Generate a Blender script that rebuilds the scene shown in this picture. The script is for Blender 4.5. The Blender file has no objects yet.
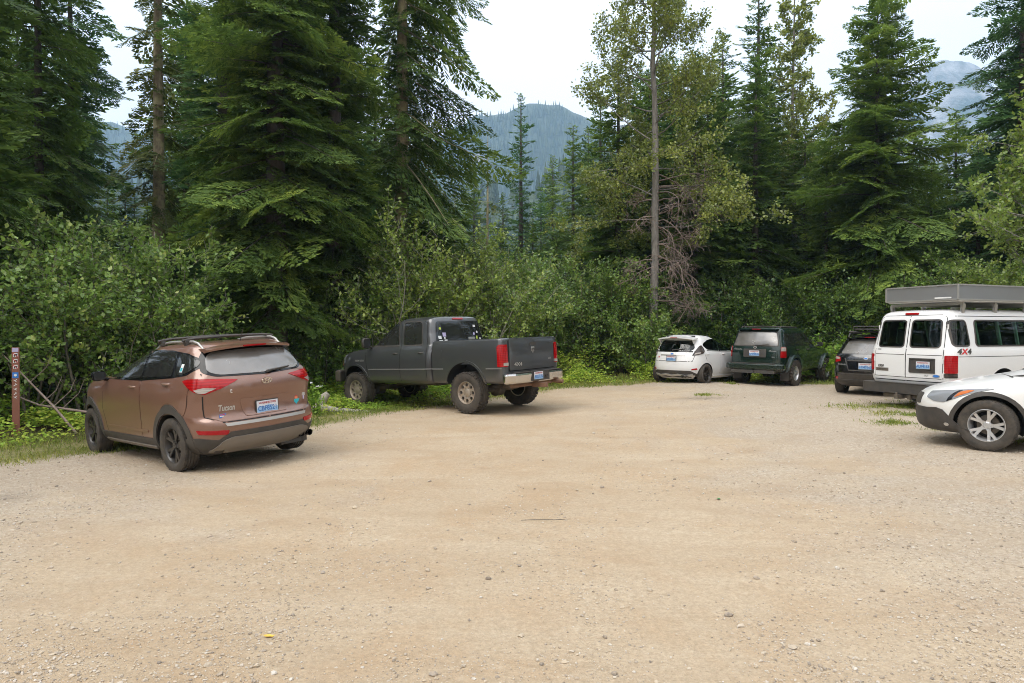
import bpy, bmesh, math, random
import numpy as np
from mathutils import Vector, Matrix, Quaternion
from mathutils.bvhtree import BVHTree
PI = math.pi
R_ = math.radians
SC = bpy.context.scene
COL = SC.collection
rng = np.random.default_rng(11)
random.seed(5)

# ------------------------------------------------------------------ camera
CAM_H = 1.7
F_PX = 683.0
HORIZ = 335.0
cam_data = bpy.data.cameras.new('camera')
cam_data.sensor_width = 36.0
cam_data.lens = 36.0 * F_PX / 1024.0
cam_data.clip_end = 12000
cam = bpy.data.objects.new('camera', cam_data)
COL.objects.link(cam)
cam.location = (0, 0, CAM_H)
cam.rotation_euler = (PI / 2 - math.atan((341.5 - HORIZ) / F_PX), 0, 0)
SC.camera = cam

def px2x(px, Y):
    return (px - 512.0) / F_PX * Y

# ------------------------------------------------------------------ ground height field
GP = np.array([(0, 2, 0.0), (0, 6, 0.0), (0, 10, .02), (-8, 6, -.10), (8, 5, .02), (-4.5, 9.3, -.14), (-6.65, 11, -.16), (-3.5, 10.6, -.04),
               (-7.2, 9.5, -.16), (-.96, 14.5, .05), (-3.8, 16.7, -.10), (.1, 15.9, .09), (-9, 14, -.22), (-12, 11, -.25), (5.8, 20, .26), (8.3, 20.2, .17),
               (3, 19.5, .18), (10.4, 16, .12), (6.8, 9.8, .04), (9.4, 18, .14), (10, 9, .06), (14, 14, .12), (11, 23, .18), (5, 25, .3), (-2, 22, .1),
               (-10, 22, -.1), (-20, 18, -.3), (20, 22, .2), (0, 34, .3), (-18, 34, .1), (20, 36, .4), (0, -6, -.05)], float)

def gz(x, y):
    x = np.asarray(x, float); y = np.asarray(y, float)
    d2 = (x[..., None] - GP[:, 0]) ** 2 + (y[..., None] - GP[:, 1]) ** 2
    w = 1.0 / (d2 + 2.2) ** 1.7
    z = (w * GP[:, 2]).sum(-1) / w.sum(-1)
    return z

def gz1(x, y):
    return float(gz(np.array([x]), np.array([y]))[0])

# ------------------------------------------------------------------ tags
def tag(o, label=None, cat=None, group=None, kind=None):
    if label: o['label'] = label
    if cat: o['category'] = cat
    if group: o['group'] = group
    if kind: o['kind'] = kind
    return o

def empty(name, loc=(0, 0, 0), rz=0.0):
    o = bpy.data.objects.new(name, None)
    o.empty_display_size = .2
    COL.objects.link(o)
    o.location = loc
    o.rotation_euler = (0, 0, rz)
    return o

def link_mesh(name, me, mats, parent=None):
    o = bpy.data.objects.new(name, me)
    for m in (mats if isinstance(mats, (list, tuple)) else [mats]):
        me.materials.append(m)
    COL.objects.link(o)
    if parent is not None:
        o.parent = parent
    return o

def mesh_np(name, verts, faces, fattr=None, smooth=False, mat_idx=None):
    """verts (N,3), faces (M,k) constant k"""
    verts = np.ascontiguousarray(verts, dtype=np.float32)
    faces = np.ascontiguousarray(faces, dtype=np.int32)
    me = bpy.data.meshes.new(name)
    n, k = faces.shape
    me.vertices.add(len(verts)); me.vertices.foreach_set('co', verts.ravel())
    me.loops.add(n * k); me.loops.foreach_set('vertex_index', faces.ravel())
    me.polygons.add(n)
    me.polygons.foreach_set('loop_start', np.arange(0, n * k, k, dtype=np.int32))
    if mat_idx is not None:
        me.polygons.foreach_set('material_index', np.ascontiguousarray(mat_idx, dtype=np.int32))
    me.update(calc_edges=True)
    me.polygons.foreach_set('use_smooth', np.full(n, bool(smooth)))
    if fattr is not None:
        for nm, arr in fattr.items():
            a = me.attributes.new(nm, 'FLOAT', 'FACE')
            a.data.foreach_set('value', np.ascontiguousarray(arr, dtype=np.float32))
    return me

# ------------------------------------------------------------------ mesh builder
class MB:
    def __init__(s):
        s.v = []; s.f = []; s.m = []; s.mi = 0
    def mat(s, i):
        s.mi = i; return s
    def add(s, vs, fs, M=None):
        b = len(s.v)
        for p in vs:
            s.v.append(tuple(M @ Vector(p)) if M is not None else tuple(p))
        for f in fs:
            s.f.append([b + i for i in f]); s.m.append(s.mi)
        return s
    def box(s, c, d, M=None, rot=None):
        x, y, z = d[0] / 2, d[1] / 2, d[2] / 2
        vs = [(-x, -y, -z), (x, -y, -z), (x, y, -z), (-x, y, -z), (-x, -y, z), (x, -y, z), (x, y, z), (-x, y, z)]
        fs = [(0, 3, 2, 1), (4, 5, 6, 7), (0, 1, 5, 4), (1, 2, 6, 5), (2, 3, 7, 6), (3, 0, 4, 7)]
        T = Matrix.Translation(c)
        if rot is not None:
            from mathutils import Euler
            T = T @ Euler(rot).to_matrix().to_4x4()
        if M is not None: T = M @ T
        return s.add(vs, fs, T)
    def tube(s, pts, r, n=8, cap=True, M=None):
        pts = [Vector(p) for p in pts]
        rs = r if isinstance(r, (list, tuple)) else [r] * len(pts)
        vs, fs = [], []
        up = None
        for i, p in enumerate(pts):
            t = (pts[min(i + 1, len(pts) - 1)] - pts[max(i - 1, 0)]).normalized()
            if up is None:
                up = Vector((0, 0, 1)) if abs(t.z) < .9 else Vector((1, 0, 0))
            a = t.cross(up)
            if a.length < 1e-5: a = t.cross(Vector((1, 0, 0)))
            a.normalize(); b = a.cross(t).normalized(); up = b
            for k in range(n):
                q = 2 * PI * k / n
                vs.append(p + a * (rs[i] * math.cos(q)) + b * (rs[i] * math.sin(q)))
        for i in range(len(pts) - 1):
            for k in range(n):
                k2 = (k + 1) % n
                fs.append((i * n + k, i * n + k2, (i + 1) * n + k2, (i + 1) * n + k))
        if cap:
            fs.append(tuple(range(n - 1, -1, -1))); fs.append(tuple((len(pts) - 1) * n + k for k in range(n)))
        return s.add(vs, fs, M)
    def lathe(s, prof, n=40, M=None, closed=True):
        """profile (x along axle, radius); axis = x"""
        vs, fs = [], []
        m = len(prof)
        for k in range(n):
            q = 2 * PI * k / n
            for (x, r) in prof:
                vs.append((x, r * math.cos(q), r * math.sin(q)))
        for k in range(n):
            k2 = (k + 1) % n
            for i in range(m if closed else m - 1):
                i2 = (i + 1) % m
                fs.append((k * m + i, k * m + i2, k2 * m + i2, k2 * m + i))
        return s.add(vs, fs, M)
    def prism(s, poly, h0, h1, M=None):
        """poly in xy extruded along z h0..h1"""
        n = len(poly)
        vs = [(p[0], p[1], h0) for p in poly] + [(p[0], p[1], h1) for p in poly]
        fs = [tuple(range(n - 1, -1, -1)), tuple(range(n, 2 * n))]
        fs += [(i, (i + 1) % n, n + (i + 1) % n, n + i) for i in range(n)]
        return s.add(vs, fs, M)
    def build(s, name, mats, parent=None, smooth=None, bevel=0.0, loc=None):
        me = bpy.data.meshes.new(name)
        me.from_pydata(s.v, [], s.f)
        bm = bmesh.new(); bm.from_mesh(me)
        bmesh.ops.recalc_face_normals(bm, faces=bm.faces)
        bm.to_mesh(me); bm.free()
        if s.m: me.polygons.foreach_set('material_index', s.m)
        o = link_mesh(name, me, mats, parent)
        if smooth is not None:
            me.polygons.foreach_set('use_smooth', [True] * len(me.polygons))
            me.set_sharp_from_angle(angle=R_(smooth))
        if bevel > 0:
            md = o.modifiers.new('bevel', 'BEVEL'); md.width = bevel; md.segments = 2; md.limit_method = 'ANGLE'; md.angle_limit = R_(40)
        if loc is not None: o.location = loc
        return o

# ------------------------------------------------------------------ materials
def new_mat(name):
    m = bpy.data.materials.new(name); m.use_nodes = True
    nt = m.node_tree; nt.nodes.clear()
    out = nt.nodes.new('ShaderNodeOutputMaterial')
    return m, nt, out

def N(nt, typ, inputs=None, **props):
    n = nt.nodes.new(typ)
    for k, v in props.items(): setattr(n, k, v)
    for k, v in (inputs or {}).items():
        if isinstance(v, bpy.types.NodeSocket): nt.links.new(v, n.inputs[k])
        else: n.inputs[k].default_value = v
    return n

def rgba(c): return (c[0], c[1], c[2], 1.0)

def pbsdf(nt, out, **k):
    p = nt.nodes.new('ShaderNodeBsdfPrincipled')
    for a, v in k.items():
        key = {'color': 'Base Color', 'rough': 'Roughness', 'metal': 'Metallic', 'coat': 'Coat Weight', 'coat_r': 'Coat Roughness', 'spec': 'Specular IOR Level',
               'trans': 'Transmission Weight', 'alpha': 'Alpha', 'emis': 'Emission Color', 'emis_s': 'Emission Strength', 'normal': 'Normal', 'ior': 'IOR'}[a]
        if isinstance(v, bpy.types.NodeSocket): nt.links.new(v, p.inputs[key])
        elif isinstance(v, (tuple, list)): p.inputs[key].default_value = rgba(v)
        else: p.inputs[key].default_value = v
    nt.links.new(p.outputs[0], out.inputs[0])
    return p

def mixc(nt, fac, a, b, blend='MIX'):
    n = nt.nodes.new('ShaderNodeMix'); n.data_type = 'RGBA'; n.blend_type = blend
    for key, v in ((0, fac), (6, a), (7, b)):
        if isinstance(v, bpy.types.NodeSocket): nt.links.new(v, n.inputs[key])
        elif key == 0: n.inputs[0].default_value = v
        else: n.inputs[key].default_value = rgba(v)
    return n.outputs[2]

def noise(nt, scale, detail=4, rough=.55, vec=None, dist=0.0):
    n = nt.nodes.new('ShaderNodeTexNoise')
    n.inputs['Scale'].default_value = scale; n.inputs['Detail'].default_value = detail
    n.inputs['Roughness'].default_value = rough; n.inputs['Distortion'].default_value = dist
    if vec is not None: nt.links.new(vec, n.inputs['Vector'])
    return n.outputs['Fac']

def ramp(nt, fac, stops, interp='LINEAR'):
    n = nt.nodes.new('ShaderNodeValToRGB')
    cr = n.color_ramp; cr.interpolation = interp
    while len(cr.elements) < len(stops): cr.elements.new(.5)
    for e, (p, c) in zip(cr.elements, stops):
        e.position = p; e.color = rgba(c) if isinstance(c, (tuple, list)) else (c, c, c, 1)
    nt.links.new(fac, n.inputs[0])
    return n.outputs[0]

def mth(nt, op, a, b=None, clamp=False):
    n = nt.nodes.new('ShaderNodeMath'); n.operation = op; n.use_clamp = clamp
    for i, v in enumerate((a, b)):
        if v is None: continue
        if isinstance(v, bpy.types.NodeSocket): nt.links.new(v, n.inputs[i])
        else: n.inputs[i].default_value = v
    return n.outputs[0]

def bump(nt, h, strength=.3, dist=.02):
    n = nt.nodes.new('ShaderNodeBump'); n.inputs['Strength'].default_value = strength; n.inputs['Distance'].default_value = dist
    nt.links.new(h, n.inputs['Height'])
    return n.outputs[0]

def objco(nt):
    return nt.nodes.new('ShaderNodeTexCoord').outputs['Object']

def geopos(nt):
    return nt.nodes.new('ShaderNodeNewGeometry').outputs['Position']

def simple(name, color, rough=.5, metal=0.0, **k):
    m, nt, out = new_mat(name)
    v = noise(nt, 14, 4, .6, objco(nt))
    c = mixc(nt, ramp(nt, v, [(.35, 0.0), (.7, .35)]), color, tuple(x * .72 for x in color))
    pbsdf(nt, out, color=c, rough=rough, metal=metal, **k)
    return m

DUST = (.30, .235, .165)
def paint(name, color, metal=.0, rough=.32, dust=.35, flake=False, coat=.8, dirt_h=.75):
    """car paint with road dust: speckled all over, thicker on the lower sills"""
    m, nt, out = new_mat(name)
    oc = objco(nt)
    sep = N(nt, 'ShaderNodeSeparateXYZ', {0: oc})
    n1 = noise(nt, 2.3, 6, .62, oc); n2 = noise(nt, 26, 3, .6, oc)
    low = N(nt, 'ShaderNodeMapRange', {0: sep.outputs[2], 1: dirt_h, 2: .22, 3: 0.0, 4: .75}).outputs[0]
    f = mth(nt, 'ADD', low, mth(nt, 'MULTIPLY', ramp(nt, n1, [(.42, 0.0), (.8, .7)]), dust))
    f = mth(nt, 'MULTIPLY', f, ramp(nt, n2, [(.2, .45), (.7, 1.0)]), True)
    f = mth(nt, 'MULTIPLY', f, dust * 1.6, True)
    col = color
    if flake:
        vo = N(nt, 'ShaderNodeTexNoise', {'Scale': 900.0, 'Detail': 1.0, 'Vector': oc}).outputs['Fac']
        col = mixc(nt, ramp(nt, vo, [(.4, 0.0), (.75, 1.0)]), color, tuple(min(1, x * 1.5) for x in color))
    c = mixc(nt, f, col, DUST)
    rg = mth(nt, 'ADD', rough, mth(nt, 'MULTIPLY', f, .5), True)
    mt = mth(nt, 'MULTIPLY', mth(nt, 'SUBTRACT', 1.0, f, True), metal)
    ct = mth(nt, 'MULTIPLY', mth(nt, 'SUBTRACT', 1.0, f, True), coat)
    p = pbsdf(nt, out, color=c, rough=rg, metal=mt, coat=ct, coat_r=.06)
    return m

def dusty(name, color, rough=.6, dust=.4, scale=5.0, metal=0.0, bumpy=0.0):
    m, nt, out = new_mat(name)
    oc = objco(nt)
    f = mth(nt, 'MULTIPLY', ramp(nt, noise(nt, scale, 6, .65, oc), [(.3, .15), (.75, 1.0)]), dust, True)
    c = mixc(nt, f, color, DUST)
    k = dict(color=c, rough=rough, metal=metal)
    if bumpy: k['normal'] = bump(nt, noise(nt, 160, 3, .6, oc), bumpy, .01)
    pbsdf(nt, out, **k)
    return m

def glass_mat(name, color=(.008, .010, .010), rough=.03, dust=.05, ior=1.5):
    """dark tinted glass, a dusty film on it"""
    m, nt, out = new_mat(name)
    oc = objco(nt)
    f = mth(nt, 'MULTIPLY', ramp(nt, noise(nt, 3.5, 4, .5, oc), [(.2, .4), (.8, 1.0)]), dust, True)
    c = mixc(nt, f, color, (.35, .32, .28))
    pbsdf(nt, out, color=c, rough=mth(nt, 'ADD', mth(nt, 'MULTIPLY', f, .6), rough), ior=ior)
    return m

def clear_glass(name, tint=(.55, .68, .6), fac=.16):
    m, nt, out = new_mat(name)
    tr = N(nt, 'ShaderNodeBsdfTransparent', {0: rgba(tint)})
    gl = N(nt, 'ShaderNodeBsdfGlossy', {0: (1, 1, 1, 1), 'Roughness': .02})
    lw = N(nt, 'ShaderNodeLayerWeight', {0: .35})
    f = mth(nt, 'ADD', mth(nt, 'MULTIPLY', lw.outputs['Fresnel'], .32), fac * .12, True)
    mx = N(nt, 'ShaderNodeMixShader', {0: f, 1: tr.outputs[0], 2: gl.outputs[0]})
    nt.links.new(mx.outputs[0], out.inputs[0])
    return m

def lens_mat(name, color, rough=.12, stripes=0.0, dark=.35):
    m, nt, out = new_mat(name)
    oc = objco(nt)
    c = color
    if stripes:
        w = N(nt, 'ShaderNodeTexWave', {'Scale': stripes, 'Distortion': .3, 'Vector': oc}, wave_type='BANDS', bands_direction='Z')
        c = mixc(nt, ramp(nt, w.outputs['Fac'], [(.2, 0.0), (.8, 1.0)]), tuple(x * dark for x in color), color)
    pbsdf(nt, out, color=c, rough=rough, spec=.3, coat=.25, coat_r=.05)
    return m

M = {}
def mats_init():
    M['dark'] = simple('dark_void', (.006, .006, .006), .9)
    M['black_plastic'] = dusty('black_plastic', (.022, .022, .023), .6, .18)
    M['grey_plastic'] = dusty('grey_plastic', (.032, .031, .030), .6, .14)
    M['gloss_black'] = simple('gloss_black', (.006, .006, .007), .10, spec=.3)
    M['rubber'] = dusty('tyre_rubber', (.018, .0175, .017), .85, .24, 9, bumpy=.3)
    M['rim_black'] = dusty('rim_black', (.016, .016, .017), .35, .14)
    M['rim_silver'] = dusty('rim_silver', (.55, .55, .55), .32, .10, metal=.7)
    M['rim_bronze'] = dusty('rim_bronze', (.42, .36, .30), .40, .22, metal=.6)
    M['rim_grey'] = dusty('rim_grey', (.42, .42, .42), .4, .25, metal=.6)
    M['chrome'] = dusty('chrome_metal', (.62, .61, .60), .16, .10, metal=1.0)
    M['silver'] = dusty('silver_trim', (.48, .47, .45), .38, .18, metal=.6)
    M['skid'] = dusty('skid_trim', (.17, .15, .13), .5, .2, metal=.25)
    M['steel'] = dusty('dirty_steel', (.10, .09, .08), .6, .4, metal=.5)
    M['rust'] = dusty('rusty_steel', (.16, .075, .04), .8, .3)
    M['glass'] = glass_mat('tinted_glass')
    M['glass_dusty'] = glass_mat('dusty_glass', (.02, .021, .021), .08, .5)
    M['glass_sky'] = glass_mat('rear_glass', (.03, .03, .03), .05, .45, 2.0)  # film thickened so its pale colour stands in for reflected sky
    M['glass_clear'] = clear_glass('clear_glass')
    M['glass_green'] = clear_glass('green_glass', (.36, .50, .42), .2)
    M['red'] = lens_mat('red_lens', (.36, .006, .008), stripes=9, dark=.72)
    M['red_plain'] = lens_mat('red_reflector', (.33, .006, .012))
    M['white_lens'] = lens_mat('clear_lens', (.42, .38, .34), .15, stripes=12, dark=.7)
    M['smoke_lens'] = lens_mat('smoked_lens', (.07, .055, .05), .1, stripes=10, dark=.4)
    M['lamp'] = lens_mat('headlamp', (.20, .21, .22), .06)
    M['amber'] = lens_mat('amber_lens', (.55, .13, .01), stripes=30, dark=.7)
    M['panel'] = dusty('grey_panel', (.30, .31, .32), .32, .2, 2.5, metal=.5)
    M['plate_white'] = simple('plate_white', (.62, .63, .66), .45)
    M['plate_blue'] = simple('plate_blue', (.06, .17, .42), .45)
    M['plate_red'] = simple('plate_red', (.42, .09, .09), .45)
    M['plate_sky'] = simple('plate_sky', (.28, .45, .66), .45)
    M['white'] = simple('white_print', (.72, .72, .70), .5)
    M['red_print'] = simple('red_print', (.55, .03, .03), .5)
    M['blue_print'] = simple('blue_print', (.03, .18, .55), .5)
    M['teal_print'] = simple('teal_print', (.02, .38, .45), .5)
    M['orange_print'] = simple('orange_print', (.75, .22, .10), .5)
    M['lime_print'] = simple('lime_print', (.45, .55, .06), .5)
    M['lilac_print'] = simple('lilac_print', (.45, .40, .58), .5)
    M['seat'] = simple('seat_fabric', (.03, .032, .035), .9)
    M['int_pale'] = simple('interior_trim', (.32, .42, .36), .7)
# ------------------------------------------------------------------ vehicle kit
def pchip_rows(K, sub):
    """K (n,c) knots -> smooth monotone interpolation, sub steps per span"""
    K = np.asarray(K, float); n = len(K)
    d = K[1:] - K[:-1]
    m = np.zeros_like(K)
    a, b = d[:-1], d[1:]
    with np.errstate(divide='ignore', invalid='ignore'):
        h = np.where(a * b > 0, 2 * a * b / (a + b), 0)
    m[1:-1] = h; m[0] = d[0]; m[-1] = d[-1]
    rows = []
    for i in range(n - 1):
        for k in range(sub):
            t = k / sub
            h00 = 2 * t ** 3 - 3 * t ** 2 + 1; h10 = t ** 3 - 2 * t ** 2 + t
            h01 = -2 * t ** 3 + 3 * t ** 2; h11 = t ** 3 - t ** 2
            rows.append(h00 * K[i] + h10 * m[i] + h01 * K[i + 1] + h11 * m[i + 1])
    rows.append(K[-1])
    return np.array(rows)

def outline(w, yr, yf, nr, nf, br, bf, tr, tf, NP):
    ym = (yr + yf) / 2; L = (yf - yr) / 2
    th = np.linspace(0, PI, 700)
    s, c = np.sin(th), np.cos(th)
    n = np.where(c > 0, nr, nf)
    x = w * np.abs(s) ** (2 / n)
    t = -np.sign(c) * np.abs(c) ** (2 / n)          # -1 rear .. +1 front
    y = ym + L * t
    u = (x / max(w, 1e-6)) ** 2
    at = np.abs(t) ** 3
    y = y + np.where(t < 0, br, -bf) * u * at
    x = x * (1 - np.where(t < 0, tr, tf) * np.abs(t) ** 2.5)
    seg = np.hypot(np.diff(x), np.diff(y)); acc = np.concatenate([[0], np.cumsum(seg)])
    q = np.linspace(0, acc[-1], NP)
    return np.interp(q, acc, x), np.interp(q, acc, y)

def round_poly(pts, r, n=4):
    out = []
    m = len(pts)
    for i in range(m):
        p0, p1, p2 = [Vector((*pts[j % m][:2], 0)) for j in (i - 1, i, i + 1)]
        rr = r if not (len(pts[i]) > 2) else pts[i][2]
        a, b = (p0 - p1), (p2 - p1)
        d = min(rr, a.length * .48, b.length * .48)
        if d < 1e-4: out.append((p1.x, p1.y)); continue
        a.normalize(); b.normalize()
        for k in range(n + 1):
            t = k / n
            q = (p1 + a * d) * (1 - t) ** 2 + p1 * 2 * t * (1 - t) + (p1 + b * d) * t ** 2
            out.append((q.x, q.y))
    return out

def arc(cy, cz, r, a0, a1, n=20):
    return [(cy + r * math.cos(R_(a0 + (a1 - a0) * i / n)), cz + r * math.sin(R_(a0 + (a1 - a0) * i / n))) for i in range(n + 1)]

def ring_poly(cy, cz, r0, r1, a0, a1, n=22):
    return arc(cy, cz, r1, a0, a1, n) + arc(cy, cz, r0, a1, a0, n)

def strip(pts, w):
    """closed outline of a band of width w along an open polyline"""
    P = [Vector((p[0], p[1], 0)) for p in pts]
    L, Rr = [], []
    for i, p in enumerate(P):
        t = (P[min(i + 1, len(P) - 1)] - P[max(i - 1, 0)]).normalized()
        nn = Vector((-t.y, t.x, 0)) * (w / 2)
        L.append(((p + nn).x, (p + nn).y)); Rr.append(((p - nn).x, (p - nn).y))
    return L + Rr[::-1]

def circ(cx, cy, r, n=16, ry=None):
    return [(cx + r * math.cos(2 * PI * i / n), cy + (ry or r) * math.sin(2 * PI * i / n)) for i in range(n)]

def mirx(poly): return [(-p[0], p[1]) for p in poly]

class Car:
    def __init__(s, name, label, cat, group=None):
        s.root = empty(name)
        tag(s.root, label, cat, group)
        s.cuts = []
    def place(s, ref_world, ref_local, psi, pts, roll=0.0, pitch=0.0):
        """stand the car so that its local point ref_local (x, y) meets the ground point ref_world, heading psi degrees right of the view axis; pts = wheel spots"""
        ps = R_(psi)
        fw = Vector((math.sin(ps), math.cos(ps), 0)); rt = Vector((math.cos(ps), -math.sin(ps), 0))
        o = Vector((ref_world[0], ref_world[1], 0)) - rt * ref_local[0] - fw * ref_local[1]
        A = []; b = []
        for (x, y) in pts:
            w = o + rt * x + fw * y
            A.append((x, y, 1)); b.append(gz1(w.x, w.y))
        sx, sy, z0 = np.linalg.lstsq(np.array(A), np.array(b), rcond=None)[0]
        sx += roll; sy += pitch
        X = (rt + Vector((0, 0, sx))).normalized(); Y = fw + Vector((0, 0, sy)); Y = (Y - X * X.dot(Y)).normalized(); Z = X.cross(Y)
        m = Matrix((X, Y, Z)).transposed().to_4x4(); m.translation = (o.x, o.y, z0)
        s.root.matrix_world = m
    # ---- body
    def loft(s, knots, sub=5, NP=70, nr=(8, 7), nf=(5, 5), br=(.1, .06), bf=(.3, .3), tr=(.03, .03), tf=(.05, .12), zsplit=1.1):
        K = np.array([k[:4] for k in knots], float)
        rows = pchip_rows(K, sub)
        vs = []; rings = []
        zm = getattr(s, 'zm', None)
        for (z, w, yr, yf) in rows:
            zd = z
            if zm is not None: z = float(np.interp(z, zm[0], zm[1]))
            g = min(1, max(0, (zd - zsplit) / .25))
            L = lambda ab: ab[0] + (ab[1] - ab[0]) * g
            x, y = outline(w, yr, yf, L(nr), L(nf), L(br), L(bf), L(tr), L(tf), NP)
            ring = []
            for i in range(NP): ring.append(len(vs)); vs.append((-x[i], y[i], z))
            for i in range(NP - 2, 0, -1): ring.append(len(vs)); vs.append((x[i], y[i], z))
            rings.append(ring)
        fs = []
        n = len(rings[0])
        for a, b in zip(rings[:-1], rings[1:]):
            for i in range(n):
                j = (i + 1) % n
                fs.append((a[i], b[i], b[j], a[j]))
        fs.append(tuple(rings[0])); fs.append(tuple(reversed(rings[-1])))
        s.verts, s.faces = vs, fs
        s.ring_z = np.array([vs[r[0]][2] for r in rings]); s.rings = [np.array([vs[i] for i in r[:NP]]) for r in rings]      # left half of each level, rear to front
        s.bvh = BVHTree.FromPolygons([Vector(v) for v in vs], fs)
        return s
    def cut_cyl(s, y, z, r, x0, x1):
        mb = MB(); mb.lathe([(x0, 0.001), (x0, r), (x1, r), (x1, .001)], 40)
        s.cuts.append((mb, Matrix.Translation((0, y, z)), 'DIFFERENCE'))
    def cut_mb(s, mb):
        s.cuts.append((mb, Matrix.Identity(4), 'DIFFERENCE'))
    def finish_body(s, mats, name='body', extra=None):
        me = bpy.data.meshes.new(name)
        me.from_pydata(s.verts, [], s.faces)
        bm = bmesh.new(); bm.from_mesh(me); bmesh.ops.recalc_face_normals(bm, faces=bm.faces); bm.to_mesh(me); bm.free()
        o = bpy.data.objects.new(name, me); COL.objects.link(o)
        me.materials.append(mats[0]); me.materials.append(mats[1] if len(mats) > 1 else M['dark'])
        tmp = []
        for mb, T, op in s.cuts:
            c = mb.build('cutter_tmp', M['dark']); c.matrix_world = T
            md = o.modifiers.new('b', 'BOOLEAN'); md.operation = op; md.object = c; md.solver = 'EXACT'
            try: md.material_mode = 'TRANSFER'
            except Exception: pass
            tmp.append(c)
        bpy.context.view_layer.update()
        dg = bpy.context.evaluated_depsgraph_get()
        new = bpy.data.meshes.new_from_object(o.evaluated_get(dg))
        o.modifiers.clear(); o.data = new; new.name = name
        for c in tmp: bpy.data.objects.remove(c)
        new.polygons.foreach_set('use_smooth', [True] * len(new.polygons))
        new.set_sharp_from_angle(angle=R_(32))
        o.parent = s.root
        s.body = o
        return o
    # ---- things laid on the skin
    def wrap(s, axis, u, z):
        """'W': u metres round the skin from the rear centre line (left negative), 'V': from the front centre line"""
        def at(u, z):
            z = min(max(z, s.ring_z[0]), s.ring_z[-1] - 1e-4)
            k = int(np.searchsorted(s.ring_z, z, side='right') - 1); k = min(max(k, 0), len(s.rings) - 2)
            t = (z - s.ring_z[k]) / max(s.ring_z[k + 1] - s.ring_z[k], 1e-6)
            q = []
            for r in (s.rings[k], s.rings[k + 1]):
                L = np.hypot(np.diff(r[:, 0]), np.diff(r[:, 1])).sum()
                f = min(abs(u) / L, 1.0)
                if axis == 'V': f = 1 - f
                i = f * (len(r) - 1); i0 = min(int(i), len(r) - 2)
                q.append(r[i0] * (1 - (i - i0)) + r[i0 + 1] * (i - i0))
            p = q[0] * (1 - t) + q[1] * t
            return Vector((p[0], p[1], z))
        if getattr(s, 'zm', None) is not None: z = float(np.interp(z, s.zm[0], s.zm[1]))
        p = at(abs(u), z); a = at(abs(u) + .012, z) - at(max(abs(u) - .012, 0), z); b = at(abs(u), z + .012) - at(abs(u), z - .012)
        n = a.cross(b).normalized()
        c = Vector((0, 1.2, z))
        if n.dot(p - c) < 0: n = -n
        if u > 0: p.x = -p.x; n.x = -n.x
        return p, n
    def hit(s, axis, a, b):
        if axis in 'WV': return s.wrap(axis, a, b)
        if getattr(s, 'zm', None) is not None and axis != 'T': b = float(np.interp(b, s.zm[0], s.zm[1]))
        if axis == 'L': o, d = (-5, a, b), (1, 0, 0)
        elif axis == 'R': o, d = (5, a, b), (-1, 0, 0)
        elif axis == 'B': o, d = (a, -9, b), (0, 1, 0)
        elif axis == 'F': o, d = (a, 12, b), (0, -1, 0)
        else: o, d = (a, b, 6), (0, 0, -1)
        p, n, i, dist = s.bvh.ray_cast(Vector(o), Vector(d))
        return p, n
    def patch(s, name, items, mats, parent=None, off=.004, cell=.05, rim=True, smooth=40):
        """outlines given in a side ('L', 'R', 'LR'), rear 'B', front 'F' or top 'T' view, laid on the body skin, off metres proud of it"""
        axs = {it[0] for it in items}
        for both in ('LR', 'BB', 'FF'):
            if axs == {both} and not getattr(s, '_one', False):
                if both == 'LR': A, B = [('L',) + tuple(it[1:]) for it in items], [('R',) + tuple(it[1:]) for it in items]
                else: A, B = [(both[0],) + tuple(it[1:]) for it in items], [(both[0], mirx(it[1])) + tuple(it[2:]) for it in items]
                return [s.patch(name, q, mats, parent, off, cell, rim, smooth) for q in (A, B)]
        out = bmesh.new()
        todo = []
        for it in items:
            ax, poly = it[0], it[1]; mi = it[2] if len(it) > 2 else 0
            if ax == 'LR': todo += [('L', poly, mi), ('R', poly, mi)]
            elif ax == 'BB': todo += [('B', poly, mi), ('B', mirx(poly), mi)]
            elif ax == 'FF': todo += [('F', poly, mi), ('F', mirx(poly), mi)]
            else: todo.append((ax, poly, mi))
        for ax, poly, mi in todo:
            bm = bmesh.new()
            vs = [bm.verts.new((p[0], p[1], 0)) for p in poly]
            bm.faces.new(vs)
            xs = [p[0] for p in poly]; ys = [p[1] for p in poly]
            for k, (lo, hi) in enumerate(((min(xs), max(xs)), (min(ys), max(ys)))):
                m = max(1, int((hi - lo) / cell))
                for q in range(1, m):
                    co = [0, 0, 0]; co[k] = lo + (hi - lo) * q / m
                    no = [0, 0, 0]; no[k] = 1
                    bmesh.ops.bisect_plane(bm, geom=bm.verts[:] + bm.edges[:] + bm.faces[:], dist=1e-6, plane_co=co, plane_no=no)
            dead = []
            nrm = {}
            for v in bm.verts:
                p, n = s.hit(ax, v.co.x, v.co.y)
                if p is None: dead.append(v); continue
                AXN = {'L': Vector((-1, 0, 0)), 'R': Vector((1, 0, 0)), 'B': Vector((0, -1, 0)), 'F': Vector((0, 1, 0)), 'T': Vector((0, 0, 1)), 'W': n, 'V': n}[ax]
                if abs(n.dot(AXN)) < (.4 if ax == 'B' and rim else .2): dead.append(v); continue
                if n.dot(AXN) < 0: n = -n
                v.co = p + n * off; nrm[v] = n
            if dead: bmesh.ops.delete(bm, geom=dead, context='VERTS')
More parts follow.
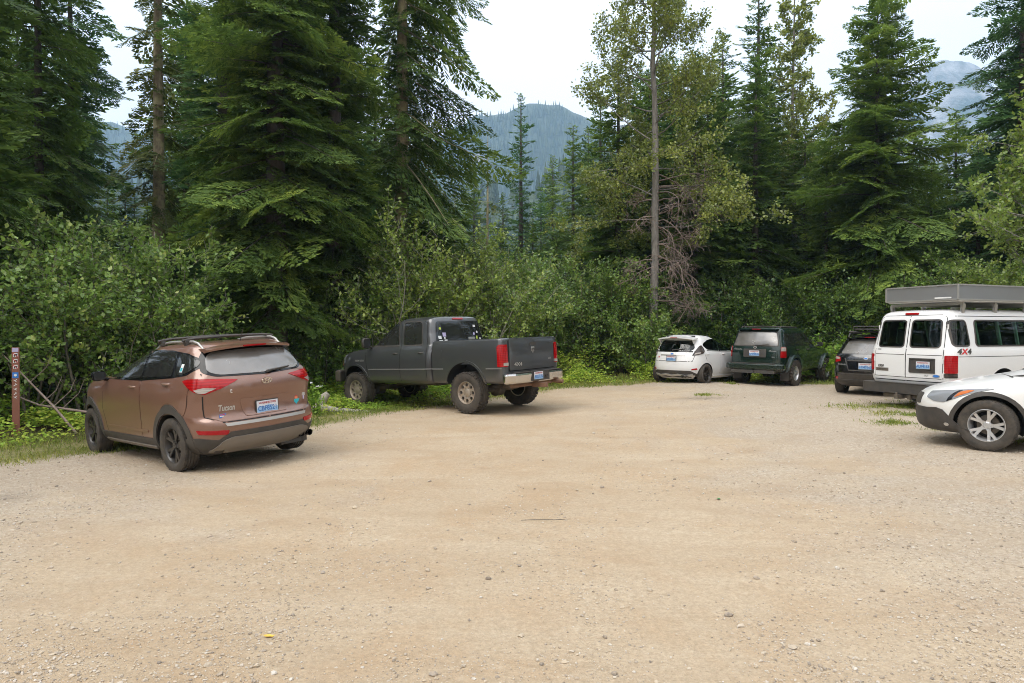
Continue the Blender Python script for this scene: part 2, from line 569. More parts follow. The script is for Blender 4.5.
            if rim and bm.faces:
                be = [e for e in bm.edges if e.is_boundary]
                old = {v: nrm[v] for e in be for v in e.verts}
                r = bmesh.ops.extrude_edge_only(bm, edges=be)
                newv = [g for g in r['geom'] if isinstance(g, bmesh.types.BMVert)]
                # match each new vertex to the nearest old one
                pos = {tuple(round(c, 5) for c in v.co): n for v, n in old.items()}
                for v in newv:
                    n = pos.get(tuple(round(c, 5) for c in v.co))
                    if n is not None: v.co = v.co - n * (off + .004)
            bmesh.ops.recalc_face_normals(bm, faces=bm.faces)
            # face outwards
            base = len(out.verts)
            mp = {}
            for v in bm.verts: mp[v] = out.verts.new(v.co)
            for f in bm.faces:
                try: nf = out.faces.new([mp[v] for v in f.verts])
                except ValueError: continue
                nf.material_index = mi
            bm.free()
        me = bpy.data.meshes.new(name)
        out.to_mesh(me); out.free()
        me.polygons.foreach_set('use_smooth', [True] * len(me.polygons))
        me.set_sharp_from_angle(angle=R_(smooth))
        return link_mesh(name, me, mats, parent or s.root)
    def seam(s, pts, ax='LR', w=.011, name='panel_gap'):
        s.seams = getattr(s, 'seams', []); s.seams.append((ax, strip(pts, w)))
    def finish_seams(s, name='panel_seam'):
        for q in s.seams: s.patch(name, [q], M['dark'], off=.0016, cell=.08, rim=False)
    def decal(s, body, size, mat, axis, at, name='lettering', parent=None, shear=0.0, bold=0.0, sx=1.0, off=.005):
        """lettering that follows the skin"""
        o = text_mesh(body, size, mat, (0, 0, 0), (0, 0, 0), name, parent or s.root, shear, bold, 'CENTER', sx)
        for v in o.data.vertices:
            u, w = v.co.x, v.co.y
            a = at[0] + (-u if axis == 'L' else u); b = at[1] + w
            p, n = s.hit(axis, a, b)
            if p is None: continue
            v.co = p + n * (off + max(0, v.co.z))
        return o
    def inner(s, knots, dw=.05, dy=.06, z0=.9, dz=.06, **kw):
        """the hollow of the cabin, a smaller copy of the skin"""
        zt = knots[-1][0]
        k2 = [(max(z - dz * min(1, max(0, (z - zt + .5) / .4)), z0 + 1e-4 * i), max(w - dw, .05), yr + dy, yf - dy) for i, (z, w, yr, yf) in enumerate(knots) if z >= z0]
        t = Car.__new__(Car); t.loft(k2, **kw)
        mb = MB(); mb.add(t.verts, t.faces); s.cut_mb(mb)
    def cut_side(s, poly, both=True):
        mb = MB(); Tm = Matrix(((0, 0, 1, 0), (1, 0, 0, 0), (0, 1, 0, 0), (0, 0, 0, 1)))
        mb.prism(poly, -1.5, 1.5, Tm); s.cut_mb(mb)
    def cut_rear(s, poly, y0=-3, y1=.2):
        mb = MB(); mb.prism(poly, y0, y1, XZ); s.cut_mb(mb)
    # ---- wheels
    def wheel(s, x, y, r, width, rimr, style, rim_mat, steer=0.0, lugs=0, n=5):
        side = 1 if x > 0 else -1
        h = MB()
        h.lathe([(-.05, .02), (-.05, rimr * .62), (-.02, rimr * .62), (-.02, .02)], 32)      # brake disc
        h.mat(1).lathe([(-width * .34, .02), (-width * .34, rimr * .92), (-width * .32, rimr * .92), (-width * .32, .02)], 32).mat(0)
        h.lathe([(-.05, .002), (-.05, .07), (width * .2, .06), (width * .2, .002)], 20)
        w = h.build('wheel', [M['steel'], M['dark']], s.root, smooth=40)
        w.location = (x, y, r); w.rotation_euler = (0, 0, (0 if side > 0 else PI) + R_(steer))
        t = MB(); hw = width / 2; sw = r - rimr
        prof = [(-hw * .78, rimr - .004), (-hw * .97, rimr + sw * .25), (-hw, rimr + sw * .5), (-hw * .95, rimr + sw * .8), (-hw * .84, r - .006)]
        g = .009
        for q in (-.55, -.2, .2, .55):
            prof += [(hw * (q - .07), r), (hw * (q - .055), r - g), (hw * (q + .055), r - g), (hw * (q + .07), r)]
        prof += [(-a, b) for a, b in prof[4::-1]]
        t.lathe(prof, 56)
        if lugs:
            for k in range(lugs):
                for sg in (-1, 1):
                    Mx = Matrix.Rotation(2 * PI * (k + (.5 if sg > 0 else 0)) / lugs, 4, 'X')
                    t.box((sg * hw * .80, 0, r - .003), (hw * .42, 2 * PI * r / lugs * .52, .022), Mx, (0, sg * .16, .25))
        else:
            for k in range(60):
                for sg in (-1, 1):
                    Mx = Matrix.Rotation(2 * PI * k / 60, 4, 'X')
                    t.box((sg * hw * .74, 0, r - .002), (hw * .26, .013, .007), Mx, (0, sg * .2, 0))
        t.build('tyre', M['rubber'], w, smooth=35)
        m = MB()
        fx = hw * .62
        m.lathe([(hw * .80, rimr + .004), (hw * .82, rimr - .006), (hw * .6, rimr - .022), (-hw * .7, rimr - .035), (-hw * .72, rimr - .01), (hw * .55, rimr)], 56)
        Tm = Matrix(((0, 0, 1, 0), (1, 0, 0, 0), (0, 1, 0, 0), (0, 0, 0, 1)))      # (a, b, h) -> (h, a, b)
        if style == 'holes':
            nh = n
            ro, ri, hr = rimr - .008, rimr * .36, rimr * .155
            for k in range(nh):
                Mx = Matrix.Rotation(2 * PI * k / nh, 4, 'X') @ Tm
                hp = PI / nh
                K = 24
                def outer(a):
                    # ray from hole centre to the sector's edge
                    c = Vector((rimr * .70, 0)); d = Vector((math.cos(a), math.sin(a)))
                    lo, hi = 0, rimr
                    for _ in range(26):
                        mid = (lo + hi) / 2; q = c + d * mid
                        ok = ri < q.length < ro and abs(math.atan2(q.y, q.x)) < hp
                        lo, hi = (mid, hi) if ok else (lo, mid)
                    return c + d * lo
                vs = []; fs = []
                for j in range(K):
                    a = 2 * PI * j / K
                    o = outer(a); i_ = Vector((rimr * .70 + hr * math.cos(a), hr * math.sin(a)))
                    vs += [(o.x, o.y, fx - .012), (i_.x, i_.y, fx - .004), (i_.x, i_.y, fx - .06)]
                for j in range(K):
                    j2 = (j + 1) % K
                    fs += [(3 * j, 3 * j2, 3 * j2 + 1, 3 * j + 1), (3 * j + 1, 3 * j2 + 1, 3 * j2 + 2, 3 * j + 2)]
                m.add(vs, fs, Mx)
            m.lathe([(fx - .03, .002), (fx + .012, .002), (fx + .008, rimr * .22), (fx - .008, rimr * .37), (fx - .03, rimr * .37)], 32)
        else:
            twin = style == 'twin'
            for k in range(n):
                for q in ((-1, 1) if twin else (0,)):
                    Mx = Matrix.Rotation(2 * PI * k / n + q * (.20 if twin else 0), 4, 'X') @ Tm
                    wi, wo = (.040, .040) if twin else (.036, .05)
                    if style == 'thin': wi, wo = .02, .022
                    if style == 'wide': wi, wo = .05, .085
                    r0, r1 = rimr * .16, rimr - .012
                    sk = -q * .022
                    vs = [(r0, -wi / 2 + sk, fx - .03), (r0, wi / 2 + sk, fx - .03), (r1, wo / 2, fx - .03), (r1, -wo / 2, fx - .03),
                          (r0, -wi / 2 + sk, fx - .012), (r0, wi / 2 + sk, fx - .012), (r1, wo / 2, fx + .006), (r1, -wo / 2, fx + .006)]
                    fs = [(0, 3, 2, 1), (4, 5, 6, 7), (0, 1, 5, 4), (1, 2, 6, 5), (2, 3, 7, 6), (3, 0, 4, 7)]
                    m.add(vs, fs, Mx)
            m.lathe([(fx - .04, .002), (fx, .002), (fx - .002, rimr * .17), (fx - .014, rimr * .24), (fx - .04, rimr * .24)], 28)
        for k in range(5):
            Mx = Matrix.Rotation(2 * PI * k / 5 + .3, 4, 'X')
            m.box((fx - .004, 0, rimr * .2), (.02, .016, .016), Mx)
        m.build('rim', rim_mat, w, smooth=30)
        return w
    # ---- small fittings
    def text(s, body, size, mat, loc, face='B', name='lettering', parent=None, tilt=0.0, shear=0.0, bold=.0, align='CENTER', sx=1.0):
        rot = {'B': (PI / 2 - tilt, 0, 0), 'L': (PI / 2, 0, -PI / 2), 'R': (PI / 2, 0, PI / 2)}[face]
        return text_mesh(body, size, mat, loc, rot, name, parent or s.root, shear, bold, align, sx)
    def plate_at(s, number, x, z, tilt=0.0, parent=None, out=.016):
        y = min(s.hit('B', x + dx, z + dz)[0].y + tilt * 0 for dx in (-.14, 0, .14) for dz in (-.07, 0, .07))
        zz = s.hit('B', x, z)[0].z
        return s.plate(number, (x, y - out, zz), tilt, parent)
    def plate(s, number, loc, tilt=0.0, parent=None):
        """state licence plate: white with a blue mountain band, red name bar, dark frame"""
        mb = MB()
        mb.mat(0).box((0, .006, 0), (.33, .012, .178))
        mb.mat(1).box((0, -.001, 0), (.305, .004, .152))
        mb.mat(2).prism([(-.15, -.074), (.15, -.074), (.15, -.012), (.09, -.02), (.02, .028), (-.04, -.004), (-.09, .004), (-.15, -.018)], -.0045, -.0035,
                        Matrix(((1, 0, 0, 0), (0, 0, 1, 0), (0, 1, 0, 0), (0, 0, 0, 1))))
        o = mb.build('licence_plate', [M['black_plastic'], M['plate_white'], M['plate_sky']], parent or s.root)
        o.location = loc; o.rotation_euler = (-tilt, 0, 0)
        text_mesh(number, .088, M['plate_blue'], (0, -.0055, -.026), (PI / 2, 0, 0), 'plate_number', o, 0, .002, 'CENTER', .86)
        text_mesh('WASHINGTON', .036, M['plate_red'], (0, -.0055, .048), (PI / 2, 0, 0), 'plate_state_name', o, 0, .001, 'CENTER', 1)
        return o
    def mirror(s, y, z, mats, size=(.2, .13, .15), x=.98, stalk=.1):
        for sg in (-1, 1):
            mb = MB()
            vs = []; fs = []
            nu, nv = 12, 10
            for i in range(nv + 1):
                ph = PI * i / nv
                for j in range(nu):
                    a = 2 * PI * j / nu
                    px = math.copysign(abs(math.sin(ph) * math.cos(a)) ** .6, math.cos(a)) * size[0] / 2
                    pz = math.copysign(abs(math.sin(ph) * math.sin(a)) ** .6, math.sin(a)) * size[2] / 2
                    py = math.cos(ph) * size[1] / 2
                    py = py if py > 0 else max(py, -size[1] * .28)
                    vs.append((px, py, pz))
            for i in range(nv):
                for j in range(nu):
                    fs.append((i * nu + j, i * nu + (j + 1) % nu, (i + 1) * nu + (j + 1) % nu, (i + 1) * nu + j))
            mb.add(vs, fs)
            mb.tube([(-sg * (size[0] / 2 - .03), 0, -size[2] * .3), (-sg * (size[0] / 2 + stalk), .02, -size[2] * .5)], .028, 8)
            o = mb.build('side_mirror', mats[0], s.root, smooth=50)
            o.location = (sg * x, y, z)
            g = MB(); g.prism(round_poly([(-size[0] * .4, -size[2] * .38), (size[0] * .4, -size[2] * .38), (size[0] * .4, size[2] * .38), (-size[0] * .4, size[2] * .38)], .03), 0, .004,
                              Matrix(((1, 0, 0, 0), (0, 0, -1, -size[1] * .285), (0, 1, 0, 0), (0, 0, 0, 1))))
            g.build('mirror_glass', M['glass'], o)
    def handle(s, y, z, mat, parent=None, length=.2, both=True, parents=None):
        for sg in ((-1, 1) if both else (-1,)):
            p, n = s.hit('L' if sg < 0 else 'R', y, z)
            mb = MB()
            mb.tube([(sg * -.012, -length / 2, 0), (sg * .022, -length / 2 + .03, 0), (sg * .026, 0, 0), (sg * .022, length / 2 - .03, 0), (sg * -.012, length / 2, 0)], [.012, .015, .017, .015, .012], 8)
            pr = parents[0 if sg < 0 else 1] if parents else s.root
            mb.build('handle', mat, pr, smooth=60).location = p

def text_mesh(body, size, mat, loc, rot, name, parent, shear=0.0, bold=0.0, align='CENTER', sx=1.0):
    cu = bpy.data.curves.new(name, 'FONT')
    cu.body = body; cu.size = size; cu.align_x = align; cu.align_y = 'CENTER'; cu.shear = shear; cu.offset = bold; cu.extrude = .0012; cu.resolution_u = 3
    to = bpy.data.objects.new('text_tmp', cu); COL.objects.link(to)
    bpy.context.view_layer.update()
    me = bpy.data.meshes.new_from_object(to.evaluated_get(bpy.context.evaluated_depsgraph_get()))
    bpy.data.objects.remove(to); bpy.data.curves.remove(cu)
    me.name = name
    if sx != 1.0:
        for v in me.vertices: v.co.x *= sx
    me.materials.clear()
    o = link_mesh(name, me, mat, parent)
    o.location = loc; o.rotation_euler = rot
    return o

XZ = Matrix(((1, 0, 0, 0), (0, 0, 1, 0), (0, 1, 0, 0), (0, 0, 0, 1)))      # poly (x, z), height along y

def interior(car, x, y0, y1, z0, z1, rows):
    """seats and a floor inside a hollow body"""
    mb = MB()
    for y in rows:
        for sx in (-x * .5, x * .5):
            mb.box((sx, y, z0 + .28), (x * .8, .5, .16)); mb.box((sx, y - .28, z0 + .62), (x * .78, .14, .66), rot=(.2, 0, 0))
            mb.box((sx, y - .38, z0 + 1.02), (x * .35, .1, .16))
    return mb.build('seats', M['seat'], car.root, bevel=.03)
# ------------------------------------------------------------------ 1  brown crossover
def build_crossover():
    c = Car('parked_suv', 'bronze brown compact suv with roof bars and black wheels, parked nose into the left verge', 'suv', 'vehicles parked round the gravel lot')
    WB = 2.67; r = .36
    c.zm = ([0, .20, .27, .42, .8, .93, 1.10, 1.30, 1.54, 1.64, 3], [.03, .25, .31, .43, .815, 1.04, 1.24, 1.41, 1.588, 1.68, 3])
    pm = paint('brown_paint', (.172, .088, .060), metal=.25, rough=.28, dust=.22, flake=True, coat=.8)
    c.loft([(.20, .78, -.66, 3.34), (.27, .86, -.76, 3.46), (.36, .895, -.83, 3.54), (.48, .912, -.865, 3.575), (.60, .915, -.885, 3.58), (.66, .918, -.872, 3.58), (.74, .922, -.80, 3.57), (.86, .922, -.805, 3.545),
            (.93, .915, -.845, 3.47), (1.00, .90, -.845, 3.30), (1.06, .882, -.81, 2.80), (1.10, .865, -.775, 2.36), (1.16, .842, -.73, 2.18), (1.30, .79, -.64, 1.90),
            (1.44, .74, -.535, 1.56), (1.54, .695, -.455, 1.28), (1.59, .65, -.41, 1.05), (1.625, .55, -.31, .78), (1.640, .38, -.05, .5)],
           nr=(8.5, 7), nf=(5, 5), br=(.17, .14), bf=(.32, .34), tr=(.035, .05), tf=(.05, .10))
    for y in (0, WB):
        for sg in (-1, 1): c.cut_cyl(y, r, .415, sg * .58, sg * 1.2)
    c.finish_body([pm, M['dark']])
    # glass and black surrounds
    front = [(1.98, 1.075), (1.92, 1.14), (1.50, 1.43), (1.24, 1.51), (.88, 1.535), (.84, 1.09)]
    rear = [(.78, 1.09), (.80, 1.525), (.30, 1.52), (.02, 1.50), (-.02, 1.13)]
    quarter = [(-.08, 1.13), (-.04, 1.495), (-.22, 1.455), (-.44, 1.34), (-.46, 1.27), (-.34, 1.165)]
    c.patch('window_surround', [('LR', round_poly([(2.10, 1.055), (2.04, 1.12), (1.54, 1.45), (1.25, 1.535), (.8, 1.55), (.2, 1.54), (-.2, 1.485), (-.48, 1.36), (-.50, 1.25), (-.36, 1.14), (-.05, 1.10), (.8, 1.06)], .03))], M['gloss_black'], off=.004)
    doors = []
    for ax in 'LR':
        d1 = c.patch('door', [(ax, round_poly([(1.98, .42), (2.12, .75), (2.06, 1.045), (.82, 1.05), (.84, .42)], .06))], pm, off=.006)
        d2 = c.patch('door', [(ax, round_poly([(.82, .42), (.80, 1.05), (-.06, 1.09), (-.38, 1.13), (-.46, 1.0), (-.40, .84)] + arc(0, r, .50, 130, 25, 10) + [(.52, .42)], .02))], pm, off=.006)
        doors.append((d1, d2))
        for d, poly in ((d1, front), (d2, rear)):
            c.patch('window', [(ax, round_poly(poly, .045))], M['glass'], d, off=.009)
        c.patch('quarter_window', [(ax, round_poly(quarter, .06))], M['glass'], off=.009)
    c.handle(1.06, .985, pm, parents=[doors[0][0], doors[1][0]])
    c.handle(.08, 1.035, pm, parents=[doors[0][1], doors[1][1]])
    c.patch('door_moulding', [('LR', strip([(1.95, .50), (.62, .50)], .03))], pm, off=.016)
    c.seam([(2.0, .40), (2.135, .75), (2.08, 1.05)]); c.seam([(.83, .40), (.81, 1.06)]); c.seam([(-.47, 1.0), (-.395, .83)] )
    c.seam([(-.39, 1.13), (-.475, 1.0)])
    c.seam([(3.42, .93), (2.9, 1.03), (2.3, 1.07)])
    # rear
    tail = round_poly([(-.72, 1.17), (-.60, 1.105), (0, 1.085), (.60, 1.105), (.72, 1.17), (.655, 1.40), (.57, 1.535), (0, 1.56), (-.57, 1.535), (-.655, 1.40)], .05)
    gate = c.patch('tailgate', [('B', round_poly([(-.745, .735), (-.60, .665), (.60, .665), (.745, .735), (.76, .95), (.70, 1.14), (.6, 1.09), (0, 1.07), (-.6, 1.09), (-.70, 1.14), (-.76, .95)], .03))], pm, off=.006, cell=.04)
    c.patch('rear_window_border', [('B', tail)], M['gloss_black'], off=.005, cell=.04)
    rw = c.patch('rear_window', [('B', round_poly([(-.66, 1.185), (-.56, 1.125), (0, 1.108), (.56, 1.125), (.66, 1.185), (.60, 1.39), (.52, 1.485), (0, 1.505), (-.52, 1.485), (-.60, 1.39)], .06))], M['glass_sky'], gate, off=.009, cell=.04)
    rw['label'] = 'dusty rear window reflecting the pale sky'
    c.seam([(-.60, .655), (.60, .655)], 'B'); c.seam([(-.60, .655), (-.755, .73), (-.77, .95), (-.72, 1.16)], 'B'); c.seam([(.60, .655), (.755, .73), (.77, .95), (.72, 1.16)], 'B')
    # wiper
    mb = MB(); p0, _ = c.hit('B', .06, 1.115); p1, _ = c.hit('B', .43, 1.16)
    mb.tube([p0 + Vector((0, -.02, 0)), p0 + Vector((0, -.045, .01)), p1 + Vector((0, -.03, 0))], [.02, .016, .009], 6); mb.build('wiper', M['black_plastic'], gate, smooth=50)
    # spoiler over the glass
    mb = MB()
    prof = []
    vs = []; fs = []
    NXS = 21
    for i in range(NXS):
        t = -1 + 2 * i / (NXS - 1); x = .60 * t; k = t * t
        yb = -.62 + .12 * k; zt = 1.630 - .045 * k
        vs += [(x, -.28, zt + .024 - .012 * k), (x, -.45, zt + .016), (x, yb, zt - .004), (x, yb + .005, zt - .03), (x, -.43, zt - .045)]
    for i in range(NXS - 1):
        for j in range(5):
            j2 = (j + 1) % 5
            fs.append((i * 5 + j, i * 5 + j2, (i + 1) * 5 + j2, (i + 1) * 5 + j))
    fs += [(0, 1, 2, 3, 4), tuple((NXS - 1) * 5 + j for j in (4, 3, 2, 1, 0))]
    sp = mb.add(vs, fs).build('roof_spoiler', pm, c.root, smooth=35)
    mb = MB(); mb.box((0, -.617, 1.610), (.32, .02, .020)); mb.build('high_brake_light', M['red'], sp)
    # lamps
    tl_s = [(-.80, .90), (-.50, .965), (-.36, 1.04), (-.48, 1.05), (-.80, 1.06)]
    for sg, ax in ((-1, 'L'), (1, 'R')):
        P = lambda pl: [(sg * p[0], p[1]) for p in pl]
        t = c.patch('taillight', [('W', P(round_poly([(.36, 1.055), (.60, 1.078), (.84, 1.09), (1.0, 1.09), (1.10, 1.07), (1.03, 1.0), (.92, .95), (.78, .925), (.60, .975)], .02)))], M['red'], off=.012, cell=.03)
        c.patch('reversing_lens', [('W', P(round_poly([(.64, .985), (.80, .995), (.93, .975), (.88, .945), (.79, .935)], .015)))], M['white_lens'], t, off=.017, cell=.03)
        c.patch('reflector', [('W', P(round_poly([(.56, .50), (.92, .525), (.96, .575), (.54, .555)], .015)))], M['red_plain'], off=.010, cell=.03)
        c.patch('headlight', [('F', P([(.42, .92), (.84, .98), (.86, .88), (.44, .85)])), (ax, [(3.1, .99), (3.34, .96), (3.30, .88), (3.1, .93)])], M['lamp'], off=.008, cell=.03)
    c.patch('grille', [('F', round_poly([(-.4, .95), (.4, .95), (.36, .62), (.25, .5), (-.25, .5), (-.36, .62)], .04))], M['black_plastic'], off=.01)
    c.patch('windscreen', [('F', round_poly([(-.70, 1.13), (.70, 1.13), (.54, 1.53), (-.54, 1.53)], .05))], M['glass'], off=.006)
    # plastic cladding
    gp = M['grey_plastic']
    for y in (0, WB):
        a = (-8, 188)
        c.patch('wheel_arch_trim', [('LR', ring_poly(y, r, .412, .492, -14 if y == 0 else -22, 200 if y == 0 else 196))], gp, off=.016, cell=.05)
    c.patch('sill_trim', [('LR', [(.42, .25), (.44, .405), (2.26, .405), (2.24, .25)])], gp, off=.014)
    c.patch('sill_step', [('LR', round_poly([(.50, .235), (.50, .285), (2.15, .285), (2.15, .235)], .02))], M['skid'], off=.03)
    c.patch('bumper_cladding', [('W', [(-1.30, .21), (1.30, .21), (1.30, .42), (1.10, .47), (.90, .475), (.66, .44), (.52, .53), (-.52, .53), (-.66, .44), (-.90, .475), (-1.10, .47), (-1.30, .42)])], gp, off=.012)
    c.patch('skid_plate', [('B', round_poly([(-.72, .27), (-.56, .24), (.56, .24), (.72, .27), (.60, .43), (.50, .465), (-.50, .465), (-.60, .43)], .03))], M['skid'], off=.03)
    c.patch('bumper_step', [('B', [(-.56, .605), (.56, .605), (.58, .640), (-.58, .640)])], M['silver'], off=.012)
    c.patch('plate_recess', [('B', round_poly([(-.30, .69), (.30, .69), (.36, .87), (-.36, .87)], .03))], pm, off=.012)
    mb = MB(); p, _ = c.hit('B', .63, .30)
    for dx in (-.065, .065): mb.lathe([(-.06, .045), (.06, .045), (.06, .038), (-.06, .038)], 16, Matrix.Translation((.60 + dx, -.70, .33)) @ Matrix.Rotation(PI / 2, 4, 'Z'))
    mb.build('exhaust_tip', M['gloss_black'], c.root, smooth=40)
    c.plate_at('CBF8521', 0, .785, .0)
    # emblem: slanted letter in an oval
    p, _ = c.hit('B', 0, 1.005)
    e = MB()
    K = 28
    vs = []; fs = []
    for k in range(K):
        a = 2 * PI * k / K
        for (rx, rz, d) in ((.072, .042, 0), (.060, .032, 0), (.060, .032, .012), (.072, .042, .012)):
            vs.append((rx * math.cos(a), d, rz * math.sin(a)))
    for k in range(K):
        k2 = (k + 1) % K
        for j in range(4): fs.append((4 * k + j, 4 * k + (j + 1) % 4, 4 * k2 + (j + 1) % 4, 4 * k2 + j))
    e.add(vs, fs)
    e.prism([(-.040, -.024), (-.026, -.030), (-.012, .028), (-.024, .030)], 0, .01, XZ)
    e.prism([(.012, -.028), (.024, -.030), (.040, .024), (.026, .030)], 0, .01, XZ)
    e.prism([(-.028, -.006), (.026, -.004), (.030, .006), (-.024, .006)], 0, .01, XZ)
    eo = e.build('emblem', M['chrome'], c.root); eo.location = (0, p.y - .022, 1.14); eo.rotation_euler = (.25, 0, 0)
    p, _ = c.hit('B', -.55, .80)
    c.decal('Tucson', .065, M['silver'], 'B', (-.52, .815), 'model_lettering', shear=.2, bold=.002, off=.009)
    p, _ = c.hit('B', -.5, .9)
    c.decal('E', .05, M['white'], 'B', (-.47, .94), 'trim_lettering', off=.009)
    # stickers
    def sticker(x, z, items):
        p, _ = c.hit('B', x, z)
        mb = MB(); ms = []
        for i, (pl, mt) in enumerate(items):
            mb.mat(i).prism(pl, -.001 * i - .002, -.001 * i, XZ); ms.append(mt)
        o = mb.build('sticker', ms, c.root); o.location = (x, p.y - .011, p.z); return o
    sticker(-.56, .735, [([(-.06, -.025), (.06, -.02), (.06, .025), (-.06, .02)], M['blue_print']), ([(-.055, -.012), (.055, -.02), (.055, -.004), (-.055, .004)], M['white']), ([(-.055, .006), (.01, .008), (.01, .018), (-.055, .016)], M['red_print'])])
    sticker(.48, .80, [([(-.035, -.02), (0, -.06), (.035, -.02), (.05, .01), (0, .012), (-.05, .01)], M['teal_print']), ([(-.022, .015), (.022, .015), (.022, .045), (-.022, .045)], M['orange_print']), ([(-.015, .045), (.015, .045), (0, .065)], M['red_print'])])
    sticker(.62, .83, [([(-.03, -.01), (.03, -.01), (.03, .03), (-.03, .03)], M['silver']), ([(-.008, -.06), (.012, -.06), (.012, -.012), (-.008, -.012)], M['lilac_print'])])
    p, _ = c.hit('L', -.22, 1.25)
    mb = MB(); mb.mat(0).box((0, 0, 0), (.003, .07, .11)); mb.mat(1).box((-.002, 0, -.02), (.002, .05, .05))
    o = mb.build('window_sticker', [M['white'], M['teal_print']], c.root); o.location = p + Vector((-.014, 0, 0)); o.rotation_euler = (0, .42, 0)
    # roof rails, crossbars, aerial
    for sg in (-1, 1):
        mb = MB()
        pts = []
        for i in range(13):
            t = i / 12; y = 1.05 - 1.38 * t
            x = sg * (.555 + .02 * math.sin(PI * t)); p, _ = c.hit('T', x, y)
            h = .030 * min(1, 6 * t, 6 * (1 - t)); pts.append((p.x, y, p.z + h + .004))
        mb.tube(pts, [.014] + [.018] * 11 + [.014], 8); mb.build('roof_rail', M['silver'], c.root, smooth=60)
    for y in (.72, .02):
        mb = MB()
        mb.tube([(-.66, y, 1.712), (-.5, y, 1.734), (0, y, 1.744), (.5, y, 1.734), (.66, y, 1.712)], .019, 8)
        for sg in (-1, 1): mb.box((sg * .60, y, 1.688), (.06, .07, .08), rot=(0, sg * .2, 0))
        mb.build('roof_crossbar', M['black_plastic'], c.root, smooth=45)
    mb = MB(); mb.tube([(0, -.24, 1.65), (0, -.27, 1.69), (0, -.36, 1.84)], [.02, .006, .004], 6); mb.box((0, -.24, 1.655), (.06, .09, .02)); mb.build('aerial', M['black_plastic'], c.root, smooth=50)
    c.mirror(1.96, 1.245, [M['gloss_black']], x=1.0, stalk=.06)
    mb = MB(); mb.box((0, 1.3, .24), (1.2, 3.2, .1)); mb.tube([(-.7, 0, .33), (.7, 0, .33)], .05); mb.box((.45, -.55, .3), (.4, .3, .16)); mb.build('underbody', M['black_plastic'], c.root)
    c.finish_seams()
    for (x, y) in ((-.80, 0), (.80, 0), (-.80, WB), (.80, WB)):
        c.wheel(x, y, r, .225, .235, 'twin', M['rim_black'], n=5, steer=-4 if y else 0)
    c.place((-4.50, 9.12), (-.90, 0), -51, [(-.8, 0), (.8, 0), (-.8, WB), (.8, WB)], roll=.035); rescale(c, 1.025)
    return c

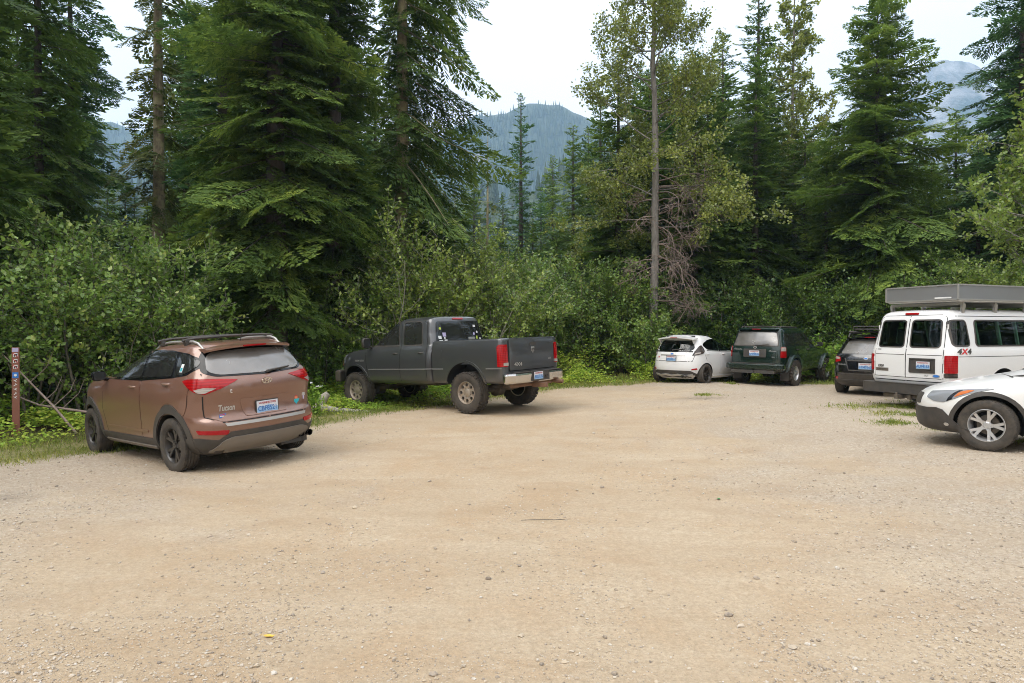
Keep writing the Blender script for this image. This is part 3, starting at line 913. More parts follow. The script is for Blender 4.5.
# ------------------------------------------------------------------ 2  grey pickup
def build_pickup():
    c = Car('pickup_truck', 'dusty charcoal grey crew cab pickup with stickers on its rear window, angled into the verge', 'pickup truck', 'vehicles parked round the gravel lot')
    WB = 3.57; r = .425
    pm = paint('charcoal_paint', (.058, .061, .064), metal=.3, rough=.3, dust=.2, coat=.9, dirt_h=1.0)
    c.loft([(.60, .90, 1.0, 4.30), (.66, .965, .985, 4.42), (.80, .995, .98, 4.50), (.98, 1.005, .98, 4.53), (1.14, 1.0, .98, 4.52), (1.25, .985, .98, 4.46), (1.32, .965, .98, 4.32), (1.38, .945, .98, 3.95),
            (1.425, .925, .98, 3.50), (1.46, .905, .98, 3.32), (1.58, .885, .985, 3.16), (1.74, .855, 1.0, 2.94), (1.88, .82, 1.02, 2.72), (1.98, .785, 1.05, 2.52), (2.04, .73, 1.09, 2.33), (2.075, .61, 1.20, 2.10), (2.09, .40, 1.40, 1.9)],
           nr=(18, 12), nf=(5, 5), br=(.0, .05), bf=(.30, .30), tr=(.0, .01), tf=(.04, .08), zsplit=1.46)
    for sg in (-1, 1): c.cut_cyl(WB, .50, .52, sg * .62, sg * 1.3)
    c.finish_body([pm, M['dark']])
    cab_bvh = c.bvh
    mould = dusty('moulding_highlight_grey', (.16, .165, .17), .35, .2)  # body grey painted lighter for the highlight along the moulding; lettering shares it
    f1 = [(3.10, 1.455), (3.03, 1.52), (2.74, 1.82), (2.58, 1.935), (2.12, 1.965), (2.04, 1.45)]
    f2 = [(1.88, 1.45), (1.93, 1.955), (1.87, 1.97), (1.43, 1.96), (1.37, 1.92), (1.31, 1.45)]
    doors = []
    for ax in 'LR':
        d1 = c.patch('door', [(ax, round_poly([(3.02, .68), (3.10, 1.0), (3.16, 1.40), (3.14, 1.46), (2.80, 1.85), (2.60, 1.985), (2.03, 2.01), (1.97, 1.4), (1.97, .68)], .05))], pm, off=.006)
        d2 = c.patch('door', [(ax, round_poly([(1.955, .68), (1.955, 1.4), (2.01, 2.01), (1.38, 2.0), (1.23, 1.92), (1.15, 1.4), (1.15, .68)], .05))], pm, off=.006)
        for d, f in ((d1, f1), (d2, f2)):
            c.patch('window_seal', [(ax, round_poly([(p[0] + (.02 if p[0] > sum(q[0] for q in f) / len(f) else -.02), p[1] + (.018 if p[1] > 1.65 else -.018)) for p in f], .05))], M['black_plastic'], d, off=.009)
            c.patch('window', [(ax, round_poly(f, .05))], M['glass'], d, off=.011)
        doors.append((d1, d2))
    c.seam([(3.035, .66), (3.115, 1.0), (3.175, 1.41), (2.81, 1.86), (2.61, 2.0)]); c.seam([(1.962, .66), (1.962, 1.4), (2.02, 2.01)]); c.seam([(1.135, .66), (1.135, 1.4), (1.215, 1.93), (1.38, 2.015)])
    c.seam([(4.25, 1.30), (3.6, 1.37), (3.05, 1.40)])
    c.handle(2.12, 1.28, M['black_plastic'], parents=[doors[0][0], doors[1][0]], length=.16)
    c.handle(1.30, 1.28, M['black_plastic'], parents=[doors[0][1], doors[1][1]], length=.16)
    c.patch('side_moulding', [('LR', strip([(3.05, .925), (1.0, .925)], .022))], mould, off=.013)
    c.decal('HEMI 2500', .06, mould, 'L', (3.36, 1.13), 'side_lettering', sx=1.2, bold=.002, off=.008)
    c.patch('rear_window', [('B', round_poly([(-.78, 1.475), (.78, 1.475), (.69, 1.955), (-.69, 1.955)], .06))], M['glass'], off=.008)
    c.patch('high_brake_light', [('B', round_poly([(-.17, 1.995), (.17, 1.995), (.17, 2.03), (-.17, 2.03)], .01))], M['red'], off=.015, cell=.03)
    stk = [(-.62, 1.80, .06, .06, 'lime_print'), (-.66, 1.60, .09, .07, 'white'), (-.52, 1.66, .10, .09, 'lilac_print'), (-.64, 1.51, .11, .06, 'white'), (-.49, 1.52, .09, .06, 'white'), (-.52, 1.585, .05, .05, 'white'),
           (.50, 1.84, .09, .05, 'white'), (.58, 1.70, .06, .06, 'white'), (.46, 1.66, .07, .07, 'lilac_print'), (.36, 1.56, .22, .06, 'silver'), (.55, 1.575, .05, .07, 'lime_print'), (.66, 1.545, .05, .05, 'white')]
    for (x, z, w, h, m_) in stk:
        poly = circ(x, z, w / 2, 10, h / 2) if abs(w - h) < .01 else [(x - w / 2, z - h / 2), (x + w / 2, z - h / 2), (x + w / 2, z + h / 2), (x - w / 2, z + h / 2)]
        c.patch('sticker', [('B', poly)], M[m_], off=.012, cell=.05, rim=False)
    c.patch('windscreen', [('F', round_poly([(-.80, 1.47), (.80, 1.47), (.66, 1.92), (-.66, 1.92)], .05))], M['glass'], off=.006)
    c.patch('grille', [('F', round_poly([(-.42, 1.0), (.42, 1.0), (.46, 1.34), (-.46, 1.34)], .04))], M['chrome'], off=.02)
    c.patch('grille_mesh', [('FF', [(.03, 1.03), (.38, 1.03), (.40, 1.14), (.03, 1.14)]), ('FF', [(.03, 1.19), (.40, 1.19), (.42, 1.30), (.03, 1.30)])], M['black_plastic'], off=.03)
    for sg, ax in ((-1, 'L'), (1, 'R')):
        c.patch('headlight', [('F', [(sg * p[0], p[1]) for p in round_poly([(.52, 1.02), (.92, 1.06), (.90, 1.27), (.52, 1.26)], .03)])], M['lamp'], off=.01)
        c.patch('turn_signal', [(ax, [(4.19, 1.02), (4.30, 1.02), (4.28, 1.25), (4.19, 1.26)])], M['amber'], off=.01)
    c.mirror(3.0, 1.54, [M['black_plastic']], size=(.24, .14, .25), x=1.08, stalk=.1)
    for sg, ax in ((-1, 'L'), (1, 'R')): pass
    c.finish_seams()
    # front bumper
    mb = MB(); mb.prism([(-1.0, 4.12), (-.97, 4.36), (-.7, 4.56), (0, 4.64), (.7, 4.56), (.97, 4.36), (1.0, 4.12), (.7, 4.3), (-.7, 4.3)], .62, .90); mb.build('front_bumper', M['steel'], c.root, bevel=.04)
    # ---- bed
    b = Car.__new__(Car); b.root = c.root; b.cuts = []
    b.loft([(.62, .94, -.98, .955), (.66, .98, -1.0, .955), (.80, 1.0, -1.015, .955), (1.0, 1.01, -1.02, .955), (1.15, 1.012, -1.02, .955), (1.30, 1.005, -1.02, .955), (1.44, .985, -1.02, .955), (1.50, .97, -1.015, .955), (1.525, .945, -1.0, .945)],
           nr=(24, 24), nf=(40, 40), br=(.02, .02), bf=(0, 0), tr=(.02, .02), tf=(0, 0), zsplit=3, NP=80)
    for sg in (-1, 1): b.cut_cyl(0, .52, .54, sg * .60, sg * 1.4)
    mb = MB(); mb.box((0, -.02, 1.45), (1.70, 1.84, .9)); b.cut_mb(mb)
    b.finish_body([pm, M['black_plastic']], name='cargo_bed')
    b.patch('wheel_arch_trim', [('LR', ring_poly(0, .52, .538, .585, 0, 180))], pm, off=.018)
    c.patch('wheel_arch_trim', [('LR', ring_poly(WB, .50, .518, .565, 0, 180))], pm, off=.018)
    b.patch('side_moulding', [('LR', strip([(.93, .925), (.60, .925)], .022)), ('LR', strip([(-.60, .925), (-.97, .925)], .022))], mould, off=.013)
    gate = b.patch('tailgate', [('B', round_poly([(-.765, .87), (.765, .87), (.765, 1.512), (-.765, 1.512)], .03))], pm, off=.022)
    b.patch('gate_shadow_gap', [('B', [(-.785, .85), (.785, .85), (.785, 1.515), (-.785, 1.515)])], M['dark'], off=.002, rim=False)
    b.patch('handle', [('B', round_poly([(-.11, 1.36), (.11, 1.36), (.10, 1.42), (-.10, 1.42)], .02))], M['black_plastic'], gate, off=.035)
    # emblem on the gate: a horned head on a shield
    p, _ = b.hit('B', 0, 1.28)
    e = MB(); e.prism(round_poly([(-.055, .06), (.055, .06), (.05, -.02), (0, -.075), (-.05, -.02)], .015), -.008, 0, XZ)
    e.mat(1).prism([(-.012, -.055), (.012, -.055), (.018, .02), (-.018, .02)], -.012, -.008, XZ)
    for sg in (-1, 1): e.mat(1).prism([(sg * .018, .035), (sg * .045, .03), (sg * .046, -.01), (sg * .03, -.015), (sg * .03, .01), (sg * .016, .012)], -.012, -.008, XZ)
    eo = e.build('emblem', [M['silver'], M['black_plastic']], gate); eo.location = (0, p.y - .022, 1.27)
    b.decal('4X4', .10, M['silver'], 'B', (-.50, .985), 'badge', gate, sx=1.5, bold=.003, off=.026)
    b.decal('2500', .05, M['silver'], 'B', (.60, 1.06), 'badge', gate, off=.026)
    for sg, ax in ((-1, 'L'), (1, 'R')):
        P = lambda pl: [(sg * q[0], q[1]) for q in pl]
        t = b.patch('taillight', [('W', P(round_poly([(.80, .955), (1.05, .955), (1.05, 1.36), (1.0, 1.40), (.815, 1.40)], .02)))], M['red'], off=.016, cell=.03)
        b.patch('reversing_lens', [('W', P([(.80, .975), (.93, .975), (.93, 1.035), (.80, 1.035)]))], M['white_lens'], t, off=.022, cell=.03)
    b.patch('fuel_door', [('L', round_poly([(.62, 1.16), (.80, 1.16), (.80, 1.33), (.62, 1.33)], .03))], pm, off=.006)
    # chrome bumper with plate bay
    mb = MB()
    prof = [(-1.0, -1.02), (-.98, -1.14), (-.80, -1.215), (-.28, -1.235), (.28, -1.235), (.80, -1.215), (.98, -1.14), (1.0, -1.02), (.78, -1.05), (-.78, -1.05)]
    mb.prism(prof, .60, .815)
    for i, v in enumerate(mb.v):
        if v[2] < .7 and v[1] < -1.1: mb.v[i] = (v[0], v[1] + .03, v[2])      # the face rolls under
    bp = mb.build('rear_bumper', M['chrome'], c.root, bevel=.05)
    mb = MB(); mb.prism([(-.30, -1.236), (.30, -1.236), (.30, -1.10), (-.30, -1.10)], .63, .822); mb.box((0, -1.15, .822), (1.5, .12, .012))
    mb.lathe([(-.02, .035), (.03, .035), (.03, .02), (-.02, .02)], 14, Matrix.Translation((.17, -1.245, .72)) @ Matrix.Rotation(PI / 2, 4, 'Z'))
    mb.build('bumper_step_pad', M['black_plastic'], bp)
    c.plate('B55317K', (-.10, -1.248, .735), 0, bp)
    mb = MB(); mb.box((0, -1.2, .53), (.09, .34, .09)); mb.tube([(-.7, -1.0, .56), (.7, -1.0, .56)], .05); mb.build('tow_hitch', M['rust'], c.root)
    mb = MB(); mb.tube([(.66, -.2, .60), (.66, -.95, .58), (.72, -1.28, .55)], .05, 12); mb.build('exhaust_pipe', M['rust'], c.root, smooth=50)
    mb = MB()
    for x in (-.45, .45): mb.box((x, 1.55, .66), (.1, 4.9, .16))
    for y in (0, WB):
        mb.tube([(-.8, y, r), (.8, y, r)], .055); mb.lathe([(-.16, .05), (-.1, .15), (.1, .15), (.16, .05)], 16, Matrix.Translation((.05 if y == 0 else -.25, y, r)))
        for x in (-.5, .5): mb.box((x, y - .05, r + .1), (.07, 1.2, .05))
    for x in (-.62, .62): mb.tube([(x, .12, .35), (x, .05, .85)], .035)
    mb.box((-.2, 2.0, .62), (.5, 1.4, .2)); mb.lathe([(-.12, .03), (-.12, .17), (.12, .17), (.12, .03)], 18, Matrix.Translation((-.35, -.62, .62)) @ Matrix.Rotation(PI / 2, 4, 'Z'))
    mb.build('chassis', M['steel'], c.root)
    mb = MB(); mb.tube([(-.82, 3.28, 1.42), (-.83, 3.3, 1.45), (-.86, 3.2, 2.1)], [.01, .006, .004], 5); mb.build('aerial', M['black_plastic'], c.root)
    for (x, y) in ((-.86, 0), (.86, 0), (-.86, WB), (.86, WB)):
        c.wheel(x, y, r, .29, .235, 'holes', M['rim_bronze'], n=8, lugs=30, steer=0)
    c.place((-.96, 14.45), (-1.0, 0), -51.5, [(-.86, 0), (.86, 0), (-.86, WB), (.86, WB)]); rescale(c, 1.02)
    return c
# place() rebuilds the matrix, so a car's scale is set again after it
def rescale(c, k):
    c.root.matrix_world = c.root.matrix_world @ Matrix.Diagonal((k, k, k, 1))

def wheels(c, hw, WB, r, w, rim, style, mat, **k):
    for (x, y) in ((-hw, 0), (hw, 0), (-hw, WB), (hw, WB)):
        c.wheel(x, y, r, w, rim, style, mat, **k)

def blob_emblem(c, x, z, mats, rx=.06, rz=.03, parent=None, axis='B'):
    o = c.patch('emblem', [(axis, circ(x, z, rx, 20, rz))], mats[0], parent, off=.014, cell=.04)
    c.patch('emblem_badge', [(axis, circ(x, z, rx * .8, 20, rz * .74))], mats[1], o, off=.017, cell=.04)
    return o

# ------------------------------------------------------------------ 3  white hatchback
def build_hatchback():
    c = Car('hatchback', 'white hot hatchback with black wheels and roof spoiler, parked left of the dark green suv', 'hatchback', 'vehicles parked round the gravel lot')
    WB = 2.49; r = .305
    pm = paint('white_paint', (.70, .70, .69), rough=.3, dust=.18, coat=.6, dirt_h=.5)
    kn = [(.17, .72, -.45, 3.1), (.24, .80, -.55, 3.22), (.36, .845, -.63, 3.28), (.52, .86, -.655, 3.29), (.66, .86, -.645, 3.26), (.78, .855, -.62, 3.16), (.86, .845, -.60, 2.95), (.93, .83, -.575, 2.5),
          (.98, .81, -.55, 2.22), (1.05, .78, -.51, 2.02), (1.18, .725, -.43, 1.68), (1.30, .67, -.345, 1.35), (1.385, .615, -.27, 1.02), (1.43, .56, -.20, .80), (1.46, .46, -.10, .55), (1.475, .28, .1, .4)]
    kw = dict(nr=(6, 5.5), nf=(4.5, 4.5), br=(.20, .16), bf=(.36, .34), tr=(.06, .07), tf=(.06, .12), zsplit=.98)
    c.loft(kn, **kw)
    f1 = [(1.72, 1.0), (1.55, 1.10), (1.10, 1.31), (.92, 1.345), (.86, 1.0)]
    f2 = [(.80, 1.0), (.84, 1.355), (.55, 1.355), (.28, 1.32), (.02, 1.235), (-.06, 1.16), (.10, 1.04)]
    rg = round_poly([(-.60, 1.06), (-.50, .985), (.50, .985), (.60, 1.06), (.50, 1.30), (-.50, 1.30)], .06)
    for y in (0, WB):
        for sg in (-1, 1): c.cut_cyl(y, r, .345, sg * .55, sg * 1.2)
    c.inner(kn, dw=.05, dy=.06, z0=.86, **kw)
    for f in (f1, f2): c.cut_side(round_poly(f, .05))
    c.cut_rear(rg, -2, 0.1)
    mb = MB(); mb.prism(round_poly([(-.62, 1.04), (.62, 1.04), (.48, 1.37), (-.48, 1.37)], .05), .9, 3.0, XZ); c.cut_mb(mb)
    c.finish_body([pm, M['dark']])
    c.patch('windscreen', [('F', round_poly([(-.66, 1.02), (.66, 1.02), (.52, 1.385), (-.52, 1.385)], .05))], M['glass_green'], off=.006)
    for ax in 'LR':
        d = c.patch('door', [(ax, round_poly([(1.80, .33), (1.94, .6), (1.86, .94), (.84, .97), (.80, .33)], .06))], pm, off=.005)
        d2 = c.patch('door', [(ax, round_poly([(.78, .33), (.82, .97), (.08, 1.0), (-.05, .90), (.02, .72)] + arc(0, r, .40, 78, 22, 6) + [(.42, .33)], .02))], pm, off=.005)
        c.patch('window', [(ax, round_poly(f1, .05))], M['glass_green'], d, off=.007)
        c.patch('window', [(ax, round_poly(f2, .05))], M['glass_green'], d2, off=.007)
        sg = -1 if ax == 'L' else 1
        c.patch('pillar_trim', [(ax, [(.865, .99), (.81, .99), (.85, 1.36), (.915, 1.355)])], M['gloss_black'], d, off=.010)
        for y, dd in ((1.0, d), (.06, d2)):
            p, n = c.hit(ax, y, .90)
            mb = MB(); mb.tube([(0, -.09, 0), (sg * .022, -.05, 0), (sg * .022, .05, 0), (0, .09, 0)], .014, 8); mb.build('handle', pm, dd, smooth=60).location = p
    c.seam([(.80, .32), (.845, 1.0)]); c.seam([(1.82, .32), (1.955, .6), (1.87, .96)]); c.seam([(-.06, .9), (.01, .72)])
    c.seam([(1.75, .975), (.9, .985), (.06, 1.01)], w=.02)
    gate = c.patch('tailgate', [('B', round_poly([(-.60, .70), (.60, .70), (.64, .90), (.58, .985), (-.58, .985), (-.64, .90)], .05))], pm, off=.006)
    c.patch('rear_window', [('B', rg)], M['glass_green'], gate, off=.007)
    c.patch('rear_window_border', [('B', strip([(-.58, .975), (.58, .975)], .035))], M['gloss_black'], gate, off=.010)
    mb = MB(); p0, _ = c.hit('B', .0, 1.0); p1, _ = c.hit('B', .36, 1.06)
    mb.tube([p0 + Vector((0, -.02, 0)), p0 + Vector((0, -.04, .02)), p1 + Vector((0, -.03, 0))], [.02, .016, .01], 6); mb.build('wiper', M['black_plastic'], gate, smooth=50)
    c.seam([(-.60, .69), (.60, .69)], 'B'); c.seam([(-.60, .69), (-.65, .9), (-.6, .99)], 'B'); c.seam([(.60, .69), (.65, .9), (.6, .99)], 'B')
    c.patch('gate_trim', [('B', strip([(-.40, .865), (.40, .865)], .03))], M['silver'], gate, off=.014)
    blob_emblem(c, 0, .90, (M['silver'], M['blue_print']), .055, .026, gate)
    c.plate_at('BKD4417', 0, .775, 0, gate)
    c.decal('ST', .05, M['red_print'], 'B', (-.46, .80), 'badge', gate, bold=.003, off=.010)
    for sg, ax in ((-1, 'L'), (1, 'R')):
        P = lambda pl: [(sg * q[0], q[1]) for q in pl]
        t = c.patch('taillight', [('W', P(round_poly([(.60, .855), (.82, .89), (.98, .93), (1.0, 1.0), (.90, 1.10), (.80, 1.17), (.74, 1.14), (.66, 1.0)], .03)))], M['smoke_lens'], off=.014, cell=.03)
        c.patch('taillight_lens', [('W', P([(.66, .89), (.84, .92), (.86, .96), (.69, .94)]))], M['white_lens'], t, off=.019, cell=.03)
        c.patch('reflector', [('W', P(round_poly([(.60, .435), (.80, .45), (.78, .50), (.62, .475)], .015)))], M['red_plain'], off=.012, cell=.03)
        c.patch('headlight', [('F', P([(.45, .66), (.78, .76), (.76, .62), (.5, .58)]))], M['lamp'], off=.008)
    c.patch('diffuser', [('B', round_poly([(-.62, .22), (.62, .22), (.70, .32), (.56, .42), (-.56, .42), (-.70, .32)], .04))], M['black_plastic'], off=.012)
    c.patch('diffuser_lip', [('B', strip([(-.60, .30), (-.40, .27), (-.2, .30), (0, .27), (.2, .30), (.40, .27), (.60, .30)], .05))], M['silver'], off=.03)
    mb = MB()
    for x in (.36, .47): mb.lathe([(-.08, .038), (.06, .038), (.06, .032), (-.08, .032)], 14, Matrix.Translation((x, -.58, .25)) @ Matrix.Rotation(PI / 2, 4, 'Z'))
    mb.build('exhaust_tip', M['chrome'], c.root, smooth=40)
    c.patch('grille', [('F', round_poly([(-.42, .3), (.42, .3), (.34, .58), (-.34, .58)], .05))], M['black_plastic'], off=.012)
    # roof spoiler
    vs = []; fs = []; K = 17
    for i in range(K):
        t = -1 + 2 * i / (K - 1); x = .60 * t; k = t * t
        vs += [(x, -.14, 1.437 - .05 * k), (x, -.50 + .10 * k, 1.40 - .05 * k), (x, -.50 + .10 * k, 1.372 - .05 * k), (x, -.20, 1.36 - .05 * k)]
    for i in range(K - 1):
        for j in range(4): fs.append((4 * i + j, 4 * i + (j + 1) % 4, 4 * i + 4 + (j + 1) % 4, 4 * i + 4 + j))
    fs += [(0, 1, 2, 3), tuple(4 * (K - 1) + j for j in (3, 2, 1, 0))]
    mb = MB(); mb.add(vs, fs)
    for sg in (-1, 1): mb.prism([(-.41, 1.335), (-.16, 1.37), (-.26, 1.22), (-.32, 1.20)], sg * .555 - .012, sg * .555 + .012, Matrix(((0, 0, 1, 0), (1, 0, 0, 0), (0, 1, 0, 0), (0, 0, 0, 1))))
    sp = mb.build('roof_spoiler', pm, c.root, smooth=35)
    mb = MB(); mb.box((0, -.507, 1.386), (.22, .012, .018)); mb.build('high_brake_light', M['red'], sp)
    c.patch('side_skirt', [('LR', [(.36, .16), (.38, .27), (2.12, .27), (2.10, .16)])], pm, off=.03)
    c.mirror(1.72, 1.01, [pm], x=.92, size=(.18, .12, .13), stalk=.06)
    interior(c, .70, 0, 2, .35, 1.3, (.3, 1.15))
    mb = MB(); mb.box((0, 1.2, .2), (1.1, 2.6, .08)); mb.tube([(-.6, 0, .28), (.6, 0, .28)], .04); mb.build('underbody', M['black_plastic'], c.root)
    c.finish_seams()
    wheels(c, .74, WB, r, .205, .225, 'thin', M['rim_black'], n=8)
    c.place((5.78, 20.2), (.84, 0), 43, [(-.7, 0), (.7, 0), (-.7, WB), (.7, WB)])
    return c

# ------------------------------------------------------------------ 4  dark green SUV
def build_green_suv():
    c = Car('parked_suv', 'old dark green four wheel drive suv with roof rack and silver wheels', 'suv', 'vehicles parked round the gravel lot')
    WB = 2.675; r = .39
    pm = paint('green_paint', (.006, .022, .017), metal=.3, rough=.25, dust=.12, coat=.8, dirt_h=.8)
    c.loft([(.42, .72, -.82, 3.3), (.48, .80, -.86, 3.42), (.62, .84, -.88, 3.46), (.80, .85, -.885, 3.46), (.98, .848, -.88, 3.42), (1.06, .84, -.875, 3.2), (1.12, .83, -.865, 2.55), (1.16, .815, -.855, 2.3),
            (1.26, .80, -.835, 2.12), (1.42, .765, -.785, 1.88), (1.56, .735, -.735, 1.66), (1.65, .715, -.70, 1.48), (1.705, .68, -.665, 1.34), (1.735, .60, -.57, 1.14), (1.748, .42, -.32, .8)],
           nr=(14, 10), nf=(6, 5), br=(.05, .06), bf=(.2, .28), tr=(.02, .03), tf=(.03, .08), zsplit=1.16)
    for y in (0, WB):
        for sg in (-1, 1): c.cut_cyl(y, r + .03, .45, sg * .52, sg * 1.2)
    c.finish_body([pm, M['dark']])
    q = [(-.64, 1.215), (-.56, 1.56), (.04, 1.575), (.04, 1.205)]
    f2 = [(.12, 1.205), (.12, 1.58), (.80, 1.585), (.86, 1.20)]
    f1 = [(.94, 1.20), (.90, 1.60), (1.28, 1.59), (1.56, 1.42), (1.86, 1.22)]
    for ax in 'LR':
        d1 = c.patch('door', [(ax, round_poly([(1.9, .50), (1.98, .8), (1.94, 1.18), (1.60, 1.44), (1.32, 1.625), (.88, 1.63), (.90, .50)], .05))], pm, off=.005)
        d2 = c.patch('door', [(ax, round_poly([(.88, .50), (.86, 1.63), (.08, 1.62), (.08, 1.1), (.30, .88)] + arc(0, r, .60, 52, 20, 5) + [(.60, .50)], .02))], pm, off=.005)
        for d, f in ((d1, f1), (d2, f2)): c.patch('window', [(ax, round_poly(f, .045))], M['glass'], d, off=.008)
        c.patch('quarter_window', [(ax, round_poly(q, .045))], M['glass'], off=.006)
        sg = -1 if ax == 'L' else 1
        for y, d in ((1.05, d1), (.22, d2)):
            p, n = c.hit(ax, y, 1.09); mb = MB(); mb.box((sg * .01, 0, 0), (.03, .18, .04)); mb.build('handle', M['black_plastic'], d, bevel=.01).location = p
    c.seam([(.89, .48), (.88, 1.6)]); c.seam([(.08, 1.6), (.08, 1.1), (.29, .88)]); c.seam([(1.93, .48), (1.99, .8), (1.95, 1.2)])
    c.patch('side_moulding', [('LR', strip([(1.95, .78), (.62, .78)], .06))], pm, off=.018)
    flare = paint('flare_paint', (.035, .06, .06), metal=.3, rough=.35, dust=.2)
    c.patch('wheel_arch_flare', [('LR', ring_poly(0, r + .03, .445, .52, -14, 194))], flare, off=.06)
    c.patch('wheel_arch_flare', [('LR', ring_poly(WB, r + .03, .445, .52, -14, 194))], flare, off=.06)
    gate = c.patch('tailgate', [('B', round_poly([(-.70, .68), (.70, .68), (.72, 1.14), (.57, 1.68), (-.57, 1.68), (-.72, 1.14)], .04))], pm, off=.006)
    c.patch('rear_window', [('B', round_poly([(-.655, 1.205), (.655, 1.205), (.565, 1.585), (-.565, 1.585)], .05))], M['glass_sky'], gate, off=.012)
    c.patch('rear_window_border', [('B', round_poly([(-.685, 1.18), (.685, 1.18), (.585, 1.61), (-.585, 1.61)], .05))], M['black_plastic'], gate, off=.009)
    c.seam([(-.71, .67), (.71, .67), (.735, 1.14), (.58, 1.70)], 'B'); c.seam([(-.71, .67), (-.735, 1.14), (-.58, 1.70)], 'B')
    c.patch('plate_surround', [('B', round_poly([(-.34, .86), (.34, .86), (.34, 1.10), (-.34, 1.10)], .03))], M['grey_plastic'], gate, off=.03)
    c.patch('plate_recess', [('B', [(-.28, .89), (.28, .89), (.28, 1.07), (-.28, 1.07)])], M['black_plastic'], gate, off=.033)
    p, _ = c.hit('B', 0, .98); c.plate('ANR8046', (0, p.y - .045, .98), 0, gate)
    blob_emblem(c, 0, 1.145, (M['silver'], M['black_plastic']), .05, .035, gate)
    c.decal('TOYOTA', .05, M['silver'], 'B', (-.52, 1.08), 'badge', gate, sx=1.3, off=.012)
    c.decal('4Runner', .055, M['silver'], 'B', (.52, 1.05), 'badge', gate, sx=1.2, off=.012)
    c.decal('SR5', .045, M['silver'], 'B', (.54, .87), 'badge', gate, sx=1.2, off=.012)
    mb = MB(); p0, _ = c.hit('B', 0, 1.21); mb.tube([p0 + Vector((0, -.02, 0)), p0 + Vector((.42, -.03, .03))], [.014, .008], 6); mb.build('wiper', M['black_plastic'], gate)
    mb = MB(); mb.prism(round_poly([(-.62, -.62), (.62, -.62), (.58, -.80), (-.58, -.80)], .04), 1.672, 1.70)
    sp = mb.build('roof_spoiler', pm, c.root); 
    mb = MB(); mb.box((0, -.804, 1.686), (.26, .012, .022)); mb.build('high_brake_light', M['red'], sp)
    for sg, ax in ((-1, 'L'), (1, 'R')):
        P = lambda pl: [(sg * x[0], x[1]) for x in pl]
        t = c.patch('taillight', [('W', P(round_poly([(.735, .86), (.96, .86), (.94, 1.17), (.745, 1.17)], .02)))], M['red'], off=.014, cell=.03)
        c.patch('reversing_lens', [('W', P([(.75, 1.05), (.93, 1.05), (.92, 1.155), (.755, 1.155)]))], M['white_lens'], t, off=.019, cell=.03)
        c.patch('headlight', [('F', P([(.45, .86), (.78, .86), (.78, 1.0), (.45, 1.0)]))], M['lamp'], off=.01)
    c.patch('grille', [('F', [(-.4, .84), (.4, .84), (.4, 1.0), (-.4, 1.0)])], M['grey_plastic'], off=.012)
    c.patch('windscreen', [('F', round_poly([(-.68, 1.2), (.68, 1.2), (.58, 1.62), (-.58, 1.62)], .05))], M['glass'], off=.006)
    mb = MB()
    mb.prism([(-.86, -.72), (-.87, -.93), (-.72, -1.03), (.72, -1.03), (.87, -.93), (.86, -.72)], .50, .68)
    bp = mb.build('rear_bumper', pm, c.root, bevel=.035)
    mb = MB(); mb.prism([(-.66, -1.035), (.66, -1.035), (.66, -.86), (-.66, -.86)], .672, .690); mb.box((0, -1.0, .44), (1.3, .06, .09)); mb.box((0, -1.04, .44), (.08, .12, .08)); mb.build('hitch_bar', M['grey_plastic'], c.root)
    mb = MB()
    for sg in (-1, 1): mb.tube([(sg * .58, .8, 1.715), (sg * .585, .74, 1.755), (sg * .585, -.45, 1.755), (sg * .58, -.52, 1.70)], .018, 8)
    mb.build('roof_rail', M['black_plastic'], c.root, smooth=60)
    for y in (.5, -.3):
        mb = MB(); mb.tube([(-.58, y, 1.76), (0, y, 1.775), (.58, y, 1.76)], .016, 8); mb.build('roof_crossbar', M['black_plastic'], c.root, smooth=60)
    c.mirror(1.84, 1.25, [M['black_plastic']], x=.93, size=(.17, .10, .13), stalk=.05)
    mb = MB(); mb.box((0, 1.2, .46), (1.0, 3.4, .12)); mb.tube([(-.7, 0, r), (.7, 0, r)], .05); mb.lathe([(-.13, .05), (-.08, .14), (.08, .14), (.13, .05)], 14, Matrix.Translation((0, 0, r)))
    mb.tube([(.5, .1, .5), (.55, -.9, .42)], .035)
    for sg in (-1, 1): mb.box((sg * .72, -.46, .34), (.26, .015, .32))
    mb.build('underbody', M['black_plastic'], c.root)
    c.finish_seams()
    wheels(c, .77, WB, r, .27, .215, 'wide', M['rim_silver'], n=5, lugs=28)
    c.place((8.38, 20.2), (.86, 0), 43, [(-.75, 0), (.75, 0), (-.75, WB), (.75, WB)])
    return c

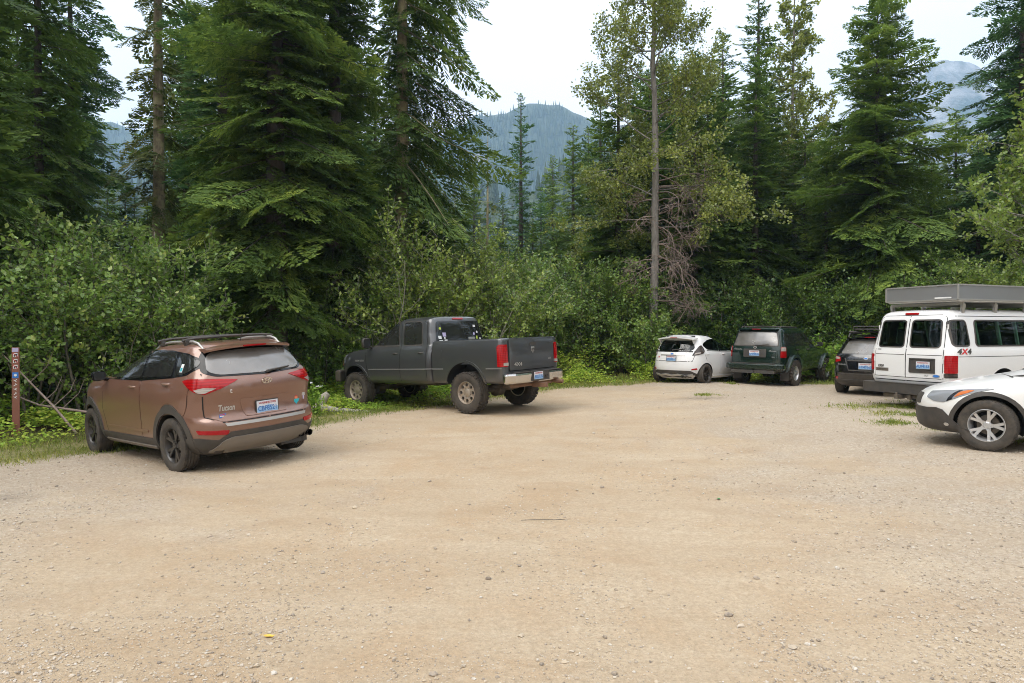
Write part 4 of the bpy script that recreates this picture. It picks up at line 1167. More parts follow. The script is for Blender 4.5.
# ------------------------------------------------------------------ 5  black crossover, half hidden by the van
def build_black_suv():
    c = Car('parked_suv', 'black compact suv half hidden behind the white van', 'suv', 'vehicles parked round the gravel lot')
    WB = 2.635; r = .345
    pm = paint('black_paint', (.006, .006, .007), rough=.18, dust=.06, coat=1.0)
    c.loft([(.24, .74, -.62, 3.3), (.32, .84, -.76, 3.42), (.46, .88, -.84, 3.48), (.62, .89, -.85, 3.49), (.74, .89, -.84, 3.46), (.86, .885, -.82, 3.38), (.95, .875, -.80, 3.1), (1.02, .86, -.775, 2.5), (1.07, .845, -.745, 2.25),
            (1.16, .81, -.65, 2.0), (1.30, .76, -.50, 1.65), (1.42, .70, -.37, 1.3), (1.50, .64, -.28, 1.0), (1.545, .55, -.18, .8), (1.57, .40, 0, .6)],
           nr=(8, 7), nf=(5, 5), br=(.14, .14), bf=(.3, .3), tr=(.04, .06), tf=(.05, .1), zsplit=1.08)
    for y in (0, WB):
        for sg in (-1, 1): c.cut_cyl(y, r, .40, sg * .56, sg * 1.2)
    c.finish_body([pm, M['dark']])
    for f in ([(-.42, 1.16), (-.16, 1.40), (.12, 1.43), (.12, 1.09)], [(.18, 1.09), (.18, 1.435), (.84, 1.45), (.90, 1.07)], [(.96, 1.07), (.92, 1.45), (1.15, 1.42), (1.80, 1.09)]):
        c.patch('window', [('LR', round_poly(f, .04))], M['glass'], off=.006)
    gate = c.patch('tailgate', [('B', round_poly([(-.74, .60), (.74, .60), (.74, .80), (.66, 1.06), (-.66, 1.06), (-.74, .80)], .04))], pm, off=.006)
    c.patch('rear_window', [('B', round_poly([(-.64, 1.08), (.64, 1.08), (.52, 1.44), (-.52, 1.44)], .06))], M['glass_sky'], gate, off=.007)
    c.patch('plate_recess', [('B', [(-.40, .66), (.40, .66), (.44, .90), (-.44, .90)])], M['gloss_black'], gate, off=.010)
    c.patch('plate_trim', [('B', strip([(-.50, .96), (-.40, .66), (.40, .66), (.50, .96)], .03)), ('B', strip([(-.44, .905), (.44, .905)], .03))], M['grey_plastic'], gate, off=.016)
    c.plate_at('BTM9163', 0, .775, 0, gate, .02)
    blob_emblem(c, 0, .965, (M['silver'], M['blue_print']), .05, .028, gate)
    c.decal('SUBARU', .05, M['silver'], 'B', (-.56, .80), 'badge', gate, sx=1.2, off=.012)
    c.seam([(-.75, .59), (.75, .59)], 'B'); c.seam([(-.75, .59), (-.755, .8), (-.67, 1.08)], 'B'); c.seam([(.75, .59), (.755, .8), (.67, 1.08)], 'B')
    for sg, ax in ((-1, 'L'), (1, 'R')):
        P = lambda pl: [(sg * x[0], x[1]) for x in pl]
        t = c.patch('taillight', [('W', P(round_poly([(.62, .88), (.88, .84), (1.04, .86), (1.16, .98), (1.12, 1.03), (.9, 1.03), (.64, .99)], .02)))], M['red'], off=.014, cell=.03)
        c.patch('reversing_lens', [('W', P([(.66, .93), (.86, .94), (.86, 1.01), (.66, .98)]))], M['white_lens'], t, off=.019, cell=.03)
        c.patch('reflector', [('W', P(round_poly([(.70, .42), (.90, .43), (.90, .49), (.70, .48)], .02)))], M['red_plain'], off=.014, cell=.03)
        c.patch('headlight', [('F', P([(.45, .78), (.82, .84), (.82, .70), (.5, .68)]))], M['lamp'], off=.008)
    c.patch('bumper_cladding', [('W', [(-1.25, .26), (1.25, .26), (1.25, .46), (.88, .52), (.6, .42), (-.6, .42), (-.88, .52), (-1.25, .46)])], M['black_plastic'], off=.014)
    c.patch('bumper_step', [('B', strip([(-.66, .575), (.66, .575)], .025))], M['grey_plastic'], off=.014)
    for y in (0, WB): c.patch('wheel_arch_trim', [('LR', ring_poly(y, r, .397, .465, -15, 195))], M['black_plastic'], off=.016)
    c.patch('windscreen', [('F', round_poly([(-.68, 1.11), (.68, 1.11), (.55, 1.48), (-.55, 1.48)], .05))], M['glass'], off=.006)
    mb = MB()
    vs = []; fs = []; K = 13
    for i in range(K):
        t = -1 + 2 * i / (K - 1); x = .58 * t; k = t * t
        vs += [(x, -.15, 1.55 - .05 * k), (x, -.46 + .1 * k, 1.515 - .05 * k), (x, -.46 + .1 * k, 1.49 - .05 * k), (x, -.25, 1.47 - .05 * k)]
    for i in range(K - 1):
        for j in range(4): fs.append((4 * i + j, 4 * i + (j + 1) % 4, 4 * i + 4 + (j + 1) % 4, 4 * i + 4 + j))
    fs += [(0, 1, 2, 3), tuple(4 * (K - 1) + j for j in (3, 2, 1, 0))]
    sp = mb.add(vs, fs).build('roof_spoiler', pm, c.root, smooth=35)
    mb = MB(); mb.box((0, -.466, 1.502), (.24, .012, .018)); mb.build('high_brake_light', M['red'], sp)
    for sg in (-1, 1):
        mb = MB(); mb.tube([(sg * .56, 1.0, 1.52), (sg * .575, .9, 1.60), (sg * .575, -.1, 1.595), (sg * .56, -.26, 1.50)], .02, 8); mb.build('roof_rail', M['black_plastic'], c.root, smooth=60)
    for y in (.65, .05):
        mb = MB(); mb.tube([(-.64, y, 1.64), (.64, y, 1.64)], .022, 8); mb.build('roof_crossbar', M['black_plastic'], c.root, smooth=60)
    mb = MB(); mb.box((0, .35, 1.71), (.9, .9, .04)); mb.tube([(-.48, -.12, 1.70), (-.48, -.12, 1.78), (.48, -.12, 1.78), (.48, -.12, 1.70)], .016); mb.tube([(-.48, .82, 1.70), (-.48, .82, 1.78), (.48, .82, 1.78), (.48, .82, 1.70)], .016)
    mb.tube([(-.48, -.12, 1.78), (-.48, .82, 1.78)], .016); mb.tube([(.48, -.12, 1.78), (.48, .82, 1.78)], .016); mb.build('roof_basket', M['black_plastic'], c.root)
    c.mirror(1.78, 1.10, [pm], x=.96, size=(.2, .12, .14), stalk=.06)
    mb = MB(); mb.box((0, 1.2, .28), (1.1, 3.0, .1)); mb.tube([(-.7, 0, r), (.7, 0, r)], .045); mb.build('underbody', M['black_plastic'], c.root)
    c.finish_seams()
    wheels(c, .78, WB, r, .225, .22, 'wide', M['rim_grey'], n=5)
    c.place((8.90, 17.2), (0, -.83), 42, [(-.75, 0), (.75, 0), (-.75, WB), (.75, WB)])
    return c

# ------------------------------------------------------------------ 6  white passenger van
def build_van():
    c = Car('passenger_van', 'white long passenger van with a hitch and a roof rack, parked behind the white wagon', 'van', 'vehicles parked round the gravel lot')
    WB = 3.51; r = .39; RO = -1.62
    pm = paint('van_white_paint', (.72, .72, .71), rough=.34, dust=.16, coat=.5, dirt_h=.6)
    kn = [(.50, .90, RO + .10, 4.1), (.56, .97, RO + .04, 4.28), (.70, 1.0, RO, 4.36), (.95, 1.015, RO, 4.38), (1.15, 1.01, RO + .005, 4.3), (1.24, 1.0, RO + .02, 3.95), (1.30, .985, RO + .03, 3.55), (1.36, .97, RO + .045, 3.35),
          (1.55, .945, RO + .075, 3.1), (1.75, .915, RO + .11, 2.86), (1.93, .88, RO + .15, 2.62), (2.03, .835, RO + .20, 2.42), (2.085, .76, RO + .28, 2.22), (2.115, .62, RO + .42, 2.0), (2.13, .4, RO + .7, 1.7)]
    kw = dict(nr=(20, 16), nf=(6, 6), br=(.09, .10), bf=(.25, .25), tr=(.02, .02), tf=(.05, .08), zsplit=1.3, NP=84)
    c.loft(kn, **kw)
    sw = [[(-1.42, 1.37), (-1.385, 1.87), (-1.06, 1.87), (-1.01, 1.37)], [(-.80, 1.37), (-.78, 1.87), (.86, 1.87), (.86, 1.37)], [(1.0, 1.37), (1.0, 1.87), (2.02, 1.87), (2.02, 1.37)], [(2.16, 1.37), (2.16, 1.87), (2.44, 1.86), (2.96, 1.37)]]
    rwn = [(-.705, 1.33), (-.67, 1.88), (-.06, 1.88), (-.06, 1.33)]
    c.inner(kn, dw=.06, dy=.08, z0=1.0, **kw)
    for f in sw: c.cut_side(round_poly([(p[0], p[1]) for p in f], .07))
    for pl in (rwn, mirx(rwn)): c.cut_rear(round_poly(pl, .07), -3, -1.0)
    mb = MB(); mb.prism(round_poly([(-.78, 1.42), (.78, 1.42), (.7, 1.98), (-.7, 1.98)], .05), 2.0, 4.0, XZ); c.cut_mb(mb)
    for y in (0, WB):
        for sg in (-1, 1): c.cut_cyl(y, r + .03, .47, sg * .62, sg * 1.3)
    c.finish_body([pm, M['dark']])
    c.patch('windscreen', [('F', round_poly([(-.8, 1.4), (.8, 1.4), (.72, 2.0), (-.72, 2.0)], .05))], M['glass_green'], off=.006)
    grow = lambda f, d: [(q[0] + (d if q[0] > sum(e[0] for e in f) / len(f) else -d), q[1] + (d if q[1] > sum(e[1] for e in f) / len(f) else -d)) for q in f]
    dk = glass_mat('corner_glass', (.006, .007, .007))
    for ax in 'LR':
        for i, f in enumerate(sw):
            n = 'window'
            fr = c.patch(n, [(ax, round_poly(grow(f, .012), .08))], M['glass_green'], off=.006)
            g1 = round_poly(grow(f, .03), .09, 5); g0 = round_poly(grow(f, -.004), .07, 5)
            c.patch('window_seal', [(ax, strip(round_poly(grow(f, .012), .08, 5) + round_poly(grow(f, .012), .08, 5)[:1], .03))], M['black_plastic'], fr, off=.010)
    c.seam([(2.10, .6), (2.10, 1.9)]); c.seam([(.93, .6), (.93, 1.9), (2.08, 1.92)]); c.seam([(-1.50, 1.14), (4.0, 1.14)], w=.012); c.seam([(-1.5, 1.97), (2.3, 1.97)], w=.014)
    # rear doors
    for sg in (-1, 1):
        P = lambda pl: [(sg * q[0], q[1]) for q in pl]
        d = c.patch('rear_door', [('B', P(round_poly([(.012, .62), (.775, .62), (.785, 1.2), (.745, 1.94), (.65, 1.985), (.012, 1.985), (.012, 1.9), (.012, 1.88), (.06, 1.88), (.67, 1.88), (.705, 1.33), (.06, 1.33), (.06, 1.875), (.012, 1.875)], .0)))], pm, off=.006)
        f = P(rwn) if sg < 0 else mirx(rwn)
        f = [(sg * abs(q[0]), q[1]) for q in rwn]
        w_ = c.patch('rear_window', [('B', round_poly([(q[0] + math.copysign(.012 if abs(q[0]) > .3 else -.012, q[0]), q[1] + (.012 if q[1] > 1.5 else -.012)) for q in f], .08))], M['glass_green'], d, off=.008)
        lo = round_poly([(q[0] + math.copysign(.012 if abs(q[0]) > .3 else -.012, q[0]), q[1] + (.012 if q[1] > 1.5 else -.012)) for q in f], .08, 5)
        c.patch('window_seal', [('B', strip(lo + lo[:1], .028))], M['black_plastic'], w_, off=.011)
        for z in (.75, 1.05, 1.75):
            p, _ = c.hit('B', sg * .80, z); mb = MB(); mb.tube([(0, -.012, -.05), (0, -.012, .05)], .014, 8); mb.build('hinge', pm, d).location = p
        t = c.patch('taillight', [('W', P(round_poly([(.825, .80), (1.07, .80), (1.07, 1.16), (.825, 1.16)], .02)))], M['red'], off=.018, cell=.03)
        c.patch('reversing_lens', [('W', P(round_poly([(.825, .71), (1.07, .71), (1.07, .795), (.825, .795)], .01)))], M['smoke_lens'], t, off=.017, cell=.03)
        c.patch('headlight', [('F', P([(.5, .9), (.9, .9), (.9, 1.12), (.5, 1.12)]))], M['lamp'], off=.01)
    c.seam([(0, .60), (0, 1.98)], 'B', .018); c.seam([(-.785, .61), (-.795, 1.2), (-.755, 1.95), (-.65, 1.998), (.65, 1.998), (.755, 1.95), (.795, 1.2), (.785, .61)], 'B', .012); c.seam([(-.785, .607), (.785, .607)], 'B', .016)
    c.patch('door_crease', [('B', strip([(-.77, 1.16), (-.03, 1.16)], .012)), ('B', strip([(.03, 1.16), (.77, 1.16)], .012)), ('B', strip([(-.77, .68), (.77, .68)], .012))], M['grey_plastic'], off=.0075, rim=False)
    c.patch('plate_recess', [('B', round_poly([(.10, .80), (.64, .80), (.64, 1.08), (.10, 1.08)], .02))], M['black_plastic'], off=.012)
    c.patch('plate_recess_frame', [('B', strip([(.10, .80), (.64, .80), (.64, 1.08), (.10, 1.08), (.10, .80)], .03))], M['grey_plastic'], off=.022)
    p, _ = c.hit('B', .42, .95); c.plate('AUF4183', (.40, p.y - .022, .95), 0)
    c.decal('XLT', .05, M['black_plastic'], 'B', (.47, .735), 'badge', off=.010)
    blob_emblem(c, .67, .735, (M['silver'], M['blue_print']), .075, .034)
    c.decal('E350', .075, M['black_plastic'], 'B', (-.62, .90), 'badge', off=.010, shear=.2, bold=.003)
    c.patch('badge_plate', [('B', [(-.76, .79), (-.42, .79), (-.42, .86), (-.76, .86)])], M['skid'], off=.010)
    c.decal('SUPER DUTY', .045, M['black_plastic'], 'B', (-.59, .825), 'badge', off=.014)
    c.decal('FORD', .04, M['grey_plastic'], 'B', (-.68, 1.26), 'badge', off=.010)
    c.decal('4   4', .15, M['black_plastic'], 'L', (-1.08, 1.22), 'side_lettering', shear=.3, bold=.007, sx=1.35); c.decal('X', .15, M['red_print'], 'L', (-1.08, 1.22), 'side_lettering', shear=.3, bold=.007, sx=1.35)
    c.decal('4   4', .15, M['black_plastic'], 'R', (-1.20, 1.24), 'side_lettering', shear=.3, bold=.007, sx=1.35); c.decal('X', .15, M['red_print'], 'R', (-1.20, 1.24), 'side_lettering', shear=.3, bold=.007, sx=1.35)
    mb = MB(); p, _ = c.hit('B', 0, 2.04); mb.box((0, p.y - .012, 2.03), (.30, .05, .05)); mb.build('high_brake_light', M['red'], c.root, bevel=.012)
    mb = MB(); mb.prism([(-.97, RO + .1), (-.96, RO - .11), (-.88, RO - .18), (.88, RO - .18), (.96, RO - .11), (.97, RO + .1)], .33, .55); mb.box((0, RO - .14, .555), (1.2, .1, .012))
    bp = mb.build('rear_bumper', M['grey_plastic'], c.root, bevel=.03)
    mb = MB(); mb.box((0, RO - .06, .28), (.9, .07, .07)); mb.box((0, RO - .17, .27), (.09, .22, .09)); mb.tube([(0, RO - .26, .27), (0, RO - .26, .36)], .025); mb.box((.2, RO - .12, .27), (.08, .06, .10)); mb.build('tow_hitch', M['steel'], c.root)
    # interior: ribs, seats
    mb = MB()
    for sg in (-1, 1):
        for y in (-.55, .15, .72, 1.3, 1.75): mb.box((sg * .80, y, 1.55), (.05, .05, .85), rot=(.28, 0, 0))
    mb.build('interior_trim', M['int_pale'], c.root)
    interior(c, .78, 0, 2, .75, 1.8, (-.6, .5, 1.6))
    # roof rack
    for y in (-1.0, 0.0, 1.0, 1.9):
        mb = MB(); mb.box((0, y, 2.23), (1.66, .06, .06))
        for sg in (-1, 1): mb.box((sg * .80, y, 2.10), (.05, .09, .26), rot=(0, sg * .15, 0))
        mb.build('roof_crossbar', M['silver'], c.root)
    c.mirror(2.95, 1.45, [M['black_plastic']], x=1.15, size=(.24, .14, .28), stalk=.1)
    mb = MB(); mb.box((0, 1.2, .52), (1.1, 5.0, .14)); mb.tube([(-.75, 0, r), (.75, 0, r)], .06); mb.lathe([(-.16, .05), (-.1, .16), (.1, .16), (.16, .05)], 14, Matrix.Translation((.0, 0, r))); mb.build('chassis', M['steel'], c.root)
    c.finish_seams()
    wheels(c, .84, WB, r, .25, .21, 'wide', M['rim_grey'], n=6)
    c.place((8.78, 13.7), (.98, RO), 68, [(-.8, 0), (.8, 0), (-.8, WB), (.8, WB)])
    # the shallow panelled box carried on the rack
    b = MB()
    x0, x1, y0, y1, z0, z1 = -.72, .93, -1.32, 2.1, 2.31, 2.61
    b.mat(0).box(((x0 + x1) / 2, (y0 + y1) / 2, (z0 + z1) / 2), (x1 - x0, y1 - y0, z1 - z0))
    box = b.build('roof_box', M['panel'], None)
    tag(box, 'long shallow grey panelled box carried on the rack of the white van', 'roof box')
    box.matrix_world = c.root.matrix_world
    e = MB(); t = .028
    for x in (x0, x1):
        for y in (y0, y1): e.box((x, y, (z0 + z1) / 2), (t, t, z1 - z0 + .006))
        for z in (z0, z1): e.box((x, (y0 + y1) / 2, z), (t, y1 - y0 - t, t))
    for y in (y0, y1):
        for z in (z0, z1): e.box(((x0 + x1) / 2, y, z), (x1 - x0 - t, t, t))
    e.build('edge_trim', M['silver'], box)
    k = MB(); k.box(((x0 + x1) / 2, (y0 + y1) / 2, z0 - .027), (x1 - x0 - .04, y1 - y0 - .1, .022)); k.build('base_board', M['white'], box)
    m2 = MB(); m2.box((.62, y0 - .016, 2.35), (.36, .006, .03)); m2.build('name_plate', M['white'], box)
    return c

# ------------------------------------------------------------------ 7  white wagon, nose into the picture
def build_wagon():
    c = Car('station_wagon', 'white wagon with black arch trim, only its front end in view at the right', 'station wagon', 'vehicles parked round the gravel lot')
    WB = 2.745; r = .363
    pm = paint('pearl_white_paint', (.72, .715, .69), rough=.28, dust=.12, coat=.8, dirt_h=.42)
    c.loft([(.22, .84, -.66, 3.47), (.27, .885, -.82, 3.545), (.36, .905, -.96, 3.575), (.50, .915, -1.02, 3.585), (.60, .925, -1.04, 3.59), (.70, .925, -1.04, 3.565), (.80, .922, -1.03, 3.48), (.88, .918, -1.02, 3.30), (.965, .91, -1.01, 2.98),
            (1.035, .90, -1.0, 2.62), (1.09, .885, -.985, 2.36), (1.13, .865, -.96, 2.22), (1.26, .82, -.88, 1.88), (1.42, .76, -.77, 1.46), (1.54, .70, -.68, 1.1), (1.60, .63, -.58, .85), (1.635, .5, -.4, .6), (1.65, .3, 0, .3)],
           nr=(9, 8), nf=(6.5, 5), br=(.14, .12), bf=(.42, .34), tr=(.03, .05), tf=(.05, .10), NP=84)
    for y in (0, WB):
        for sg in (-1, 1): c.cut_cyl(y, r, .425, sg * .58, sg * 1.2)
    c.finish_body([pm, M['dark']])
    bp = M['black_plastic']
    for y in (0, WB):
        c.patch('wheel_arch_trim', [('LR', ring_poly(y, r, .422, .478, -16 if y else -16, 196))], bp, off=.018, cell=.04)
    c.patch('sill_trim', [('LR', [(.44, .24), (.46, .40), (2.30, .40), (2.32, .24)])], bp, off=.016)
    c.patch('bumper_cladding', [('V', [(-1.06, .235), (1.06, .235), (1.06, .295), (1.0, .31), (.90, .40), (.76, .55), (.66, .575), (.46, .56), (-.46, .56), (-.66, .575), (-.76, .55), (-.90, .40), (-1.0, .31), (-1.06, .295)])], bp, off=.02, cell=.03)
    for sg, ax in ((-1, 'L'), (1, 'R')):
        P = lambda pl: [(sg * x[0], x[1]) for x in pl]
        h = c.patch('headlight', [('V', P(round_poly([(.40, .80), (.42, .71), (.60, .665), (.77, .66), (.90, .72), (1.04, .815), (1.14, .88), (1.05, .885), (.88, .865), (.62, .825)], .012)))], M['lamp'], off=.010, cell=.025)
        c.patch('turn_signal', [('V', P(round_poly([(.885, .74), (.985, .81), (.995, .845), (.915, .845), (.87, .815)], .008)))], M['amber'], h, off=.016, cell=.025)
        c.patch('headlight_bezel', [('V', P([(.81, .675), (.868, .71), (.855, .84), (.815, .835)]))], M['gloss_black'], h, off=.015, cell=.025)
        c.patch('fog_lamp', [('V', P(circ(.80, .34, .035, 12, .022)))], M['silver'], off=.026, cell=.03)
        d1 = c.patch('door', [(ax, round_poly([(2.05, .42), (2.14, .75), (2.0, 1.06), (.95, 1.08), (.95, .42)], .05))], pm, off=.006)
        c.patch('door', [(ax, round_poly([(.93, .42), (.93, 1.08), (-.2, 1.10), (-.2, .9)] + arc(0, r, .52, 70, 25, 6) + [(.55, .42)], .02))], pm, off=.006)
        c.patch('window', [(ax, round_poly([(2.0, 1.12), (1.45, 1.42), (1.05, 1.54), (.98, 1.12)], .05))], M['glass'], d1, off=.008)
        c.patch('window', [(ax, round_poly([(.92, 1.11), (.98, 1.545), (.2, 1.55), (.12, 1.12)], .05))], M['glass'], off=.008)
        c.patch('quarter_window', [(ax, round_poly([(.05, 1.12), (.13, 1.54), (-.35, 1.50), (-.66, 1.22)], .05))], M['glass'], off=.008)
        c.patch('taillight', [(ax, [(-.95, .85), (-.70, .88), (-.68, 1.02), (-.95, 1.02)]), ('B', P([(.5, .86), (.85, .86), (.85, 1.02), (.5, .98)]))], M['red'], off=.012)
    c.patch('grille', [('F', round_poly([(-.28, .60), (.28, .60), (.26, .76), (-.26, .76)], .04))], bp, off=.012)
    c.patch('windscreen', [('F', round_poly([(-.74, 1.13), (.74, 1.13), (.60, 1.56), (-.60, 1.56)], .05))], M['glass'], off=.006)
    c.patch('rear_window', [('B', round_poly([(-.68, 1.12), (.68, 1.12), (.56, 1.5), (-.56, 1.5)], .05))], M['glass'], off=.006)
    mb = MB(); p0, _ = c.hit('T', -.55, 2.42); mb.tube([p0 + Vector((0, 0, .008)), p0 + Vector((.5, .06, .02))], .012, 6); mb.tube([p0 + Vector((.1, -.02, .012)), p0 + Vector((-.12, -.18, .05))], .012, 6); mb.build('wiper', bp, c.root)
    c.seam([(2.075, .42), (2.165, .75), (2.02, 1.06)]); c.seam([(3.05, .945), (2.8, 1.0), (2.3, 1.055), (2.0, 1.09)]); c.seam([(.94, .4), (.94, 1.1)]);
    for sg in (-1, 1):
        mb = MB(); mb.tube([(sg * .60, 1.1, 1.57), (sg * .63, 1.0, 1.66), (sg * .63, -.5, 1.65), (sg * .6, -.6, 1.57)], .022, 8); mb.build('roof_rail', bp, c.root, smooth=60)
    c.mirror(1.84, 1.14, [pm], x=1.02, size=(.2, .13, .14), stalk=.06)
    mb = MB(); mb.box((0, 1.2, .28), (1.2, 3.6, .1)); mb.build('underbody', bp, c.root)
    c.finish_seams()
    for (x, y) in ((-.80, 0), (.80, 0), (-.80, WB), (.80, WB)):
        c.wheel(x, y, r, .225, .232, 'twin', M['rim_silver'], n=5, steer=-20 if y else 0)
    c.place((6.80, 9.72), (-.91, WB), -62, [(-.8, 0), (.8, 0), (-.8, WB), (.8, WB)])
    return c
# ------------------------------------------------------------------ light: a hazy overcast noon
SUN_EL, SUN_AZ = 56.0, -125.0        # azimuth measured right of the view axis
def build_light():
    w = bpy.data.worlds.new('World'); SC.world = w; w.use_nodes = True
    nt = w.node_tree; nt.nodes.clear()
    out = nt.nodes.new('ShaderNodeOutputWorld')
    sky = nt.nodes.new('ShaderNodeTexSky'); sky.sky_type = 'NISHITA'; sky.sun_disc = False
    sky.sun_elevation = R_(SUN_EL); sky.sun_rotation = R_(SUN_AZ); sky.air_density = 1.2; sky.dust_density = 4.0; sky.ozone_density = 1.0
    # a thin even cloud layer takes the blue out of the sky
    tc = nt.nodes.new('ShaderNodeTexCoord')
    # (an overcast sky is brightest overhead, about twice as bright as at the horizon)
    sp = N(nt, 'ShaderNodeSeparateXYZ', {0: tc.outputs['Generated']})
    up = mth(nt, 'ADD', .86, mth(nt, 'MULTIPLY', ramp(nt, sp.outputs[2], [(.12, 0.0), (.85, 1.0)]), 1.0))
    cl = ramp(nt, noise(nt, 1.3, 5, .55, tc.outputs['Generated'], .5), [(.3, (8.2, 7.75, 7.5)), (.7, (9.8, 9.3, 9.0))])
    cl = mixc(nt, 1.0, cl, up, 'MULTIPLY')
    c = mixc(nt, .80, sky.outputs[0], cl)
    bg = N(nt, 'ShaderNodeBackground', {0: c, 1: SKY_STRENGTH})
    nt.links.new(bg.outputs[0], out.inputs[0])
    ld = bpy.data.lights.new('sun', 'SUN'); ld.energy = SUN_STRENGTH; ld.angle = R_(40); ld.color = (1.0, .955, .88)
    lo = bpy.data.objects.new('sun', ld); COL.objects.link(lo)
    el, az = R_(SUN_EL), R_(SUN_AZ)
    d = Vector((math.sin(az) * math.cos(el), math.cos(az) * math.cos(el), math.sin(el)))
    lo.rotation_euler = d.to_track_quat('Z', 'Y').to_euler()
    lo.location = d * 60
    SC.view_settings.view_transform = 'Standard'; SC.view_settings.look = 'None'
    SC.view_settings.exposure = EXPOSURE; SC.view_settings.gamma = 1.0
    SC.view_settings.use_curve_mapping = False
    SC.cycles.use_denoising = True
    try: SC.cycles.denoiser = 'OPENIMAGEDENOISE'
    except Exception: pass
    try:
        SC.cycles.denoising_input_passes = 'RGB_ALBEDO_NORMAL'; SC.cycles.denoising_prefilter = 'NONE'; SC.cycles.denoising_quality = 'HIGH'
    except Exception: pass
    SC.cycles.pixel_filter_type = 'BLACKMAN_HARRIS'; SC.cycles.filter_width = 1.0
    SC.cycles.max_bounces = 6; SC.cycles.diffuse_bounces = 3; SC.cycles.glossy_bounces = 3; SC.cycles.transmission_bounces = 4; SC.cycles.transparent_max_bounces = 8
    SC.cycles.volume_bounces = 2
    SC.cycles.use_adaptive_sampling = True; SC.cycles.adaptive_threshold = .02
SKY_STRENGTH = .10
SUN_STRENGTH = 1.5
EXPOSURE = 0.95
# ------------------------------------------------------------------ plants
def leaf_mat(name, stops, trans=.38, rough=.55, big=.35, spec=.32):
    """foliage colour: each spray has its own tone, broad patches of the crown differ a little"""
    m, nt, out = new_mat(name)
    a = N(nt, 'ShaderNodeAttribute', attribute_name='rnd').outputs['Fac']
    oi = N(nt, 'ShaderNodeObjectInfo').outputs['Random']
    n = noise(nt, .9, 3, .6, objco(nt))
    f = mth(nt, 'ADD', mth(nt, 'MULTIPLY', a, .72), mth(nt, 'ADD', mth(nt, 'MULTIPLY', mth(nt, 'SUBTRACT', n, .5), big), mth(nt, 'MULTIPLY', oi, .22)), True)
    c = ramp(nt, f, stops)
    d = N(nt, 'ShaderNodeBsdfPrincipled', {'Base Color': c, 'Roughness': rough, 'Specular IOR Level': spec})
    t = N(nt, 'ShaderNodeBsdfTranslucent', {0: c})
    mx = N(nt, 'ShaderNodeMixShader', {0: trans, 1: d.outputs[0], 2: t.outputs[0]})
    nt.links.new(mx.outputs[0], out.inputs[0])
    return m

def bark_mat(name, a, b, scale=6.0, lichen=None):
    m, nt, out = new_mat(name)
    oc = objco(nt)
    mp = N(nt, 'ShaderNodeMapping', {0: oc, 'Scale': (1, 1, .22)}).outputs[0]
    f = noise(nt, scale * 2, 6, .7, mp)
    c = mixc(nt, ramp(nt, f, [(.3, 0.0), (.7, 1.0)]), a, b)
    if lichen:
        g = noise(nt, 3.2, 5, .7, oc)
        c = mixc(nt, ramp(nt, g, [(.42, 0.0), (.6, .85)]), c, lichen)
    pbsdf(nt, out, color=c, rough=.9, normal=bump(nt, f, .7, .03))
    return m

